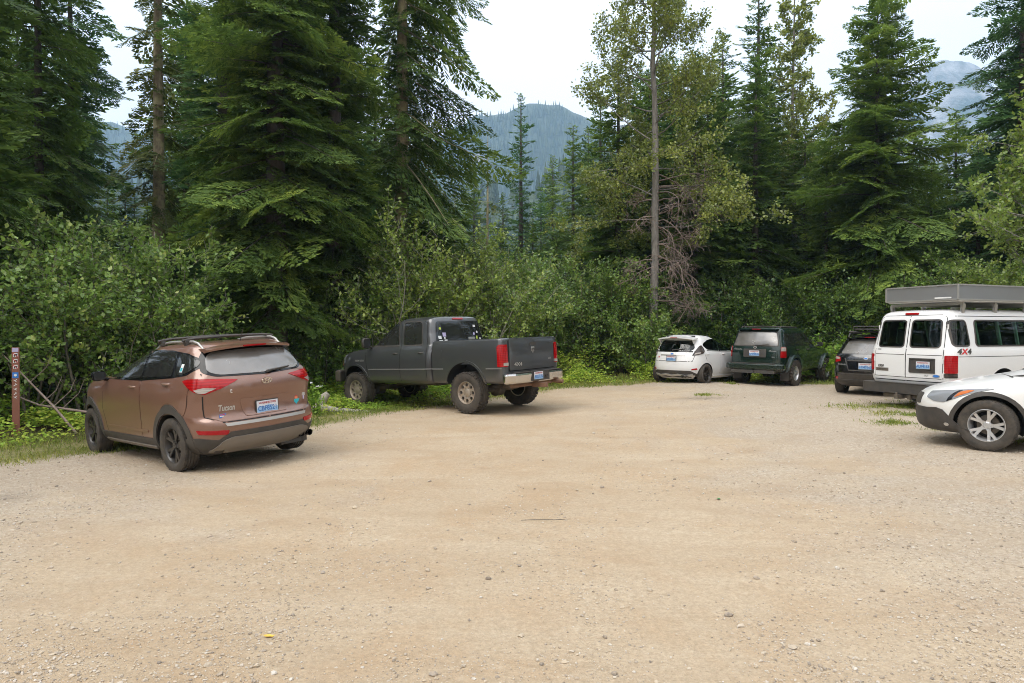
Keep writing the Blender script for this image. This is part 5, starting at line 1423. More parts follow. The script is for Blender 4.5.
PM = {}
def plant_mats():
    PM['fir'] = leaf_mat('fir_needles', [(.0, (0.042, 0.076, 0.020)), (.45, (0.103, 0.175, 0.037)), (.8, (0.221, 0.310, 0.060)), (1.0, (0.429, 0.473, 0.088))])
    PM['fir_light'] = leaf_mat('hemlock_needles', [(.0, (0.059, 0.103, 0.025)), (.5, (0.137, 0.222, 0.046)), (1.0, (0.330, 0.429, 0.078))])
    PM['fir_blue'] = leaf_mat('spruce_needles', [(.0, (0.041, 0.087, 0.031)), (.5, (0.088, 0.179, 0.056)), (1.0, (0.199, 0.317, 0.087))])
    PM['fir_olive'] = leaf_mat('lichen_needles', [(.0, (0.048, 0.073, 0.022)), (.5, (0.114, 0.151, 0.040)), (1.0, (0.297, 0.304, 0.081))])
    PM['alder'] = leaf_mat('alder_leaves', [(.0, (0.091, 0.160, 0.037)), (.5, (0.216, 0.344, 0.068)), (1.0, (0.480, 0.500, 0.132))], .36, .36, .35, .6)
    PM['willow'] = leaf_mat('willow_leaves', [(.0, (0.112, 0.179, 0.032)), (.5, (0.237, 0.337, 0.058)), (1.0, (0.449, 0.500, 0.112))], .38, .36, .35, .6)
    PM['maple'] = leaf_mat('maple_leaves', [(.0, (0.061, 0.122, 0.026)), (.5, (0.147, 0.250, 0.044)), (1.0, (0.333, 0.461, 0.084))], .36, .36, .35, .6)
    PM['cotton'] = leaf_mat('cottonwood_leaves', [(.0, (0.112, 0.148, 0.028)), (.5, (0.234, 0.281, 0.053)), (1.0, (0.448, 0.458, 0.101))], .34, .36, .35, .6)
    PM['yellow'] = leaf_mat('bright_leaves', [(.0, (0.105, 0.176, 0.028)), (.5, (0.211, 0.298, 0.053)), (1.0, (0.386, 0.439, 0.097))], .40, .36, .35, .6)
    PM['herb'] = leaf_mat('herb_leaves', [(.0, (0.123, 0.229, 0.032)), (.5, (0.288, 0.459, 0.054)), (.85, (0.491, 0.550, 0.081)), (1.0, (0.550, 0.550, 0.109))], .36, .5, .5)
    PM['fern'] = leaf_mat('thimbleberry_leaves', [(.0, (0.086, 0.175, 0.025)), (.5, (0.203, 0.352, 0.042)), (1.0, (0.385, 0.508, 0.071))], .38, .45)
    PM['grass'] = leaf_mat('grass_blades', [(.0, (0.087, 0.134, 0.025)), (.5, (0.189, 0.245, 0.045)), (.85, (0.316, 0.332, 0.080)), (1.0, (0.506, 0.428, 0.149))], .3, .6, .6)
    PM['bark'] = bark_mat('conifer_bark', (.045, .036, .030), (.13, .11, .095))
    PM['bark_lichen'] = bark_mat('lichen_bark', (.15, .115, .08), (.33, .265, .18), 6, (.40, .36, .20))
    PM['bark_grey'] = bark_mat('cottonwood_bark', (.11, .098, .085), (.29, .265, .235), 7)
    PM['twig'] = bark_mat('shrub_bark', (.085, .072, .055), (.24, .21, .165), 9)
    PM['dead'] = bark_mat('dead_wood', (.16, .115, .09), (.33, .26, .22), 9)
    PM['white_stem'] = bark_mat('pale_stem', (.24, .215, .17), (.40, .37, .31), 9)

def rotz(v, a):
    c, s = np.cos(a), np.sin(a)
    return np.stack([v[..., 0] * c - v[..., 1] * s, v[..., 0] * s + v[..., 1] * c, v[..., 2]], -1)

def rhombus(p, d, n, L, W):
    """leaf-shaped quads: p base, d direction, n face normal (all (k,3)); L, W (k,)"""
    s = np.cross(n, d); s /= (np.linalg.norm(s, axis=1, keepdims=True) + 1e-9)
    L = L[:, None]; W = W[:, None]
    return np.stack([p, p + d * L * .45 + s * W * .5, p + d * L, p + d * L * .45 - s * W * .5], 1)

def conifer_branch(L, g, det=1.0, droop=.18, tipup=.05, weep=.25):
    """one limb along +x with flat sprays of needled twigs; returns quads (k,4,3) and tone (k,)"""
    P = []; D = []; Nn = []; LL = []; WW = []; T = []
    x = L * .10
    axis = lambda x: np.array([x, 0, -droop * L * (x / L) ** 1.7 + tipup * L * max(0, x / L - .7) * 3])
    side = 1
    while x < L:
        base = axis(x)
        rem = (L - x)
        ll = min(.15 + .55 * rem, .30 * L + .18, 1.15) * g.uniform(.7, 1.15)
        if x < L * .3: ll *= .45 + 1.6 * (x / L)
        ang = R_(g.uniform(48, 68)) * side
        dx = np.array([math.cos(ang), math.sin(ang), g.uniform(-.12, .10)])
        tone = g.uniform(.15, .75)
        t = .04
        while t < ll:
            q = base + dx * t; q = q + np.array([0, 0, -weep * t * t])
            for sd in (-1, 1):
                a2 = ang + sd * R_(g.uniform(32, 60))
                d = np.array([math.cos(a2), math.sin(a2), -weep * t * 1.3 + g.uniform(-.28, .18)]); d /= np.linalg.norm(d)
                l2 = min(.21 * det, .09 + .6 * (ll - t)) * g.uniform(.75, 1.25)
                P.append(q); D.append(d); Nn.append([g.uniform(-.45, .45), g.uniform(-.45, .45), 1]); LL.append(l2); WW.append(.052 * det * g.uniform(.8, 1.3)); T.append(tone + g.uniform(-.15, .2))
            t += .062 * det
        P.append(base + dx * (ll * .55) + np.array([0, 0, -weep * (ll * .55) ** 2])); D.append(dx / np.linalg.norm(dx)); Nn.append([0, 0, 1]); LL.append(ll * .5); WW.append(.04 * det); T.append(tone)
        x += .058 * det + .012 * L; side = -side
    for k in range(5):
        q = axis(L * .97); d = np.array([1, g.uniform(-.5, .5), g.uniform(-.2, .2)]); d /= np.linalg.norm(d)
        P.append(q); D.append(d); Nn.append([0, g.uniform(-.4, .4), 1]); LL.append(.2 * det); WW.append(.05 * det); T.append(.6)
    Nn = np.array(Nn); Nn /= np.linalg.norm(Nn, axis=1, keepdims=True)
    return rhombus(np.array(P), np.array(D), Nn, np.array(LL), np.array(WW)), np.clip(np.array(T), 0, 1)

_BR = {}
def branch_set(det, seed=3, weep=.25):
    key = (det, seed, weep)
    if key not in _BR:
        g = np.random.default_rng(seed)
        _BR[key] = [(L, conifer_branch(L, g, det, weep=weep)) for L in (.5, .5, .9, .9, 1.4, 1.4, 2.0, 2.0, 2.7, 2.7, 3.5, 3.5, 4.5)]
    return _BR[key]

def tube_arrays(pts, rad, n=5):
    pts = np.asarray(pts, float); k = len(pts)
    t = np.gradient(pts, axis=0); t /= (np.linalg.norm(t, axis=1, keepdims=True) + 1e-9)
    ref = np.where(np.abs(t[:, 2:3]) < .9, np.array([[0, 0, 1.0]]), np.array([[1.0, 0, 0]]))
    a = np.cross(t, ref); a /= (np.linalg.norm(a, axis=1, keepdims=True) + 1e-9); b = np.cross(t, a)
    q = np.linspace(0, 2 * PI, n, endpoint=False)
    v = pts[:, None, :] + np.asarray(rad)[:, None, None] * (np.cos(q)[None, :, None] * a[:, None, :] + np.sin(q)[None, :, None] * b[:, None, :])
    idx = np.arange(k * n).reshape(k, n); nx = np.roll(idx, -1, 1)
    f = np.stack([idx[:-1], nx[:-1], nx[1:], idx[1:]], -1).reshape(-1, 4)
    return v.reshape(-1, 3), f

class Soup:
    def __init__(s): s.v = []; s.f = []; s.n = 0
    def add(s, v, f):
        s.v.append(v); s.f.append(f + s.n); s.n += len(v)
    def mesh(s, name, smooth=True):
        if not s.v: return None
        return mesh_np(name, np.concatenate(s.v), np.concatenate(s.f), smooth=smooth)

def quads_mesh(name, Q, T):
    V = Q.reshape(-1, 3); F = np.arange(len(V), dtype=np.int32).reshape(-1, 4)
    return mesh_np(name, V, F, {'rnd': T})

def conifer_meshes(seed, H, rmax, hb=.08, power=.85, det=1.0, per_m=9.0, pitch=(-.30, .35), weep=.25, gap=.0, trunk_r=None, dead_to=.0, one_side=None, lean=0.0, keep=None, wob=.3):
    """trunk mesh and crown mesh of one conifer; hb = height of the lowest live limb / H"""
    g = np.random.default_rng(seed)
    BS = branch_set(det, 3 + seed % 3, weep)
    tr = trunk_r or H * .0135 + .03
    wood = Soup()
    zz = np.linspace(0, H, 14)
    wx = np.cumsum(g.normal(0, .02 * wob, 14)); wy = np.cumsum(g.normal(0, .02 * wob, 14)); wx -= wx[0]; wy -= wy[0]
    wx += lean * (zz / H) ** 1.5 * H
    rad = tr * (1 - (zz / H) * .94) ** .9; rad[0] *= 1.35
    wood.add(*tube_arrays(np.stack([wx, wy, zz - .15], -1), rad, 10))
    Qs, Ts = [], []
    nb = int((H * (1 - hb)) * per_m)
    inner = 0 if keep else .3
    side = g.uniform(0, 6.28, 40)
    for i in range(nb):
        u = (i + g.uniform(-.5, .5)) / nb; u = min(max(u, 0), .995)
        z = H * (hb + (1 - hb) * u)
        prof = (1 - u) ** power * (1.0 if u > .12 else .70 + 2.5 * u)
        L = max(.22, rmax * prof * g.uniform(.5, 1.2))
        az = i * 2.39996 + g.uniform(-.5, .5)
        if g.uniform() < inner: L = max(.3, L * g.uniform(.3, .6))
        if one_side is not None and math.cos(az - one_side[0]) < 0: L *= one_side[1]
        if gap and math.sin(z * 2.1 + side[int(z * 1.3) % 40]) * math.cos(az * 1.0 + side[int(z * .9) % 40]) > 1 - gap * 1.3: L *= .45
        if keep is not None and g.uniform() > keep: continue
        pt = pitch[0] + (pitch[1] - pitch[0]) * u ** 1.2 + g.uniform(-.24, .2)
        cand = [b for b in BS if .65 < L / b[0] < 1.55] or [BS[-1] if L > 2 else BS[0]]
        bl, (Q, T) = cand[int(g.integers(len(cand)))]
        sc = L / bl
        ca, sa = math.cos(pt), math.sin(pt)
        q = Q * sc
        if g.uniform() < .5: q = q * np.array([1, -1, 1])
        rl = g.uniform(-.55, .55); cr, sr = math.cos(rl), math.sin(rl)
        q = np.stack([q[..., 0], q[..., 1] * cr - q[..., 2] * sr, q[..., 1] * sr + q[..., 2] * cr], -1)
        q = np.stack([q[..., 0] * ca - q[..., 2] * sa, q[..., 1], q[..., 0] * sa + q[..., 2] * ca], -1)
        q = rotz(q, az)
        ox = np.interp(z, zz, wx); oy = np.interp(z, zz, wy)
        q = q + np.array([ox, oy, z])
        Qs.append(q); Ts.append(np.clip(T + g.uniform(-.25, .25), 0, 1))
        s = np.linspace(0, .8, 4) * L
        lp = np.stack([s * ca, s * 0, s * sa - .18 * L * (s / L) ** 1.7], -1)
        lp = rotz(lp, az) + np.array([ox, oy, z])
        wood.add(*tube_arrays(lp, (.006 + .0075 * L) * (1 - np.linspace(0, .8, 4)), 3))
    if dead_to > 0:                       # bare stubs on the lower trunk
        for i in range(int(H * dead_to * 5)):
            z = g.uniform(.6, H * dead_to); az = g.uniform(0, 6.28); L = g.uniform(.3, 1.3)
            s = np.linspace(0, 1, 5) * L
            lp = np.stack([s, np.cumsum(g.normal(0, .03, 5)), -.25 * s * s + s * g.uniform(-.25, .15)], -1)
            wood.add(*tube_arrays(rotz(lp, az) + np.array([np.interp(z, zz, wx), np.interp(z, zz, wy), z]), .014 * (1 - np.linspace(0, .9, 5)), 3))
    return wood.mesh('trunk'), quads_mesh('crown', np.concatenate(Qs), np.concatenate(Ts))

def grow(g, p, d, L, r, lvl, maxl, wood, tips, kids=(5, 5, 4), up=.12, spread=.75, wig=.13, nseg=7, minr=.004, sides=5, leafy=0):
    """a stem and its side branches; twigs that carry leaves are collected in tips"""
    pts = [np.array(p, float)]; d = np.array(d, float)
    for i in range(nseg):
        d = d + g.normal(0, wig, 3) + np.array([0, 0, up * (1 if lvl else .6)]); d /= np.linalg.norm(d)
        pts.append(pts[-1] + d * L / nseg)
    pts = np.array(pts)
    rad = np.maximum(r * (1 - np.linspace(0, .85, nseg + 1)), minr)
    wood.add(*tube_arrays(pts, rad, sides if lvl == 0 else 3))
    if lvl >= maxl - leafy or lvl == maxl: tips.append(pts)
    if lvl < maxl:
        n = kids[lvl]
        for k in range(n):
            t = g.uniform(.25 if lvl else .22, 1.0)
            i = min(int(t * nseg), nseg - 1)
            q = pts[i] + (pts[i + 1] - pts[i]) * (t * nseg - i)
            base = pts[i + 1] - pts[i]; base /= np.linalg.norm(base)
            o = g.normal(0, 1, 3); o -= base * o.dot(base); o /= np.linalg.norm(o)
            dd = base * (1 - spread * .55) + o * spread; dd[2] += .05; dd /= np.linalg.norm(dd)
            grow(g, q, dd, L * g.uniform(.35, .62) * (1.1 - .45 * t), max(r * (1 - t * .8) * .5, minr), lvl + 1, maxl, wood, tips, kids, up, spread, wig, max(4, nseg - 2), minr, sides, leafy)

def leaves_on(g, tips, per_m, leaf, aspect=.62, flat=.55, cluster=.05, thr=.0):
    P = []; D = []; Nn = []; LL = []; T = []
    for pts in tips:
        seg = np.linalg.norm(np.diff(pts, axis=0), axis=1); tot = seg.sum()
        n = max(2, int(tot * per_m)); tone = g.uniform(.1, .8)
        acc = np.concatenate([[0], np.cumsum(seg)])
        tt = g.uniform(thr, 1, n) * tot
        pos = np.stack([np.interp(tt, acc, pts[:, k]) for k in range(3)], -1)
        dirv = pts[-1] - pts[0]; dirv /= np.linalg.norm(dirv) + 1e-9
        d = dirv[None] * .5 + g.normal(0, .7, (n, 3)); d[:, 2] -= .18
        d /= np.linalg.norm(d, axis=1, keepdims=True)
        nn = g.normal(0, flat, (n, 3)); nn[:, 2] += 1
        nn -= d * (nn * d).sum(1, keepdims=True); nn /= np.linalg.norm(nn, axis=1, keepdims=True) + 1e-9
        P.append(pos + g.normal(0, cluster, (n, 3))); D.append(d); Nn.append(nn); LL.append(leaf * g.uniform(.6, 1.3, n)); T.append(np.clip(tone + g.normal(0, .18, n), 0, 1))
    P, D, Nn, LL, T = map(np.concatenate, (P, D, Nn, LL, T))
    return rhombus(P, D, Nn, LL, LL * aspect), T

def shrub_meshes(seed, H, spread, stems=8, leaf=.085, per_m=26, kids=(7, 5), aspect=.62, up=.10, base=.35):
    g = np.random.default_rng(seed); wood = Soup(); tips = []
    for k in range(stems):
        a = g.uniform(0, 6.28); o = g.uniform(.05, 1) ** .7
        d = np.array([math.cos(a) * spread * o / H * .9, math.sin(a) * spread * o / H * .9, 1]); d /= np.linalg.norm(d)
        grow(g, (math.cos(a) * base * o, math.sin(a) * base * o, -.1), d, H * g.uniform(.62, 1.0), .012 + .0065 * H * g.uniform(.6, 1.2), 0, 2, wood, tips, kids, up=up, spread=.85, wig=.10, leafy=1)
    Q, T = leaves_on(g, tips, per_m, leaf, aspect)
    return wood.mesh('stems'), quads_mesh('foliage', Q, T)

def plant(name, label, cat, loc, meshes, mats, names=('trunk', 'crown'), rz=0.0, s=1.0, group=None, sz=None):
    r = empty(name, loc, rz)
    r.scale = (s, s, sz or s)
    tag(r, label, cat, group)
    for me, mt, nm in zip(meshes, mats, names):
        if me is None: continue
        o = bpy.data.objects.new(nm, me)
        if not me.materials: me.materials.append(mt)
        COL.objects.link(o); o.parent = r
        if me.materials[0] != mt:
            o.material_slots[0].link = 'OBJECT'; o.material_slots[0].material = mt
    return r

def spot(px, Y, dz=0.0):
    x = px2x(px, Y)
    return (x, Y, gz1(x, Y) + dz)

def ytop(y, Y):
    """height above the ground datum of something whose top is at picture row y when it stands Y metres off"""
    return CAM_H + (HORIZ - y) / F_PX * Y
def build_forest():
    plant_mats()
    B, BL = PM['bark'], PM['bark_lichen']
    # ---- named conifers of the front row
    big = conifer_meshes(1, 22, 3.0, hb=.115, power=.42, det=.85, per_m=27, pitch=(-.34, .25), weep=.28, dead_to=.08)
    plant('conifer_tree', 'massive dark fir with pale green tips standing behind the brown suv', 'conifer', spot(276, 18.6), big, (B, PM['fir']))
    m2 = conifer_meshes(2, 20, 2.0, hb=.13, power=.42, det=1.0, per_m=23, pitch=(-.34, .25), weep=.30, dead_to=.1)
    plant('conifer_tree', 'dense dark fir close against the right side of the massive fir', 'conifer', spot(335, 20.5), m2, (B, PM['fir']))
    m3 = conifer_meshes(3, 20, 1.9, hb=.13, power=.42, det=1.25, per_m=17, pitch=(-.3, .3), weep=.25, dead_to=.1)
    plant('conifer_tree', 'shadowed fir half hidden on the left side of the massive fir', 'conifer', spot(226, 20.5), m3, (B, PM['fir_blue']))
    m4 = conifer_meshes(4, 22, 2.7, hb=.22, power=.6, det=1.3, per_m=13, pitch=(-.42, .2), weep=.32, gap=.25, trunk_r=.17, dead_to=.2)
    plant('conifer_tree', 'tall drooping conifer with a dark trunk at the far left edge', 'conifer', spot(40, 21), m4, (B, PM['fir_light']))
    plant('conifer_tree', 'slim conifer leaning close behind the tree at the far left edge', 'conifer', spot(72, 25), m4, (B, PM['fir_blue']), rz=2.2, s=.98)
    plant('conifer_tree', 'dark conifer cut off by the left border, lowest boughs above the shrubs', 'conifer', spot(-22, 18), m3, (B, PM['fir']), rz=1.0)
    m5 = conifer_meshes(5, 24, 2.1, hb=.24, power=.5, det=1.3, per_m=7.5, pitch=(-.5, .1), weep=.40, gap=.5, trunk_r=.26, dead_to=.3, keep=.8)
    plant('conifer_tree', 'thin crowned old conifer with a yellowish lichen trunk, left of the massive fir', 'conifer', spot(160, 24), m5, (BL, PM['fir_olive']))
    m6 = conifer_meshes(6, 25, 4.3, hb=.18, power=.5, det=1.05, per_m=13, pitch=(-.5, .0), weep=.36, gap=.3, trunk_r=.29, dead_to=.25, one_side=(.62, .30), keep=.9)
    plant('conifer_tree', 'old conifer with a thick pale trunk and long boughs hanging right, behind the pickup', 'conifer', spot(402, 23), m6, (BL, PM['fir']))
    m7 = conifer_meshes(7, ytop(98, 44), 2.3, hb=.10, power=.8, det=1.9, per_m=12, pitch=(-.25, .5), gap=.3)
    plant('conifer_tree', 'slender pointed spruce alone against the hazy hill above the pickup', 'conifer', spot(521, 44), m7, (B, PM['fir_blue']))
    m8 = conifer_meshes(8, ytop(133, 38), 1.2, hb=.2, power=.6, det=1.5, per_m=3.2, pitch=(-.4, .2), keep=.6, gap=.5, trunk_r=.14, dead_to=.6)
    plant('conifer_tree', 'half bare lichen grown snag left of the slender pointed spruce', 'conifer', spot(488, 38), m8, (BL, PM['fir_olive']))
    plant('conifer_tree', 'short bare stemmed young conifer between the old pale trunk and the snag', 'conifer', spot(455, 34), m8, (BL, PM['fir_olive']), rz=1.7, s=.66)
    m9 = conifer_meshes(9, ytop(128, 40), 2.6, hb=.05, power=.7, det=1.8, per_m=14, pitch=(-.3, .4))
    plant('conifer_tree', 'soft green fir right of the slender pointed spruce', 'conifer', spot(573, 40), m9, (B, PM['fir_light']))
    m10 = conifer_meshes(10, ytop(60, 28), 3.2, hb=.05, power=.6, det=1.5, per_m=16, pitch=(-.32, .35))
    plant('conifer_tree', 'dark fir standing behind the left boughs of the grey trunked cottonwood', 'conifer', spot(618, 28), m10, (B, PM['fir']))
    plant('conifer_tree', 'dark fir close behind the bare hanging branches of the cottonwood', 'conifer', spot(694, 27), m10, (B, PM['fir']), rz=2.0, s=.9)
    m11 = conifer_meshes(11, ytop(-12, 31), 2.7, hb=.06, power=.7, det=1.5, per_m=14, pitch=(-.3, .4), gap=.3)
    plant('conifer_tree', 'narrow spire conifer between the cottonwood and the broad fir', 'conifer', spot(757, 31), m11, (B, PM['fir']))
    m12 = conifer_meshes(12, ytop(-16, 26), 4.4, hb=.05, power=.62, det=1.05, per_m=24, pitch=(-.36, .42), weep=.3, trunk_r=.17)
    plant('conifer_tree', 'broad based tall fir in full view behind the dark green suv and the black suv', 'conifer', spot(876, 26.5), m12, (PM['bark'], PM['fir_light']))
    m13 = conifer_meshes(13, ytop(118, 33), 3.7, hb=.04, power=.6, det=1.6, per_m=15, pitch=(-.3, .4), weep=.3)
    plant('conifer_tree', 'pale feathery hemlock right of the broad based fir, under the distant cliff', 'conifer', spot(955, 33), m13, (B, PM['fir_light']))
    plant('conifer_tree', 'lower fir tucked left of the broad based fir', 'conifer', spot(805, 30), m13, (B, PM['fir']), rz=1.4, s=.88)
    m14 = conifer_meshes(14, 19, 3.3, hb=.08, power=.6, det=1.4, per_m=14, pitch=(-.35, .3), weep=.32, gap=.2)
    plant('conifer_tree', 'tall bluish conifer at the right edge above the van', 'conifer', spot(1022, 25), m14, (B, PM['fir_blue']))
    plant('conifer_tree', 'dark conifer just past the right border behind the van', 'conifer', spot(1085, 23), m14, (B, PM['fir']), rz=2.6, s=.95)
    # ---- deep rows of the forest
    cap = [(-300, -60), (92, -60), (94, 185), (168, 185), (172, -40), (398, -20), (425, 225), (470, 228), (586, 205), (596, 90), (640, 60), (700, 40), (790, 40), (812, 120), (852, 100), (862, 40), (898, 60), (908, 150), (985, 140), (992, 10), (1400, -40)]
    cpx = [c[0] for c in cap]; cy = [c[1] for c in cap]
    protos = [conifer_meshes(40 + k, 16, 3.0 + .25 * k, hb=.03, power=.6 + .05 * k, det=2.1, per_m=14, pitch=(-.32, .35)) for k in range(4)]
    fm = [PM['fir'], PM['fir_blue'], PM['fir_light'], PM['fir']]
    g = np.random.default_rng(77)
    n = 0
    for Y, step in ((28, 60), (33, 52), (39, 48), (46, 44), (56, 40)):
        px = -160 + g.uniform(0, step)
        while px < 1190:
            yt = max(np.interp(px + dx, cpx, cy) for dx in (-14, 0, 14)) + g.uniform(0, 26)
            top = ytop(yt, Y)
            h = min(top, g.uniform(13, 20))
            if Y < 30 and not (100 < px < 430 or px > 590 or px < 60): h = min(h, 5)
            if h > 3.2:
                k = int(g.integers(4)); s = h / 16
                plant('forest_conifer', 'dark conifer standing deep in the forest behind the front row of trees', 'conifer', spot(px, Y + g.uniform(-1.5, 1.5), -.1), protos[k], (B, fm[k]), rz=g.uniform(0, 6.28), s=max(s, .42), sz=s, group='conifers deep in the forest')
                n += 1
            px += step * g.uniform(.75, 1.25)
    for k, (px, y, Y) in enumerate([(436, 178, 52), (458, 206, 47), (474, 168, 60), (503, 196, 50), (541, 190, 55), (553, 158, 58), (588, 132, 50), (600, 96, 44), (640, 70, 38), (672, 64, 36), (722, 76, 40), (738, 104, 34)]):
        s = (ytop(y, Y) + .2) / 16
        plant('forest_conifer', 'small conifer standing in the gap below the hazy hill, beyond the shrubs', 'conifer', spot(px, Y, -.1), protos[k % 4], (B, fm[(k + 1) % 4]), rz=k * 1.3, s=s * .9, sz=s, group='conifers in the gap below the hill') if px < 595 else \
            plant('forest_conifer', 'dark conifer standing deep in the forest behind the front row of trees', 'conifer', spot(px, Y, -.1), protos[k % 4], (B, fm[k % 4]), rz=k * 1.3, s=s, group='conifers deep in the forest')
    print('deep conifers', n)
    # the trees that close the lot off on the right and behind the camera (seen only as reflections in glass and paint)
    for k, (x, y) in enumerate([(24, 21), (21.5, 15), (25, 11), (23, 6), (26, 1), (24, -5), (20, -11), (13, -14), (6, -16), (-2, -15), (-9, -15), (-16, -12), (-20, -5), (-22, 2), (28, 16), (27, -9), (-13.5, 12.5), (-15.5, 9.5), (-16.5, 6.5), (-18.5, 4), (-12, 15)]):
        plant('forest_conifer', 'dark conifer walling in the near side of the lot behind the camera', 'conifer', (x, y, gz1(x, y) - .1), protos[k % 4], (B, fm[k % 4]), rz=k * 1.7, s=.85 + .06 * (k % 5), group='conifers on the near side of the lot')
    # ---- broadleaved trees
    g = np.random.default_rng(9); wood = Soup(); tips = []
    H = 19.0
    zz = np.linspace(0, H, 18); wx = np.cumsum(g.normal(0, .035, 18)); wy = np.cumsum(g.normal(0, .03, 18)); wx -= wx[0]; wy -= wy[0]
    wood.add(*tube_arrays(np.stack([wx, wy, zz - .2], -1), .175 * (1 - zz / H * .85), 12))
    for i in range(64):
        z = 5.2 + (H - 5.4) * (i / 64) ** .9; az = i * 2.4 + g.uniform(-.5, .5)
        L = (3.3 - 2.1 * (z - 5) / (H - 5)) * g.uniform(.6, 1.1)
        p = (np.interp(z, zz, wx), np.interp(z, zz, wy), z)
        lo = z < 8
        grow(g, p, (math.cos(az), math.sin(az), g.uniform(.1, .5) if not lo else g.uniform(-.15, .25)), L, .035, 1, 3, wood, tips, (0, 6, 4), up=.06 if not lo else -.01, spread=.8, wig=.13, minr=.005, leafy=1)
    Q, T = leaves_on(g, tips, 62, .10, .72, .9, .10)
    dead = Soup(); dt = []
    for i in range(30):
        z = g.uniform(2.6, 7.2); az = g.choice([g.uniform(-1.3, .9), g.uniform(-1.0, .6), g.uniform(2, 4)])
        p = (np.interp(z, zz, wx), np.interp(z, zz, wy), z)
        grow(g, p, (math.cos(az), math.sin(az) * .8 - .2, g.uniform(-.1, .4)), g.uniform(1.4, 2.7) * (1 if abs(az) < 1.5 else .65), .034, 1, 3, dead, dt, (0, 7, 5), up=-.14, spread=.85, wig=.2, minr=.0075)
    r = plant('cottonwood_tree', 'tall grey trunked cottonwood with sparse olive leaves and bare dead lower branches', 'deciduous tree', spot(655, 24.2), (wood.mesh('trunk'), quads_mesh('crown', Q, T)), (PM['bark_grey'], PM['cotton']))
    dm = link_mesh('dead_branches', dead.mesh('dead_branches'), PM['dead'], r); dm['label'] = 'reddish bare dead branches hanging low'
    def leafy_tree(seed, H, hb, rad, n, leaf, per_m):
        g = np.random.default_rng(seed); wood = Soup(); tips = []
        zz = np.linspace(0, H, 12); wx = np.cumsum(g.normal(0, .05, 12)); wx -= wx[0]
        wood.add(*tube_arrays(np.stack([wx, wx * .5, zz - .2], -1), (.03 + H * .008) * (1 - zz / H * .85), 9))
        for i in range(n):
            u = i / n; z = H * (hb + (1 - hb) * u); az = i * 2.4 + g.uniform(-.5, .5)
            L = rad * (1.05 - .75 * u) * g.uniform(.6, 1.1)
            grow(g, (np.interp(z, zz, wx), np.interp(z, zz, wx) * .5, z), (math.cos(az), math.sin(az), g.uniform(.2, .7)), L, .03, 1, 3, wood, tips, (0, 6, 4), up=.05, spread=.8, wig=.13, minr=.005, leafy=1)
        Q, T = leaves_on(g, tips, per_m, leaf, .7, .8)
        return wood.mesh('trunk'), quads_mesh('crown', Q, T)
    t2 = leafy_tree(21, ytop(-6, 33), .35, 2.9, 52, .15, 30)
    plant('cottonwood_tree', 'loose olive leaved cottonwood behind the narrow spire conifer', 'deciduous tree', spot(793, 33), t2, (PM['bark_grey'], PM['cotton']))
    t3 = leafy_tree(22, ytop(58, 17.5), .3, 2.6, 46, .12, 32)
    plant('maple_tree', 'bright yellow green maple reaching in over the van from the right border', 'deciduous tree', spot(1052, 17.5), t3, (PM['bark_grey'], PM['yellow']))
    # ---- shrubs
    S = [shrub_meshes(60, 4.4, 3.3, 9, .118, 24, (9, 6), .70), shrub_meshes(61, 4.2, 2.9, 10, .105, 25, (9, 6), .58), shrub_meshes(62, 3.4, 2.6, 12, .11, 36, (9, 6)), shrub_meshes(63, 4.0, 2.7, 8, .115, 31, (9, 6), .65),
         shrub_meshes(64, 2.4, 2.1, 12, .11, 38, (8, 5))]
    nm = ('stems', 'foliage')
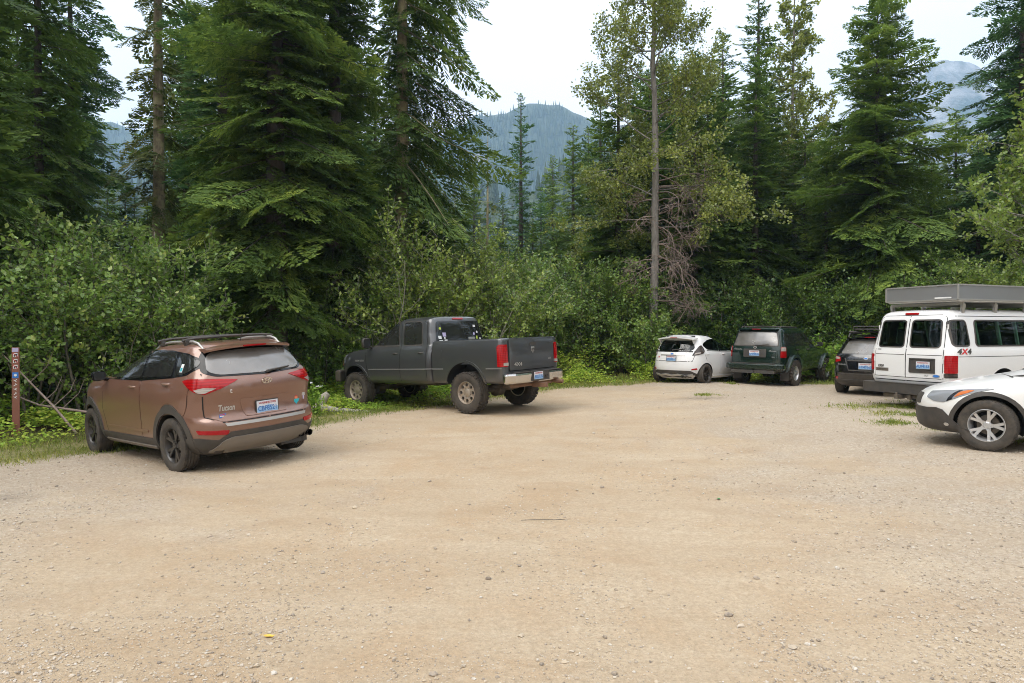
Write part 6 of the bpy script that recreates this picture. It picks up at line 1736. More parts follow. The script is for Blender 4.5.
    rows = [
        (26, 14.4, 0, 'alder', .93, 0.0, 'green alder shrub with visible stems behind the brown marker post'),
        (92, 14.9, 0, 'alder', .97, 1.1, 'tall leafy alder shrub between the marker post and the brown suv'),
        (146, 15.7, 3, 'alder', .98, 2.3, 'deep green shrub rising behind the hood of the brown suv'),
        (-24, 15.7, 3, 'alder', 1.0, .6, 'green shrub cut off by the left border'),
        (60, 16.9, 2, 'maple', 1.2, 3.0, 'shaded shrub behind the alders on the left'),
        (322, 19.8, 4, 'maple', .95, .4, 'low dark shrub under the boughs of the massive fir'),
        (368, 21.1, 3, 'alder', 1.08, 1.9, 'slim shrub with pale stems behind the hood of the pickup'),
        (408, 21.3, 1, 'willow', 1.10, 4.0, 'yellow green willow shrub behind the cab of the pickup'),
        (446, 22.1, 0, 'willow', 1.05, 5.1, 'broad yellowish willow shrub in the middle of the hedge line'),
        (486, 21.7, 1, 'willow', .98, .9, 'yellow green willow shrub behind the rear window of the pickup'),
        (522, 23.2, 3, 'alder', 1.02, 2.6, 'green shrub below the slender pointed spruce'),
        (556, 24.6, 2, 'alder', 1.14, 3.3, 'rounded green shrub behind the pickup tailgate'),
        (590, 25.0, 0, 'maple', .86, 4.4, 'leafy shrub over the bright ground cover left of the hatchback'),
        (624, 25.6, 2, 'alder', 1.05, 5.6, 'shrub at the left foot of the grey trunked cottonwood'),
        (676, 26.6, 4, 'maple', 1.25, 1.2, 'dark low shrub behind the white hatchback'),
        (712, 26.4, 2, 'maple', 1.0, 2.2, 'shrub between the white hatchback and the dark green suv'),
        (752, 26.8, 3, 'maple', .92, 3.7, 'deep green shrub behind the roof of the dark green suv'),
        (790, 27.2, 0, 'alder', .86, .2, 'airy olive shrub right above the dark green suv'),
        (828, 26.2, 2, 'maple', 1.0, 4.9, 'shrub between the dark green suv and the black suv'),
        (872, 25.6, 3, 'maple', .84, 5.9, 'shaded shrub behind the black suv'),
        (915, 24.0, 2, 'maple', 1.0, 1.5, 'shaded shrub over the left end of the roof box'),
        (968, 23.0, 3, 'alder', .95, 2.9, 'shrub behind the roof box of the van'),
        (1020, 22.0, 2, 'yellow', 1.1, 4.2, 'light green shrub behind the van at the right border'),
        (640, 27.5, 0, 'maple', .8, 2.2, 'dark shrub in the shade behind the cottonwood'),
        (540, 26.5, 3, 'maple', .9, .7, 'dark shrub in the shade behind the middle of the hedge line'),
        (250, 19.6, 4, 'maple', .8, 3.9, 'low shaded shrub directly behind the roof bars of the brown suv'),
        (182, 17.4, 4, 'alder', .95, 5.0, 'low shrub at the left foot of the massive fir'),
        (650, 23.7, 4, 'alder', 1.05, 3.6, 'leafy shrub hiding the foot of the grey trunked cottonwood'),
    ]
    for (px, Y, k, mt, s, rz, lab) in rows:
        plant('shrub', lab, 'shrub', spot(px, Y), S[k], (PM['white_stem'] if k in (1, 3) else PM['twig'], PM[mt]), nm, rz, s)
    # bright leafy plants at the lot edge right of the dark green suv
    fb = shrub_meshes(70, 1.3, 1.3, 10, .13, 24, (5, 4), .8)
    plant('shrub', 'bright light green bush between the dark green suv and the black suv', 'shrub', spot(836, 22.4), fb, (PM['twig'], PM['fern']), nm, 0, 1.15)
    plant('shrub', 'bright light green bush peeping out behind the roof of the black suv', 'shrub', spot(858, 23.5), fb, (PM['twig'], PM['fern']), nm, 2.1, 1.2)
# ------------------------------------------------------------------ the ground
LOT = np.array([(-60, 7.0), (-12, 8.9), (-7.4, 9.7), (-6.6, 10.7), (-5.4, 11.3), (-4.3, 12.3), (-3.5, 13.4), (-2.9, 15.0), (-1.6, 16.2), (-.2, 18.0), (1.3, 19.6), (4.3, 21.0), (7.0, 21.6), (9.6, 20.9), (11.5, 20.6), (16, 20.0), (60, 21), (60, -60), (-60, -60)], float)
PATCHES = [(8.45, 14.9, 1.5, .75), (7.9, 13.7, .9, .5), (6.5, 20.3, .25, .5), (7.1, 12.7, .5, .3), (9.7, 15.3, .9, .8), (8.0, 10.5, .7, .2), (7.7, 11.9, .5, .25), (4.9, 17.2, .35, .3), (9.2, 9.2, .8, .25)]

def lot_dist(x, y):
    """signed distance to the edge of the gravel: negative on the lot"""
    x = np.asarray(x, float); y = np.asarray(y, float)
    d = np.full(x.shape, 1e9); inside = np.zeros(x.shape, bool)
    n = len(LOT)
    for i in range(n):
        ax, ay = LOT[i]; bx, by = LOT[(i + 1) % n]
        vx, vy = bx - ax, by - ay
        t = np.clip(((x - ax) * vx + (y - ay) * vy) / (vx * vx + vy * vy), 0, 1)
        d = np.minimum(d, np.hypot(x - ax - t * vx, y - ay - t * vy))
        c = ((ay > y) != (by > y)) & (x < (bx - ax) * (y - ay) / (by - ay + 1e-12) + ax)
        inside ^= c
    return np.where(inside, -d, d)

def vnoise(x, y, s, seed):
    """smooth value noise, vectorised"""
    g = np.random.default_rng(seed); T = g.uniform(-1, 1, (64, 64))
    u, v = x / s, y / s
    i, j = np.floor(u).astype(int), np.floor(v).astype(int)
    fu, fv = u - i, v - j
    fu = fu * fu * (3 - 2 * fu); fv = fv * fv * (3 - 2 * fv)
    a = T[i % 64, j % 64]; b = T[(i + 1) % 64, j % 64]; c = T[i % 64, (j + 1) % 64]; d = T[(i + 1) % 64, (j + 1) % 64]
    return a * (1 - fu) * (1 - fv) + b * fu * (1 - fv) + c * (1 - fu) * fv + d * fu * fv

def relief(x, y):
    near = np.clip(1 - (np.hypot(x, y - 10) - 30) / 30, 0, 1)
    r = np.hypot(x - 1.5, y - 24.5)
    rut = -.018 * (np.exp(-((r - 13.2) / .22) ** 2) + np.exp(-((r - 14.7) / .22) ** 2)) * np.clip((13 - np.abs(x)) / 6, 0, 1)
    return near * (.016 * vnoise(x, y, 1.7, 1) + .009 * vnoise(x, y, .6, 2) + .004 * vnoise(x, y, .25, 3) + .03 * vnoise(x, y, 5, 4) + rut)

def gsurf(x, y):
    return gz(x, y) + relief(np.asarray(x, float), np.asarray(y, float))

def build_ground():
    far = lambda a, b, n: a + (b - a) * (np.linspace(0, 1, n) ** 3)
    xs = np.concatenate([far(-15, -2500, 26)[::-1], np.arange(-14.9, 17, .11), far(17.1, 2500, 26)])
    ys = np.concatenate([far(.4, -300, 12)[::-1], np.arange(.5, 27, .10), far(27.1, 2600, 30)])
    X, Y = np.meshgrid(xs, ys)
    Z = gsurf(X, Y)
    V = np.stack([X, Y, Z], -1).reshape(-1, 3)
    idx = np.arange(len(V)).reshape(X.shape)
    Fq = np.stack([idx[:-1, :-1], idx[:-1, 1:], idx[1:, 1:], idx[1:, :-1]], -1).reshape(-1, 4)
    me = mesh_np('ground', V, Fq, smooth=True)
    d = lot_dist(X, Y).ravel()
    pa = np.zeros(len(d)); x, y = X.ravel(), Y.ravel()
    for (cx, cy, rx, ry) in PATCHES: pa = np.maximum(pa, np.clip(1.25 - np.hypot((x - cx) / rx, (y - cy) / ry), 0, 1))
    damp = np.clip(1.3 - np.hypot((x - 4.55) / .65, (y - 16.6) / .28), 0, 1)
    damp = np.maximum(damp, .8 * np.clip(1.3 - np.hypot((x + 5.9) / .6, (y - 7.6) / .35), 0, 1))
    track = np.zeros(len(d))
    for (cx, cy, r, wd, a0, a1) in ((-2.5, 17.0, 9.2, .16, -1.2, .35), (-2.5, 17.0, 10.7, .16, -1.2, .35), (7.5, 15.5, 9.0, .15, -.3, 1.2), (7.5, 15.5, 10.5, .15, -.3, 1.2), (2.0, 19.5, 10.6, .18, -.9, .9), (2.0, 19.5, 12.2, .18, -.9, .9)):
        rr = np.hypot(x - cx, y - cy); aa = np.arctan2(x - cx, cy - y) * -1
        track = np.maximum(track, np.exp(-((rr - r - .12 * vnoise(x, y, 2.5, 12)) / wd) ** 2) * np.clip((aa - a0) * 3, 0, 1) * np.clip((a1 - aa) * 3, 0, 1))
    for nm, arr in (('verge', d), ('tuft', pa), ('damp', damp), ('track', track)):
        a = me.attributes.new(nm, 'FLOAT', 'POINT'); a.data.foreach_set('value', arr.astype(np.float32))
    m, nt, out = new_mat('gravel_lot')
    pos = geopos(nt)
    att = lambda n: N(nt, 'ShaderNodeAttribute', attribute_name=n).outputs['Fac']
    # worn sandy dirt with greyer crushed gravel, smeared along the way the cars turn
    sp = N(nt, 'ShaderNodeSeparateXYZ', {0: pos})
    rx = mth(nt, 'SUBTRACT', sp.outputs[0], 1.5); ry = mth(nt, 'SUBTRACT', sp.outputs[1], 24.5)
    rr = mth(nt, 'SQRT', mth(nt, 'ADD', mth(nt, 'MULTIPLY', rx, rx), mth(nt, 'MULTIPLY', ry, ry)))
    an = mth(nt, 'MULTIPLY', mth(nt, 'ARCTAN2', rx, mth(nt, 'MULTIPLY', ry, -1.0)), 4.0)
    pol = N(nt, 'ShaderNodeCombineXYZ', {0: rr, 1: an, 2: 0.0}).outputs[0]
    big = noise(nt, .42, 6, .66, pos, 1.2); mid = noise(nt, 1.1, 6, .65, pos, .4); smear = noise(nt, .8, 6, .68, pol, .9)
    fine = noise(nt, 9.0, 6, .7, pos); grit = noise(nt, 55.0, 4, .75, pos)
    vo = N(nt, 'ShaderNodeTexVoronoi', {'Vector': pos, 'Scale': 42.0}, feature='F1'); vo2 = N(nt, 'ShaderNodeTexVoronoi', {'Vector': pos, 'Scale': 95.0}, feature='F1')
    sand = mixc(nt, ramp(nt, smear, [(.25, 0.0), (.75, 1.0)]), (.40, .30, .195), (.53, .435, .315))
    sand = mixc(nt, ramp(nt, mid, [(.46, 0.0), (.72, .6)]), sand, (.42, .275, .15))
    greyg = mixc(nt, ramp(nt, vo.outputs['Color'], [(.2, 0.0), (.8, 1.0)]), (.255, .24, .215), (.52, .49, .435))
    side = N(nt, 'ShaderNodeMapRange', {0: mth(nt, 'ABSOLUTE', mth(nt, 'ADD', sp.outputs[0], .3)), 1: 1.2, 2: 6.5, 3: -.12, 4: .20}).outputs[0]
    gf = ramp(nt, mth(nt, 'ADD', mth(nt, 'ADD', mth(nt, 'MULTIPLY', big, .65), mth(nt, 'MULTIPLY', mid, .4)), side), [(.46, 0.0), (.66, .9)])
    stone = ramp(nt, mth(nt, 'ADD', mth(nt, 'MULTIPLY', vo.outputs['Distance'], 14.0), mth(nt, 'MULTIPLY', fine, 1.2)), [(.55, 1.0), (.9, 0.0)])
    gf2 = mth(nt, 'MULTIPLY', gf, mth(nt, 'ADD', .55, mth(nt, 'MULTIPLY', stone, .45)), True)
    lot = mixc(nt, gf2, sand, greyg)
    lot = mixc(nt, ramp(nt, grit, [(.32, .5), (.6, 0.0)]), lot, (.27, .205, .135))
    lot = mixc(nt, ramp(nt, noise(nt, 24.0, 5, .75, pos), [(.36, .45), (.56, 0.0)]), lot, (.29, .225, .15))
    lot = mixc(nt, ramp(nt, fine, [(.56, 0.0), (.78, .4)]), lot, (.58, .50, .39))
    lot = mixc(nt, mth(nt, 'MULTIPLY', att('track'), ramp(nt, mid, [(.35, .05), (.65, .5)]), True), lot, (.34, .25, .16))
    lot = mixc(nt, mth(nt, 'MULTIPLY', att('damp'), ramp(nt, fine, [(.3, .9), (.62, .25)]), True), lot, (.14, .115, .09))
    # grassy verge, then leaf litter under the trees
    vd = mth(nt, 'ADD', att('verge'), mth(nt, 'MULTIPLY', mth(nt, 'SUBTRACT', noise(nt, 2.2, 5, .65, pos), .5), 1.3))
    turf = mixc(nt, ramp(nt, noise(nt, 6, 5, .7, pos), [(.35, 0.0), (.65, 1.0)]), (.13, .14, .045), (.27, .235, .11))
    litter = mixc(nt, ramp(nt, noise(nt, 14, 5, .7, pos), [(.35, 0.0), (.7, 1.0)]), (.040, .028, .018), (.13, .085, .05))
    wild = mixc(nt, ramp(nt, mth(nt, 'MULTIPLY', vd, .25), [(.30, 0.0), (.62, 1.0)]), turf, litter)
    tf = mth(nt, 'MULTIPLY', att('tuft'), ramp(nt, noise(nt, 7, 5, .7, pos), [(.42, 0.0), (.6, .9)]), True)
    vf = ramp(nt, mth(nt, 'ADD', vd, .5), [(.30, 0.0), (.75, 1.0)])
    c = mixc(nt, mth(nt, 'MAXIMUM', vf, tf), lot, wild)
    h = mth(nt, 'ADD', mth(nt, 'MULTIPLY', mth(nt, 'SUBTRACT', 1.0, mth(nt, 'MULTIPLY', vo.outputs['Distance'], 22.0), True), mth(nt, 'ADD', .25, mth(nt, 'MULTIPLY', gf, .75))),
            mth(nt, 'ADD', mth(nt, 'MULTIPLY', fine, 1.2), mth(nt, 'ADD', mth(nt, 'MULTIPLY', grit, .5), mth(nt, 'MULTIPLY', mth(nt, 'SUBTRACT', 1.0, mth(nt, 'MULTIPLY', vo2.outputs['Distance'], 40.0), True), .3))))
    pbsdf(nt, out, color=c, rough=.95, spec=.2, normal=bump(nt, h, 1.0, .02))
    o = link_mesh('ground', me, m); o['kind'] = 'structure'
    build_gravel()

def ico():
    t = (1 + 5 ** .5) / 2
    v = np.array([(-1, t, 0), (1, t, 0), (-1, -t, 0), (1, -t, 0), (0, -1, t), (0, 1, t), (0, -1, -t), (0, 1, -t), (t, 0, -1), (t, 0, 1), (-t, 0, -1), (-t, 0, 1)], float)
    v /= np.linalg.norm(v[0])
    f = np.array([(0, 11, 5), (0, 5, 1), (0, 1, 7), (0, 7, 10), (0, 10, 11), (1, 5, 9), (5, 11, 4), (11, 10, 2), (10, 7, 6), (7, 1, 8), (3, 9, 4), (3, 4, 2), (3, 2, 6), (3, 6, 8), (3, 8, 9), (4, 9, 5), (2, 4, 11), (6, 2, 10), (8, 6, 7), (9, 8, 1)])
    return v, f

def build_gravel():
    g = np.random.default_rng(4)
    n = 75000
    py = 395 + (720 - 395) * g.uniform(0, 1, n) ** .75; px = g.uniform(-60, 1090, n)
    Y = CAM_H * F_PX / (py - HORIZ); X = (px - 512) / F_PX * Y
    # thicker where the dirt has washed away
    w = .5 + .5 * vnoise(X, Y, 1.6, 8) + .35 * vnoise(X, Y, .5, 9) + np.clip((np.abs(X + .3) - 1) * .08, 0, .4)
    k = (g.uniform(0, 1, n) < np.clip(w - .30 * np.exp(-((X - .2) / 2.4) ** 2) - .10, .03, 1)) & (lot_dist(X, Y) < .15)
    X, Y = X[k], Y[k]; n = len(X)
    r = np.exp(g.normal(math.log(.0046), .50, n)); r = np.clip(r, .0028, .034)
    r *= np.clip(Y / 6, .8, 2.2) ** .55
    Z = gsurf(X, Y)
    iv, jf = ico()
    V = iv[None] * (1 + g.uniform(-.28, .28, (n, 12, 1))) * np.stack([g.uniform(.7, 1.35, n), g.uniform(.7, 1.2, n), g.uniform(.45, .85, n)], -1)[:, None, :]
    a = g.uniform(0, 6.28, n)
    V = np.stack([V[..., 0] * np.cos(a)[:, None] - V[..., 1] * np.sin(a)[:, None], V[..., 0] * np.sin(a)[:, None] + V[..., 1] * np.cos(a)[:, None], V[..., 2]], -1)
    V = V * r[:, None, None] + np.stack([X, Y, Z + r * .25], -1)[:, None, :]
    Fq = (jf[None] + (np.arange(n) * 12)[:, None, None]).reshape(-1, 3)
    me = mesh_np('gravel', V.reshape(-1, 3), Fq, {'rnd': np.repeat(g.uniform(0, 1, n), 20)}, smooth=False)
    m, nt, out = new_mat('loose_stones')
    at = N(nt, 'ShaderNodeAttribute', attribute_name='rnd').outputs['Fac']
    c = ramp(nt, at, [(0, (.20, .17, .14)), (.25, (.34, .295, .245)), (.6, (.46, .385, .29)), (.9, (.47, .42, .36)), (1, (.54, .51, .46))])
    c = mixc(nt, ramp(nt, noise(nt, 60, 3, .6, geopos(nt)), [(.4, 0.0), (.7, .5)]), c, (.44, .34, .22))
    pbsdf(nt, out, color=c, rough=.9, spec=.25)
    o = link_mesh('gravel', me, m); tag(o, 'loose grey and tan stones strewn over the dirt lot', 'gravel', kind='stuff')

# ------------------------------------------------------------------ ground cover
def build_cover():
    g = np.random.default_rng(15)
    # grass blades along the verge and in tufts on the lot
    n = 260000
    Y = g.uniform(8.3, 25, n); X = g.uniform(-1, 1, n) * (Y * .80 + 1.5)
    d = lot_dist(X, Y)
    dens = np.clip(1.15 - np.abs(d - .8) / 2.4, 0, 1) * np.clip(.72 + .75 * vnoise(X, Y, .55, 21) + .5 * vnoise(X, Y, 1.9, 22), 0, 1)
    dens[d < 0] *= np.clip(1 + d[d < 0] / .55, 0, 1)
    for (cx, cy, rx, ry) in PATCHES:
        q = np.hypot((X - cx) / rx, (Y - cy) / ry)
        dens = np.maximum(dens, np.clip(1.15 - q, 0, .95) * np.clip(.15 + 1.2 * vnoise(X, Y, .3, 23), 0, 1))
    k = g.uniform(0, 1, n) < dens
    X, Y, d = X[k], Y[k], d[k]
    for (cx, cy, rx, ry) in PATCHES:                  # extra blades in the tufts on the lot
        q = int(3000 * rx * ry) + 120; u = np.abs(g.normal(0, .55, q)); a = g.uniform(0, 6.28, q)
        x, y = cx + rx * u * np.cos(a), cy + ry * u * np.sin(a)
        kk = vnoise(x, y, .28, 23) + .35 * vnoise(x, y, .09, 25) > -.05
        X, Y, d = np.concatenate([X, x[kk]]), np.concatenate([Y, y[kk]]), np.concatenate([d, np.full(kk.sum(), -1.0)])
    n = len(X)
    L = g.uniform(.035, .10, n) * np.where(d < -.6, .8, np.clip(1 + d * .45, .55, 2.2))
    a = g.uniform(0, 6.28, n); lean = g.uniform(.1, 1.0, n)
    D = np.stack([np.cos(a) * lean, np.sin(a) * lean, np.ones(n)], -1); D /= np.linalg.norm(D, axis=1, keepdims=True)
    b = g.uniform(0, 6.28, n); Nn = np.stack([np.cos(b), np.sin(b), np.full(n, .25)], -1); Nn -= D * (Nn * D).sum(1, keepdims=True); Nn /= np.linalg.norm(Nn, axis=1, keepdims=True)
    Q = rhombus(np.stack([X, Y, gsurf(X, Y) - .008], -1), D, Nn, L, np.full(n, .011) * np.clip(Y / 11, 1, 2))
    o = link_mesh('grass', quads_mesh('grass', Q, np.clip(.62 + .35 * vnoise(X, Y, .8, 24) + g.normal(0, .22, n), 0, 1)), PM['grass'])
    tag(o, 'short patchy grass along the edge of the gravel lot', 'grass', kind='stuff')
    print('grass', n)
    # herbs and seedlings between the grass and the shrubs
    n = 760000
    Y = g.uniform(9, 27, n); X = g.uniform(-1, 1, n) * (Y * .80 + 2)
    d = lot_dist(X, Y)
    d = d - .9 * np.clip((-3.5 - X) / 1.5, 0, 1)
    dens = np.clip((d - .5) / .8, 0, 1) * np.clip(1.25 - d / 7, .1, 1) * np.clip(.62 + .8 * vnoise(X, Y, .9, 31) + .45 * vnoise(X, Y, 2.6, 32), 0, 1)
    dens *= np.clip(.35 + (Y - 9) / 12, .4, 1.3)
    k = g.uniform(0, 1, n) < dens
    X, Y, d = X[k], Y[k], d[k]; n = len(X)
    clump = np.clip(.55 + .6 * vnoise(X, Y, .7, 33) + .4 * vnoise(X, Y, 1.8, 34), .12, 1.3)
    lush_lit = np.clip(1.35 - np.abs(X - 2.6) / 5.5, .5, 1.2)  # also lightens the leaf tone, making up for light the trees block
    top = np.clip(.16 + .62 * (d - .45), .12, 1.15) * clump * lush_lit
    H = top * g.uniform(.15, 1.0, n) ** .7
    a = g.uniform(0, 6.28, n)
    D = np.stack([np.cos(a), np.sin(a), g.uniform(-.45, .35, n)], -1); D /= np.linalg.norm(D, axis=1, keepdims=True)
    Nn = g.normal(0, .5, (n, 3)); Nn[:, 2] += 1; Nn -= D * (Nn * D).sum(1, keepdims=True); Nn /= np.linalg.norm(Nn, axis=1, keepdims=True)
    lf = g.uniform(.055, .115, n) * np.clip(.7 + d * .12, .7, 1.25)
    Q = rhombus(np.stack([X, Y, gsurf(X, Y) + H], -1), D, Nn, lf, lf * .62)
    o = link_mesh('undergrowth', quads_mesh('undergrowth', Q, np.clip(.46 + .22 * lush_lit + .4 * vnoise(X, Y, 1.1, 35) + g.normal(0, .2, n), 0, 1)), PM['herb'])
    tag(o, 'bright green knee high herbs at the foot of the shrubs', 'undergrowth', kind='stuff')
    print('herbs', n)

# ------------------------------------------------------------------ far hills
def build_hills():
    g = np.random.default_rng(31)
    rock = [(.36, (.030, .048, .024)), (.64, (.055, .072, .035)), (.70, (.20, .185, .16)), (.85, (.27, .25, .23))]
    def hill(name, D, prof, back, noise_amp, stops, scale, foot=.55):
        pxs = np.linspace(prof[0][0], prof[-1][0], 260)
        yy = np.interp(pxs, [p[0] for p in prof], [p[1] for p in prof])
        top = np.array([ytop(y, D) for y in yy]) + noise_amp * vnoise(pxs, pxs * 0, 14, 3) + noise_amp * .5 * vnoise(pxs, pxs * 0, 5, 4)
        rows = np.concatenate([np.linspace(foot, 1, 44), 1 + np.linspace(.03, back, 10)])
        V = []
        for r in rows:
            t = (r - foot) / (1 - foot) if r <= 1 else 1 - (r - 1) / back
            sh = max(t, 0) ** 1.25
            Yd = D * r
            xx = (pxs - 512) / F_PX * D * (.6 + .4 * r)
            z = -3 + (top + 3) * sh + (noise_amp * 1.3 * vnoise(xx, np.full_like(xx, Yd), D * .045, 5) + noise_amp * vnoise(xx, np.full_like(xx, Yd), D * .018, 6)) * math.sin(PI * min(max(t, 0), 1)) ** .6
            V.append(np.stack([xx, np.full_like(xx, Yd), z], -1))
        V = np.array(V); idx = np.arange(V.shape[0] * V.shape[1]).reshape(V.shape[:2])
        Fq = np.stack([idx[:-1, :-1], idx[:-1, 1:], idx[1:, 1:], idx[1:, :-1]], -1).reshape(-1, 4)
        m, nt, out = new_mat(name + '_slope')
        f = noise(nt, scale, 6, .6, geopos(nt), .5)
        pbsdf(nt, out, color=ramp(nt, f, stops), rough=.95, normal=bump(nt, noise(nt, scale * 5, 5, .7, geopos(nt)), .6, D * .01))
        o = link_mesh('hills', mesh_np('hills', V.reshape(-1, 3), Fq, smooth=True), m); o['kind'] = 'structure'
        return V
    A = hill('far', 1350, [(-420, 190), (-150, 150), (20, 138), (100, 124), (160, 132), (260, 160), (380, 165), (440, 138), (462, 126), (490, 115), (520, 106), (545, 104), (568, 112), (592, 124), (640, 142), (760, 172), (900, 205), (1200, 250), (1500, 280)], .6, 7, rock, .006)
    Bh = hill('near', 520, [(-300, 255), (0, 240), (100, 188), (160, 194), (300, 235), (420, 205), (470, 196), (505, 205), (540, 190), (575, 166), (610, 150), (700, 150), (800, 175), (1000, 235), (1300, 262)], .6, 4, [(.3, (.030, .050, .022)), (.7, (.06, .085, .035))], .02)
    hill('cliff', 1550, [(700, 240), (800, 190), (870, 130), (905, 96), (922, 76), (930, 64), (945, 61), (968, 62), (978, 68), (988, 84), (1010, 104), (1080, 150), (1200, 190), (1400, 260)],   .4, 3, [(.40, (.03, .045, .028)), (.50, (.16, .155, .15)), (.62, (.34, .33, .32))], .012)
    # the forest on them, too far off to count
    V, Fq, T = [], [], []
    nv = 0
    def cone_tree(det):
        vs, fs = [], []
        if det:
            for (z0, z1, r) in ((.08, .42, .17), (.28, .62, .135), (.46, .80, .10), (.64, 1.0, .065)):
                b = len(vs); K = 7
                for k in range(K): vs.append((r * math.cos(6.283 * k / K) * (1 if k % 2 else .62), r * math.sin(6.283 * k / K) * (1 if k % 2 else .62), z0))
                vs.append((0, 0, z1))
                fs += [(b + k, b + (k + 1) % K, b + K) for k in range(K)]
        else:
            for (z0, z1, r) in ((.03, .7, .16), (.4, 1.0, .09)):
                b = len(vs); K = 5
                for k in range(K): vs.append((r * math.cos(6.283 * k / K), r * math.sin(6.283 * k / K), z0))
                vs.append((0, 0, z1)); fs += [(b + k, b + (k + 1) % K, b + K) for k in range(K)]
        return np.array(vs), np.array(fs)
    for S, cnt, h0, h1, det, rmin in ((A, 22000, 14, 26, 0, 10), (Bh, 5200, 12, 24, 1, 6)):
        tv, tf = cone_tree(det)
        i = g.uniform(0, 1, cnt) ** .6 * (len(S) - 12); j = g.uniform(0, S.shape[1] - 2, cnt)
        i0, j0 = i.astype(int), j.astype(int); fi, fj = (i - i0)[:, None], (j - j0)[:, None]
        P = S[i0, j0] * (1 - fi) * (1 - fj) + S[i0 + 1, j0] * fi * (1 - fj) + S[i0, j0 + 1] * (1 - fi) * fj + S[i0 + 1, j0 + 1] * fi * fj
        keep = vnoise(P[:, 0], P[:, 1], 60, 9) > -.62
        P = P[keep]; n = len(P)
        h = g.uniform(h0, h1, n) * np.clip(.85 + .55 * vnoise(P[:, 0], P[:, 1], 90, 14) + g.normal(0, .16, n), .35, 1.45)
        a = g.uniform(0, 6.28, n); c, s = np.cos(a)[:, None], np.sin(a)[:, None]
        W = tv[None] * h[:, None, None] * np.array([1.0, 1.0, 1.0])
        W = np.stack([W[..., 0] * c - W[..., 1] * s, W[..., 0] * s + W[..., 1] * c, W[..., 2]], -1) + P[:, None, :]
        V.append(W.reshape(-1, 3)); Fq.append((tf[None] + (np.arange(n) * len(tv))[:, None, None]).reshape(-1, 3) + nv); T.append(np.repeat(g.uniform(0, 1, n), len(tf)))
        nv += n * len(tv)
    me = mesh_np('far_forest', np.concatenate(V), np.concatenate(Fq), {'rnd': np.concatenate(T)})
    m, nt, out = new_mat('far_conifers')
    at = N(nt, 'ShaderNodeAttribute', attribute_name='rnd').outputs['Fac']
    pbsdf(nt, out, color=ramp(nt, at, [(0, (.020, .038, .018)), (.6, (.040, .066, .028)), (1, (.075, .095, .04))]), rough=.9)
    o = link_mesh('far_forest', me, m); tag(o, 'hazy conifer forest covering the distant hillsides', 'forest', kind='stuff')

def build_haze():
    mb = MB(); mb.box((0, 1150, 620), (5400, 3300, 1290))
    m, nt, out = new_mat('haze')
    v = N(nt, 'ShaderNodeVolumePrincipled', {'Color': (.48, .71, .95, 1), 'Density': HAZE, 'Anisotropy': .25})
    nt.links.new(v.outputs[0], out.inputs['Volume'])
    m.cycles.homogeneous_volume = True if hasattr(m.cycles, 'homogeneous_volume') else None
    o = mb.build('haze', m); o['kind'] = 'stuff'; tag(o, 'thin bluish haze in the air over the valley', 'haze')
HAZE = .00034

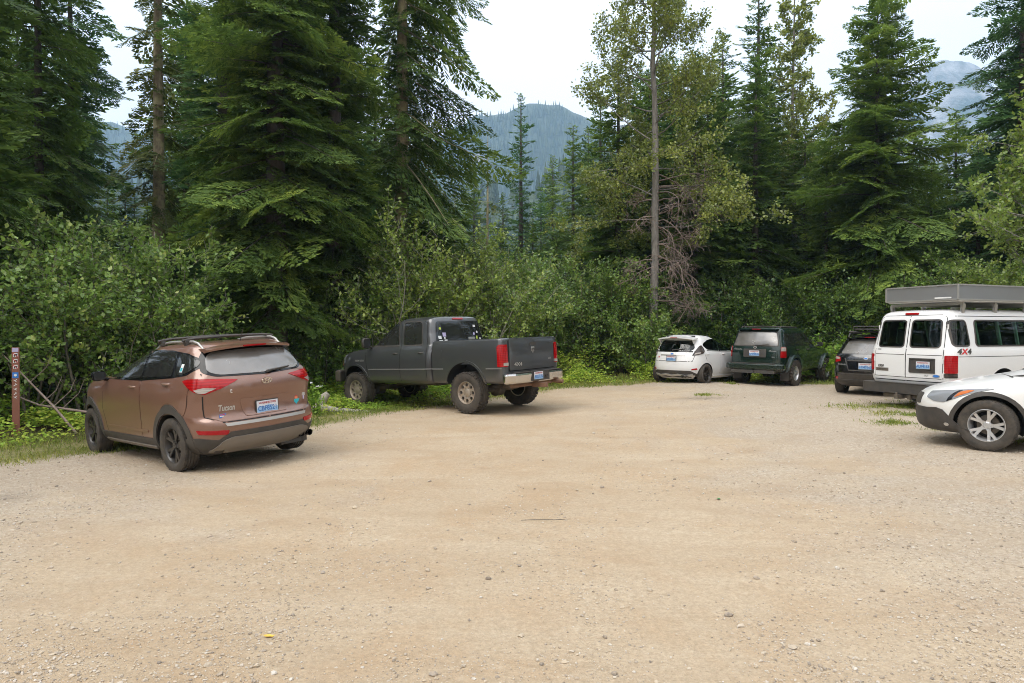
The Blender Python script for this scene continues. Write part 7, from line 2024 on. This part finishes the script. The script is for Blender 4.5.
# ------------------------------------------------------------------ small things
def build_small():
    x, y, z = spot(15.5, 12.7)
    r = empty('marker_post', (x, y, z - .03), .35)
    tag(r, 'slim brown flexible marker post with small white signs on the left verge', 'post')
    mb = MB(); mb.prism([(-.062, -.012), (-.05, -.018), (.05, -.018), (.062, -.012), (.062, .006), (-.062, .006)], 0, 1.70)
    mb.build('post_body', dusty('brown_post', (.22, .075, .045), .6, .12), r, bevel=.004)
    mb = MB()
    mb.box((0, -.0195, 1.655), (.096, .003, .075)); mb.build('grey_sticker', M['lilac_print'], r)
    mb = MB(); mb.box((0, -.0195, 1.18), (.096, .003, .10)); mb.box((0, -.0195, 1.235), (.096, .003, .008)); mb.build('blue_sign', M['blue_print'], r)
    mb = MB(); mb.lathe([(-.001, .001), (-.001, .024), (.001, .024), (.001, .001)], 14, Matrix.Translation((0, -.022, 1.185)) @ Matrix.Rotation(PI / 2, 4, 'Z')); mb.build('sign_symbol', M['white'], r)
    # crossed-out pictograms and a vertical word, too small to read
    for zz in (1.56, 1.45, 1.34):
        mb = MB(); mb.box((0, -.0195, zz), (.07, .003, .07)); q = mb.build('rule_sign', M['white'], r)
        mb = MB(); mb.box((.005, -.022, zz + .01), (.05, .003, .022)); mb.box((-.012, -.022, zz - .015), (.02, .003, .03)); mb.box((.018, -.022, zz - .015), (.016, .003, .03)); mb.build('pictogram', M['black_plastic'], q)
        mb = MB(); mb.box((0, -.0235, zz), (.11, .003, .010), rot=(0, .8, 0)); mb.build('red_bar', M['red_print'], q)
    for k, zz in enumerate((1.08, 1.00, .92, .84, .77)):
        mb = MB(); rot = (.7, -.6, .5, -.8, .6)[k]
        mb.box((-.006, -.0195, zz), (.055, .003, .010), rot=(0, rot, 0)); mb.box((.010, -.0195, zz + .018), (.036, .003, .009), rot=(0, -rot, 0)); mb.build('lettering', M['white'], r)
    # a fallen yellow leaf and a green one
    def leaf(px, py, mat, lab, s=.045, rz=.4):
        Y = CAM_H * F_PX / (py - HORIZ); X = px2x(px, Y)
        vs = [(-1, 0, .12), (-.5, .35, .02), (0, .48, .05), (.6, .3, .0), (1.0, 0, .22), (.55, -.34, .04), (0, -.45, .12), (-.5, -.34, .03), (0, 0, 0)]
        mb = MB(); mb.add([(a * s, b * s, c * s) for a, b, c in vs], [(i, (i + 1) % 8, 8) for i in range(8)]); mb.tube([(-s, 0, .12 * s), (-1.5 * s, .1 * s, .05 * s)], .0015, 4)
        o = mb.build('fallen_leaf', mat); o.location = (X, Y, float(gsurf(np.array(X), np.array(Y))) + .008); o.rotation_euler = (.1, .15, rz)
        tag(o, lab, 'leaf')
    leaf(268, 640, simple('yellow_leaf', (.70, .42, .06), .6), 'yellow fallen leaf lying alone on the dirt in the foreground', .034, .3)
    leaf(719, 502, simple('green_leaf', (.05, .22, .05), .6), 'small green fallen leaf in the middle of the lot', .04, 1.2)
    def stick(px, py, pts, rad, lab, mat, rz=0, name='fallen_stick'):
        Y = CAM_H * F_PX / (py - HORIZ); X = px2x(px, Y)
        mb = MB(); mb.tube(pts, rad, 7); o = mb.build(name, mat, smooth=60); o.location = (X, Y, float(gsurf(np.array(X), np.array(Y)))); o.rotation_euler.z = rz
        tag(o, lab, 'stick')
    stick(545, 521, [(-.22, 0, .006), (-.08, .012, .009), (.1, -.006, .008), (.24, .02, .006)], [.002, .003, .003, .002], 'thin twig lying flat in the middle of the dirt lot', PM['twig'], .05)
    # silvery root and cut wood between the brown suv and the pickup
    Y = 15.6; X = px2x(326, Y)
    mb = MB(); mb.tube([(-.35, .15, -.05), (-.16, .05, .14), (-.05, 0, .36), (.04, .02, .44)], [.14, .12, .10, .07], 9); mb.tube([(-.1, -.02, .12), (.25, -.12, .06), (.75, -.18, .05), (1.25, -.12, .03)], [.10, .075, .05, .02], 8); mb.tube([(-.2, .0, .12), (-.5, -.25, .04), (-.75, -.35, .0)], [.09, .06, .02], 8)
    o = mb.build('tree_stump', PM['white_stem'], smooth=60); o.location = (X, Y, gz1(X, Y)); tag(o, 'weathered pale stump with a long bare root beside the pickup front wheel', 'stump')
    # bare bowed branches under the alders on the left
    for (px, Yb, pts, lab) in ((40, 12.9, [(-.9, .3, 1.5), (-.3, .15, 1.0), (.25, 0, .55), (.75, -.1, .05)], 'bare pale branch leaning down to the ground right of the marker post'),
                               (62, 13.0, [(-1.1, .2, .75), (-.5, .1, .55), (0, 0, .50), (.6, .05, .40)], 'long low bare branch arching behind the marker post')):
        x, y, z = spot(px, Yb); mb = MB(); mb.tube(pts, [.012, .018, .022, .026], 7)
        for k in (1, 2): p = Vector(pts[k]); mb.tube([p, p + Vector((.25, .1, .28)), p + Vector((.35, .12, .55))], [.010, .007, .004], 5)
        o = mb.build('bare_branch', PM['dead'], smooth=60); o.location = (x, y, z); tag(o, lab, 'branch')
    # white flowering weed by the stump
    x, y, z = spot(316, 14.6)
    r = empty('flowering_weed', (x, y, z)); tag(r, 'weed with small white flower heads beside the pale stump', 'plant')
    g = np.random.default_rng(5); wood = Soup(); P = []; hd = MB()
    for k in range(13):
        a = g.uniform(0, 6.28); L = g.uniform(.35, .75); o2 = g.uniform(.05, .35)
        pts = np.array([(0, 0, -.03), (math.cos(a) * o2 * .5, math.sin(a) * o2 * .5, L * .6), (math.cos(a) * o2, math.sin(a) * o2, L)])
        wood.add(*tube_arrays(pts, [.006, .005, .003], 4)); P.append(pts)
        if k % 4 == 0:
            for q in range(9):
                b = g.uniform(0, 6.28); rr = g.uniform(0, .05)
                hd.box((pts[2][0] + rr * math.cos(b), pts[2][1] + rr * math.sin(b), L + g.uniform(-.01, .015)), (.022, .022, .008), rot=(g.uniform(-.5, .5), g.uniform(-.5, .5), b))
    link_mesh('stems', wood.mesh('stems'), PM['herb'], r)
    Q, T = leaves_on(g, P, 30, .09, .5, .5); link_mesh('foliage', quads_mesh('foliage', Q, T), PM['fern'], r)
    hd.build('flower_heads', M['white'], r)
def build_all():
    build_ground(); build_hills()
    build_crossover(); build_pickup(); build_hatchback(); build_green_suv(); build_black_suv(); build_van(); build_wagon()
    build_forest(); build_cover(); build_small(); build_haze()

mats_init()
build_light()
build_all()
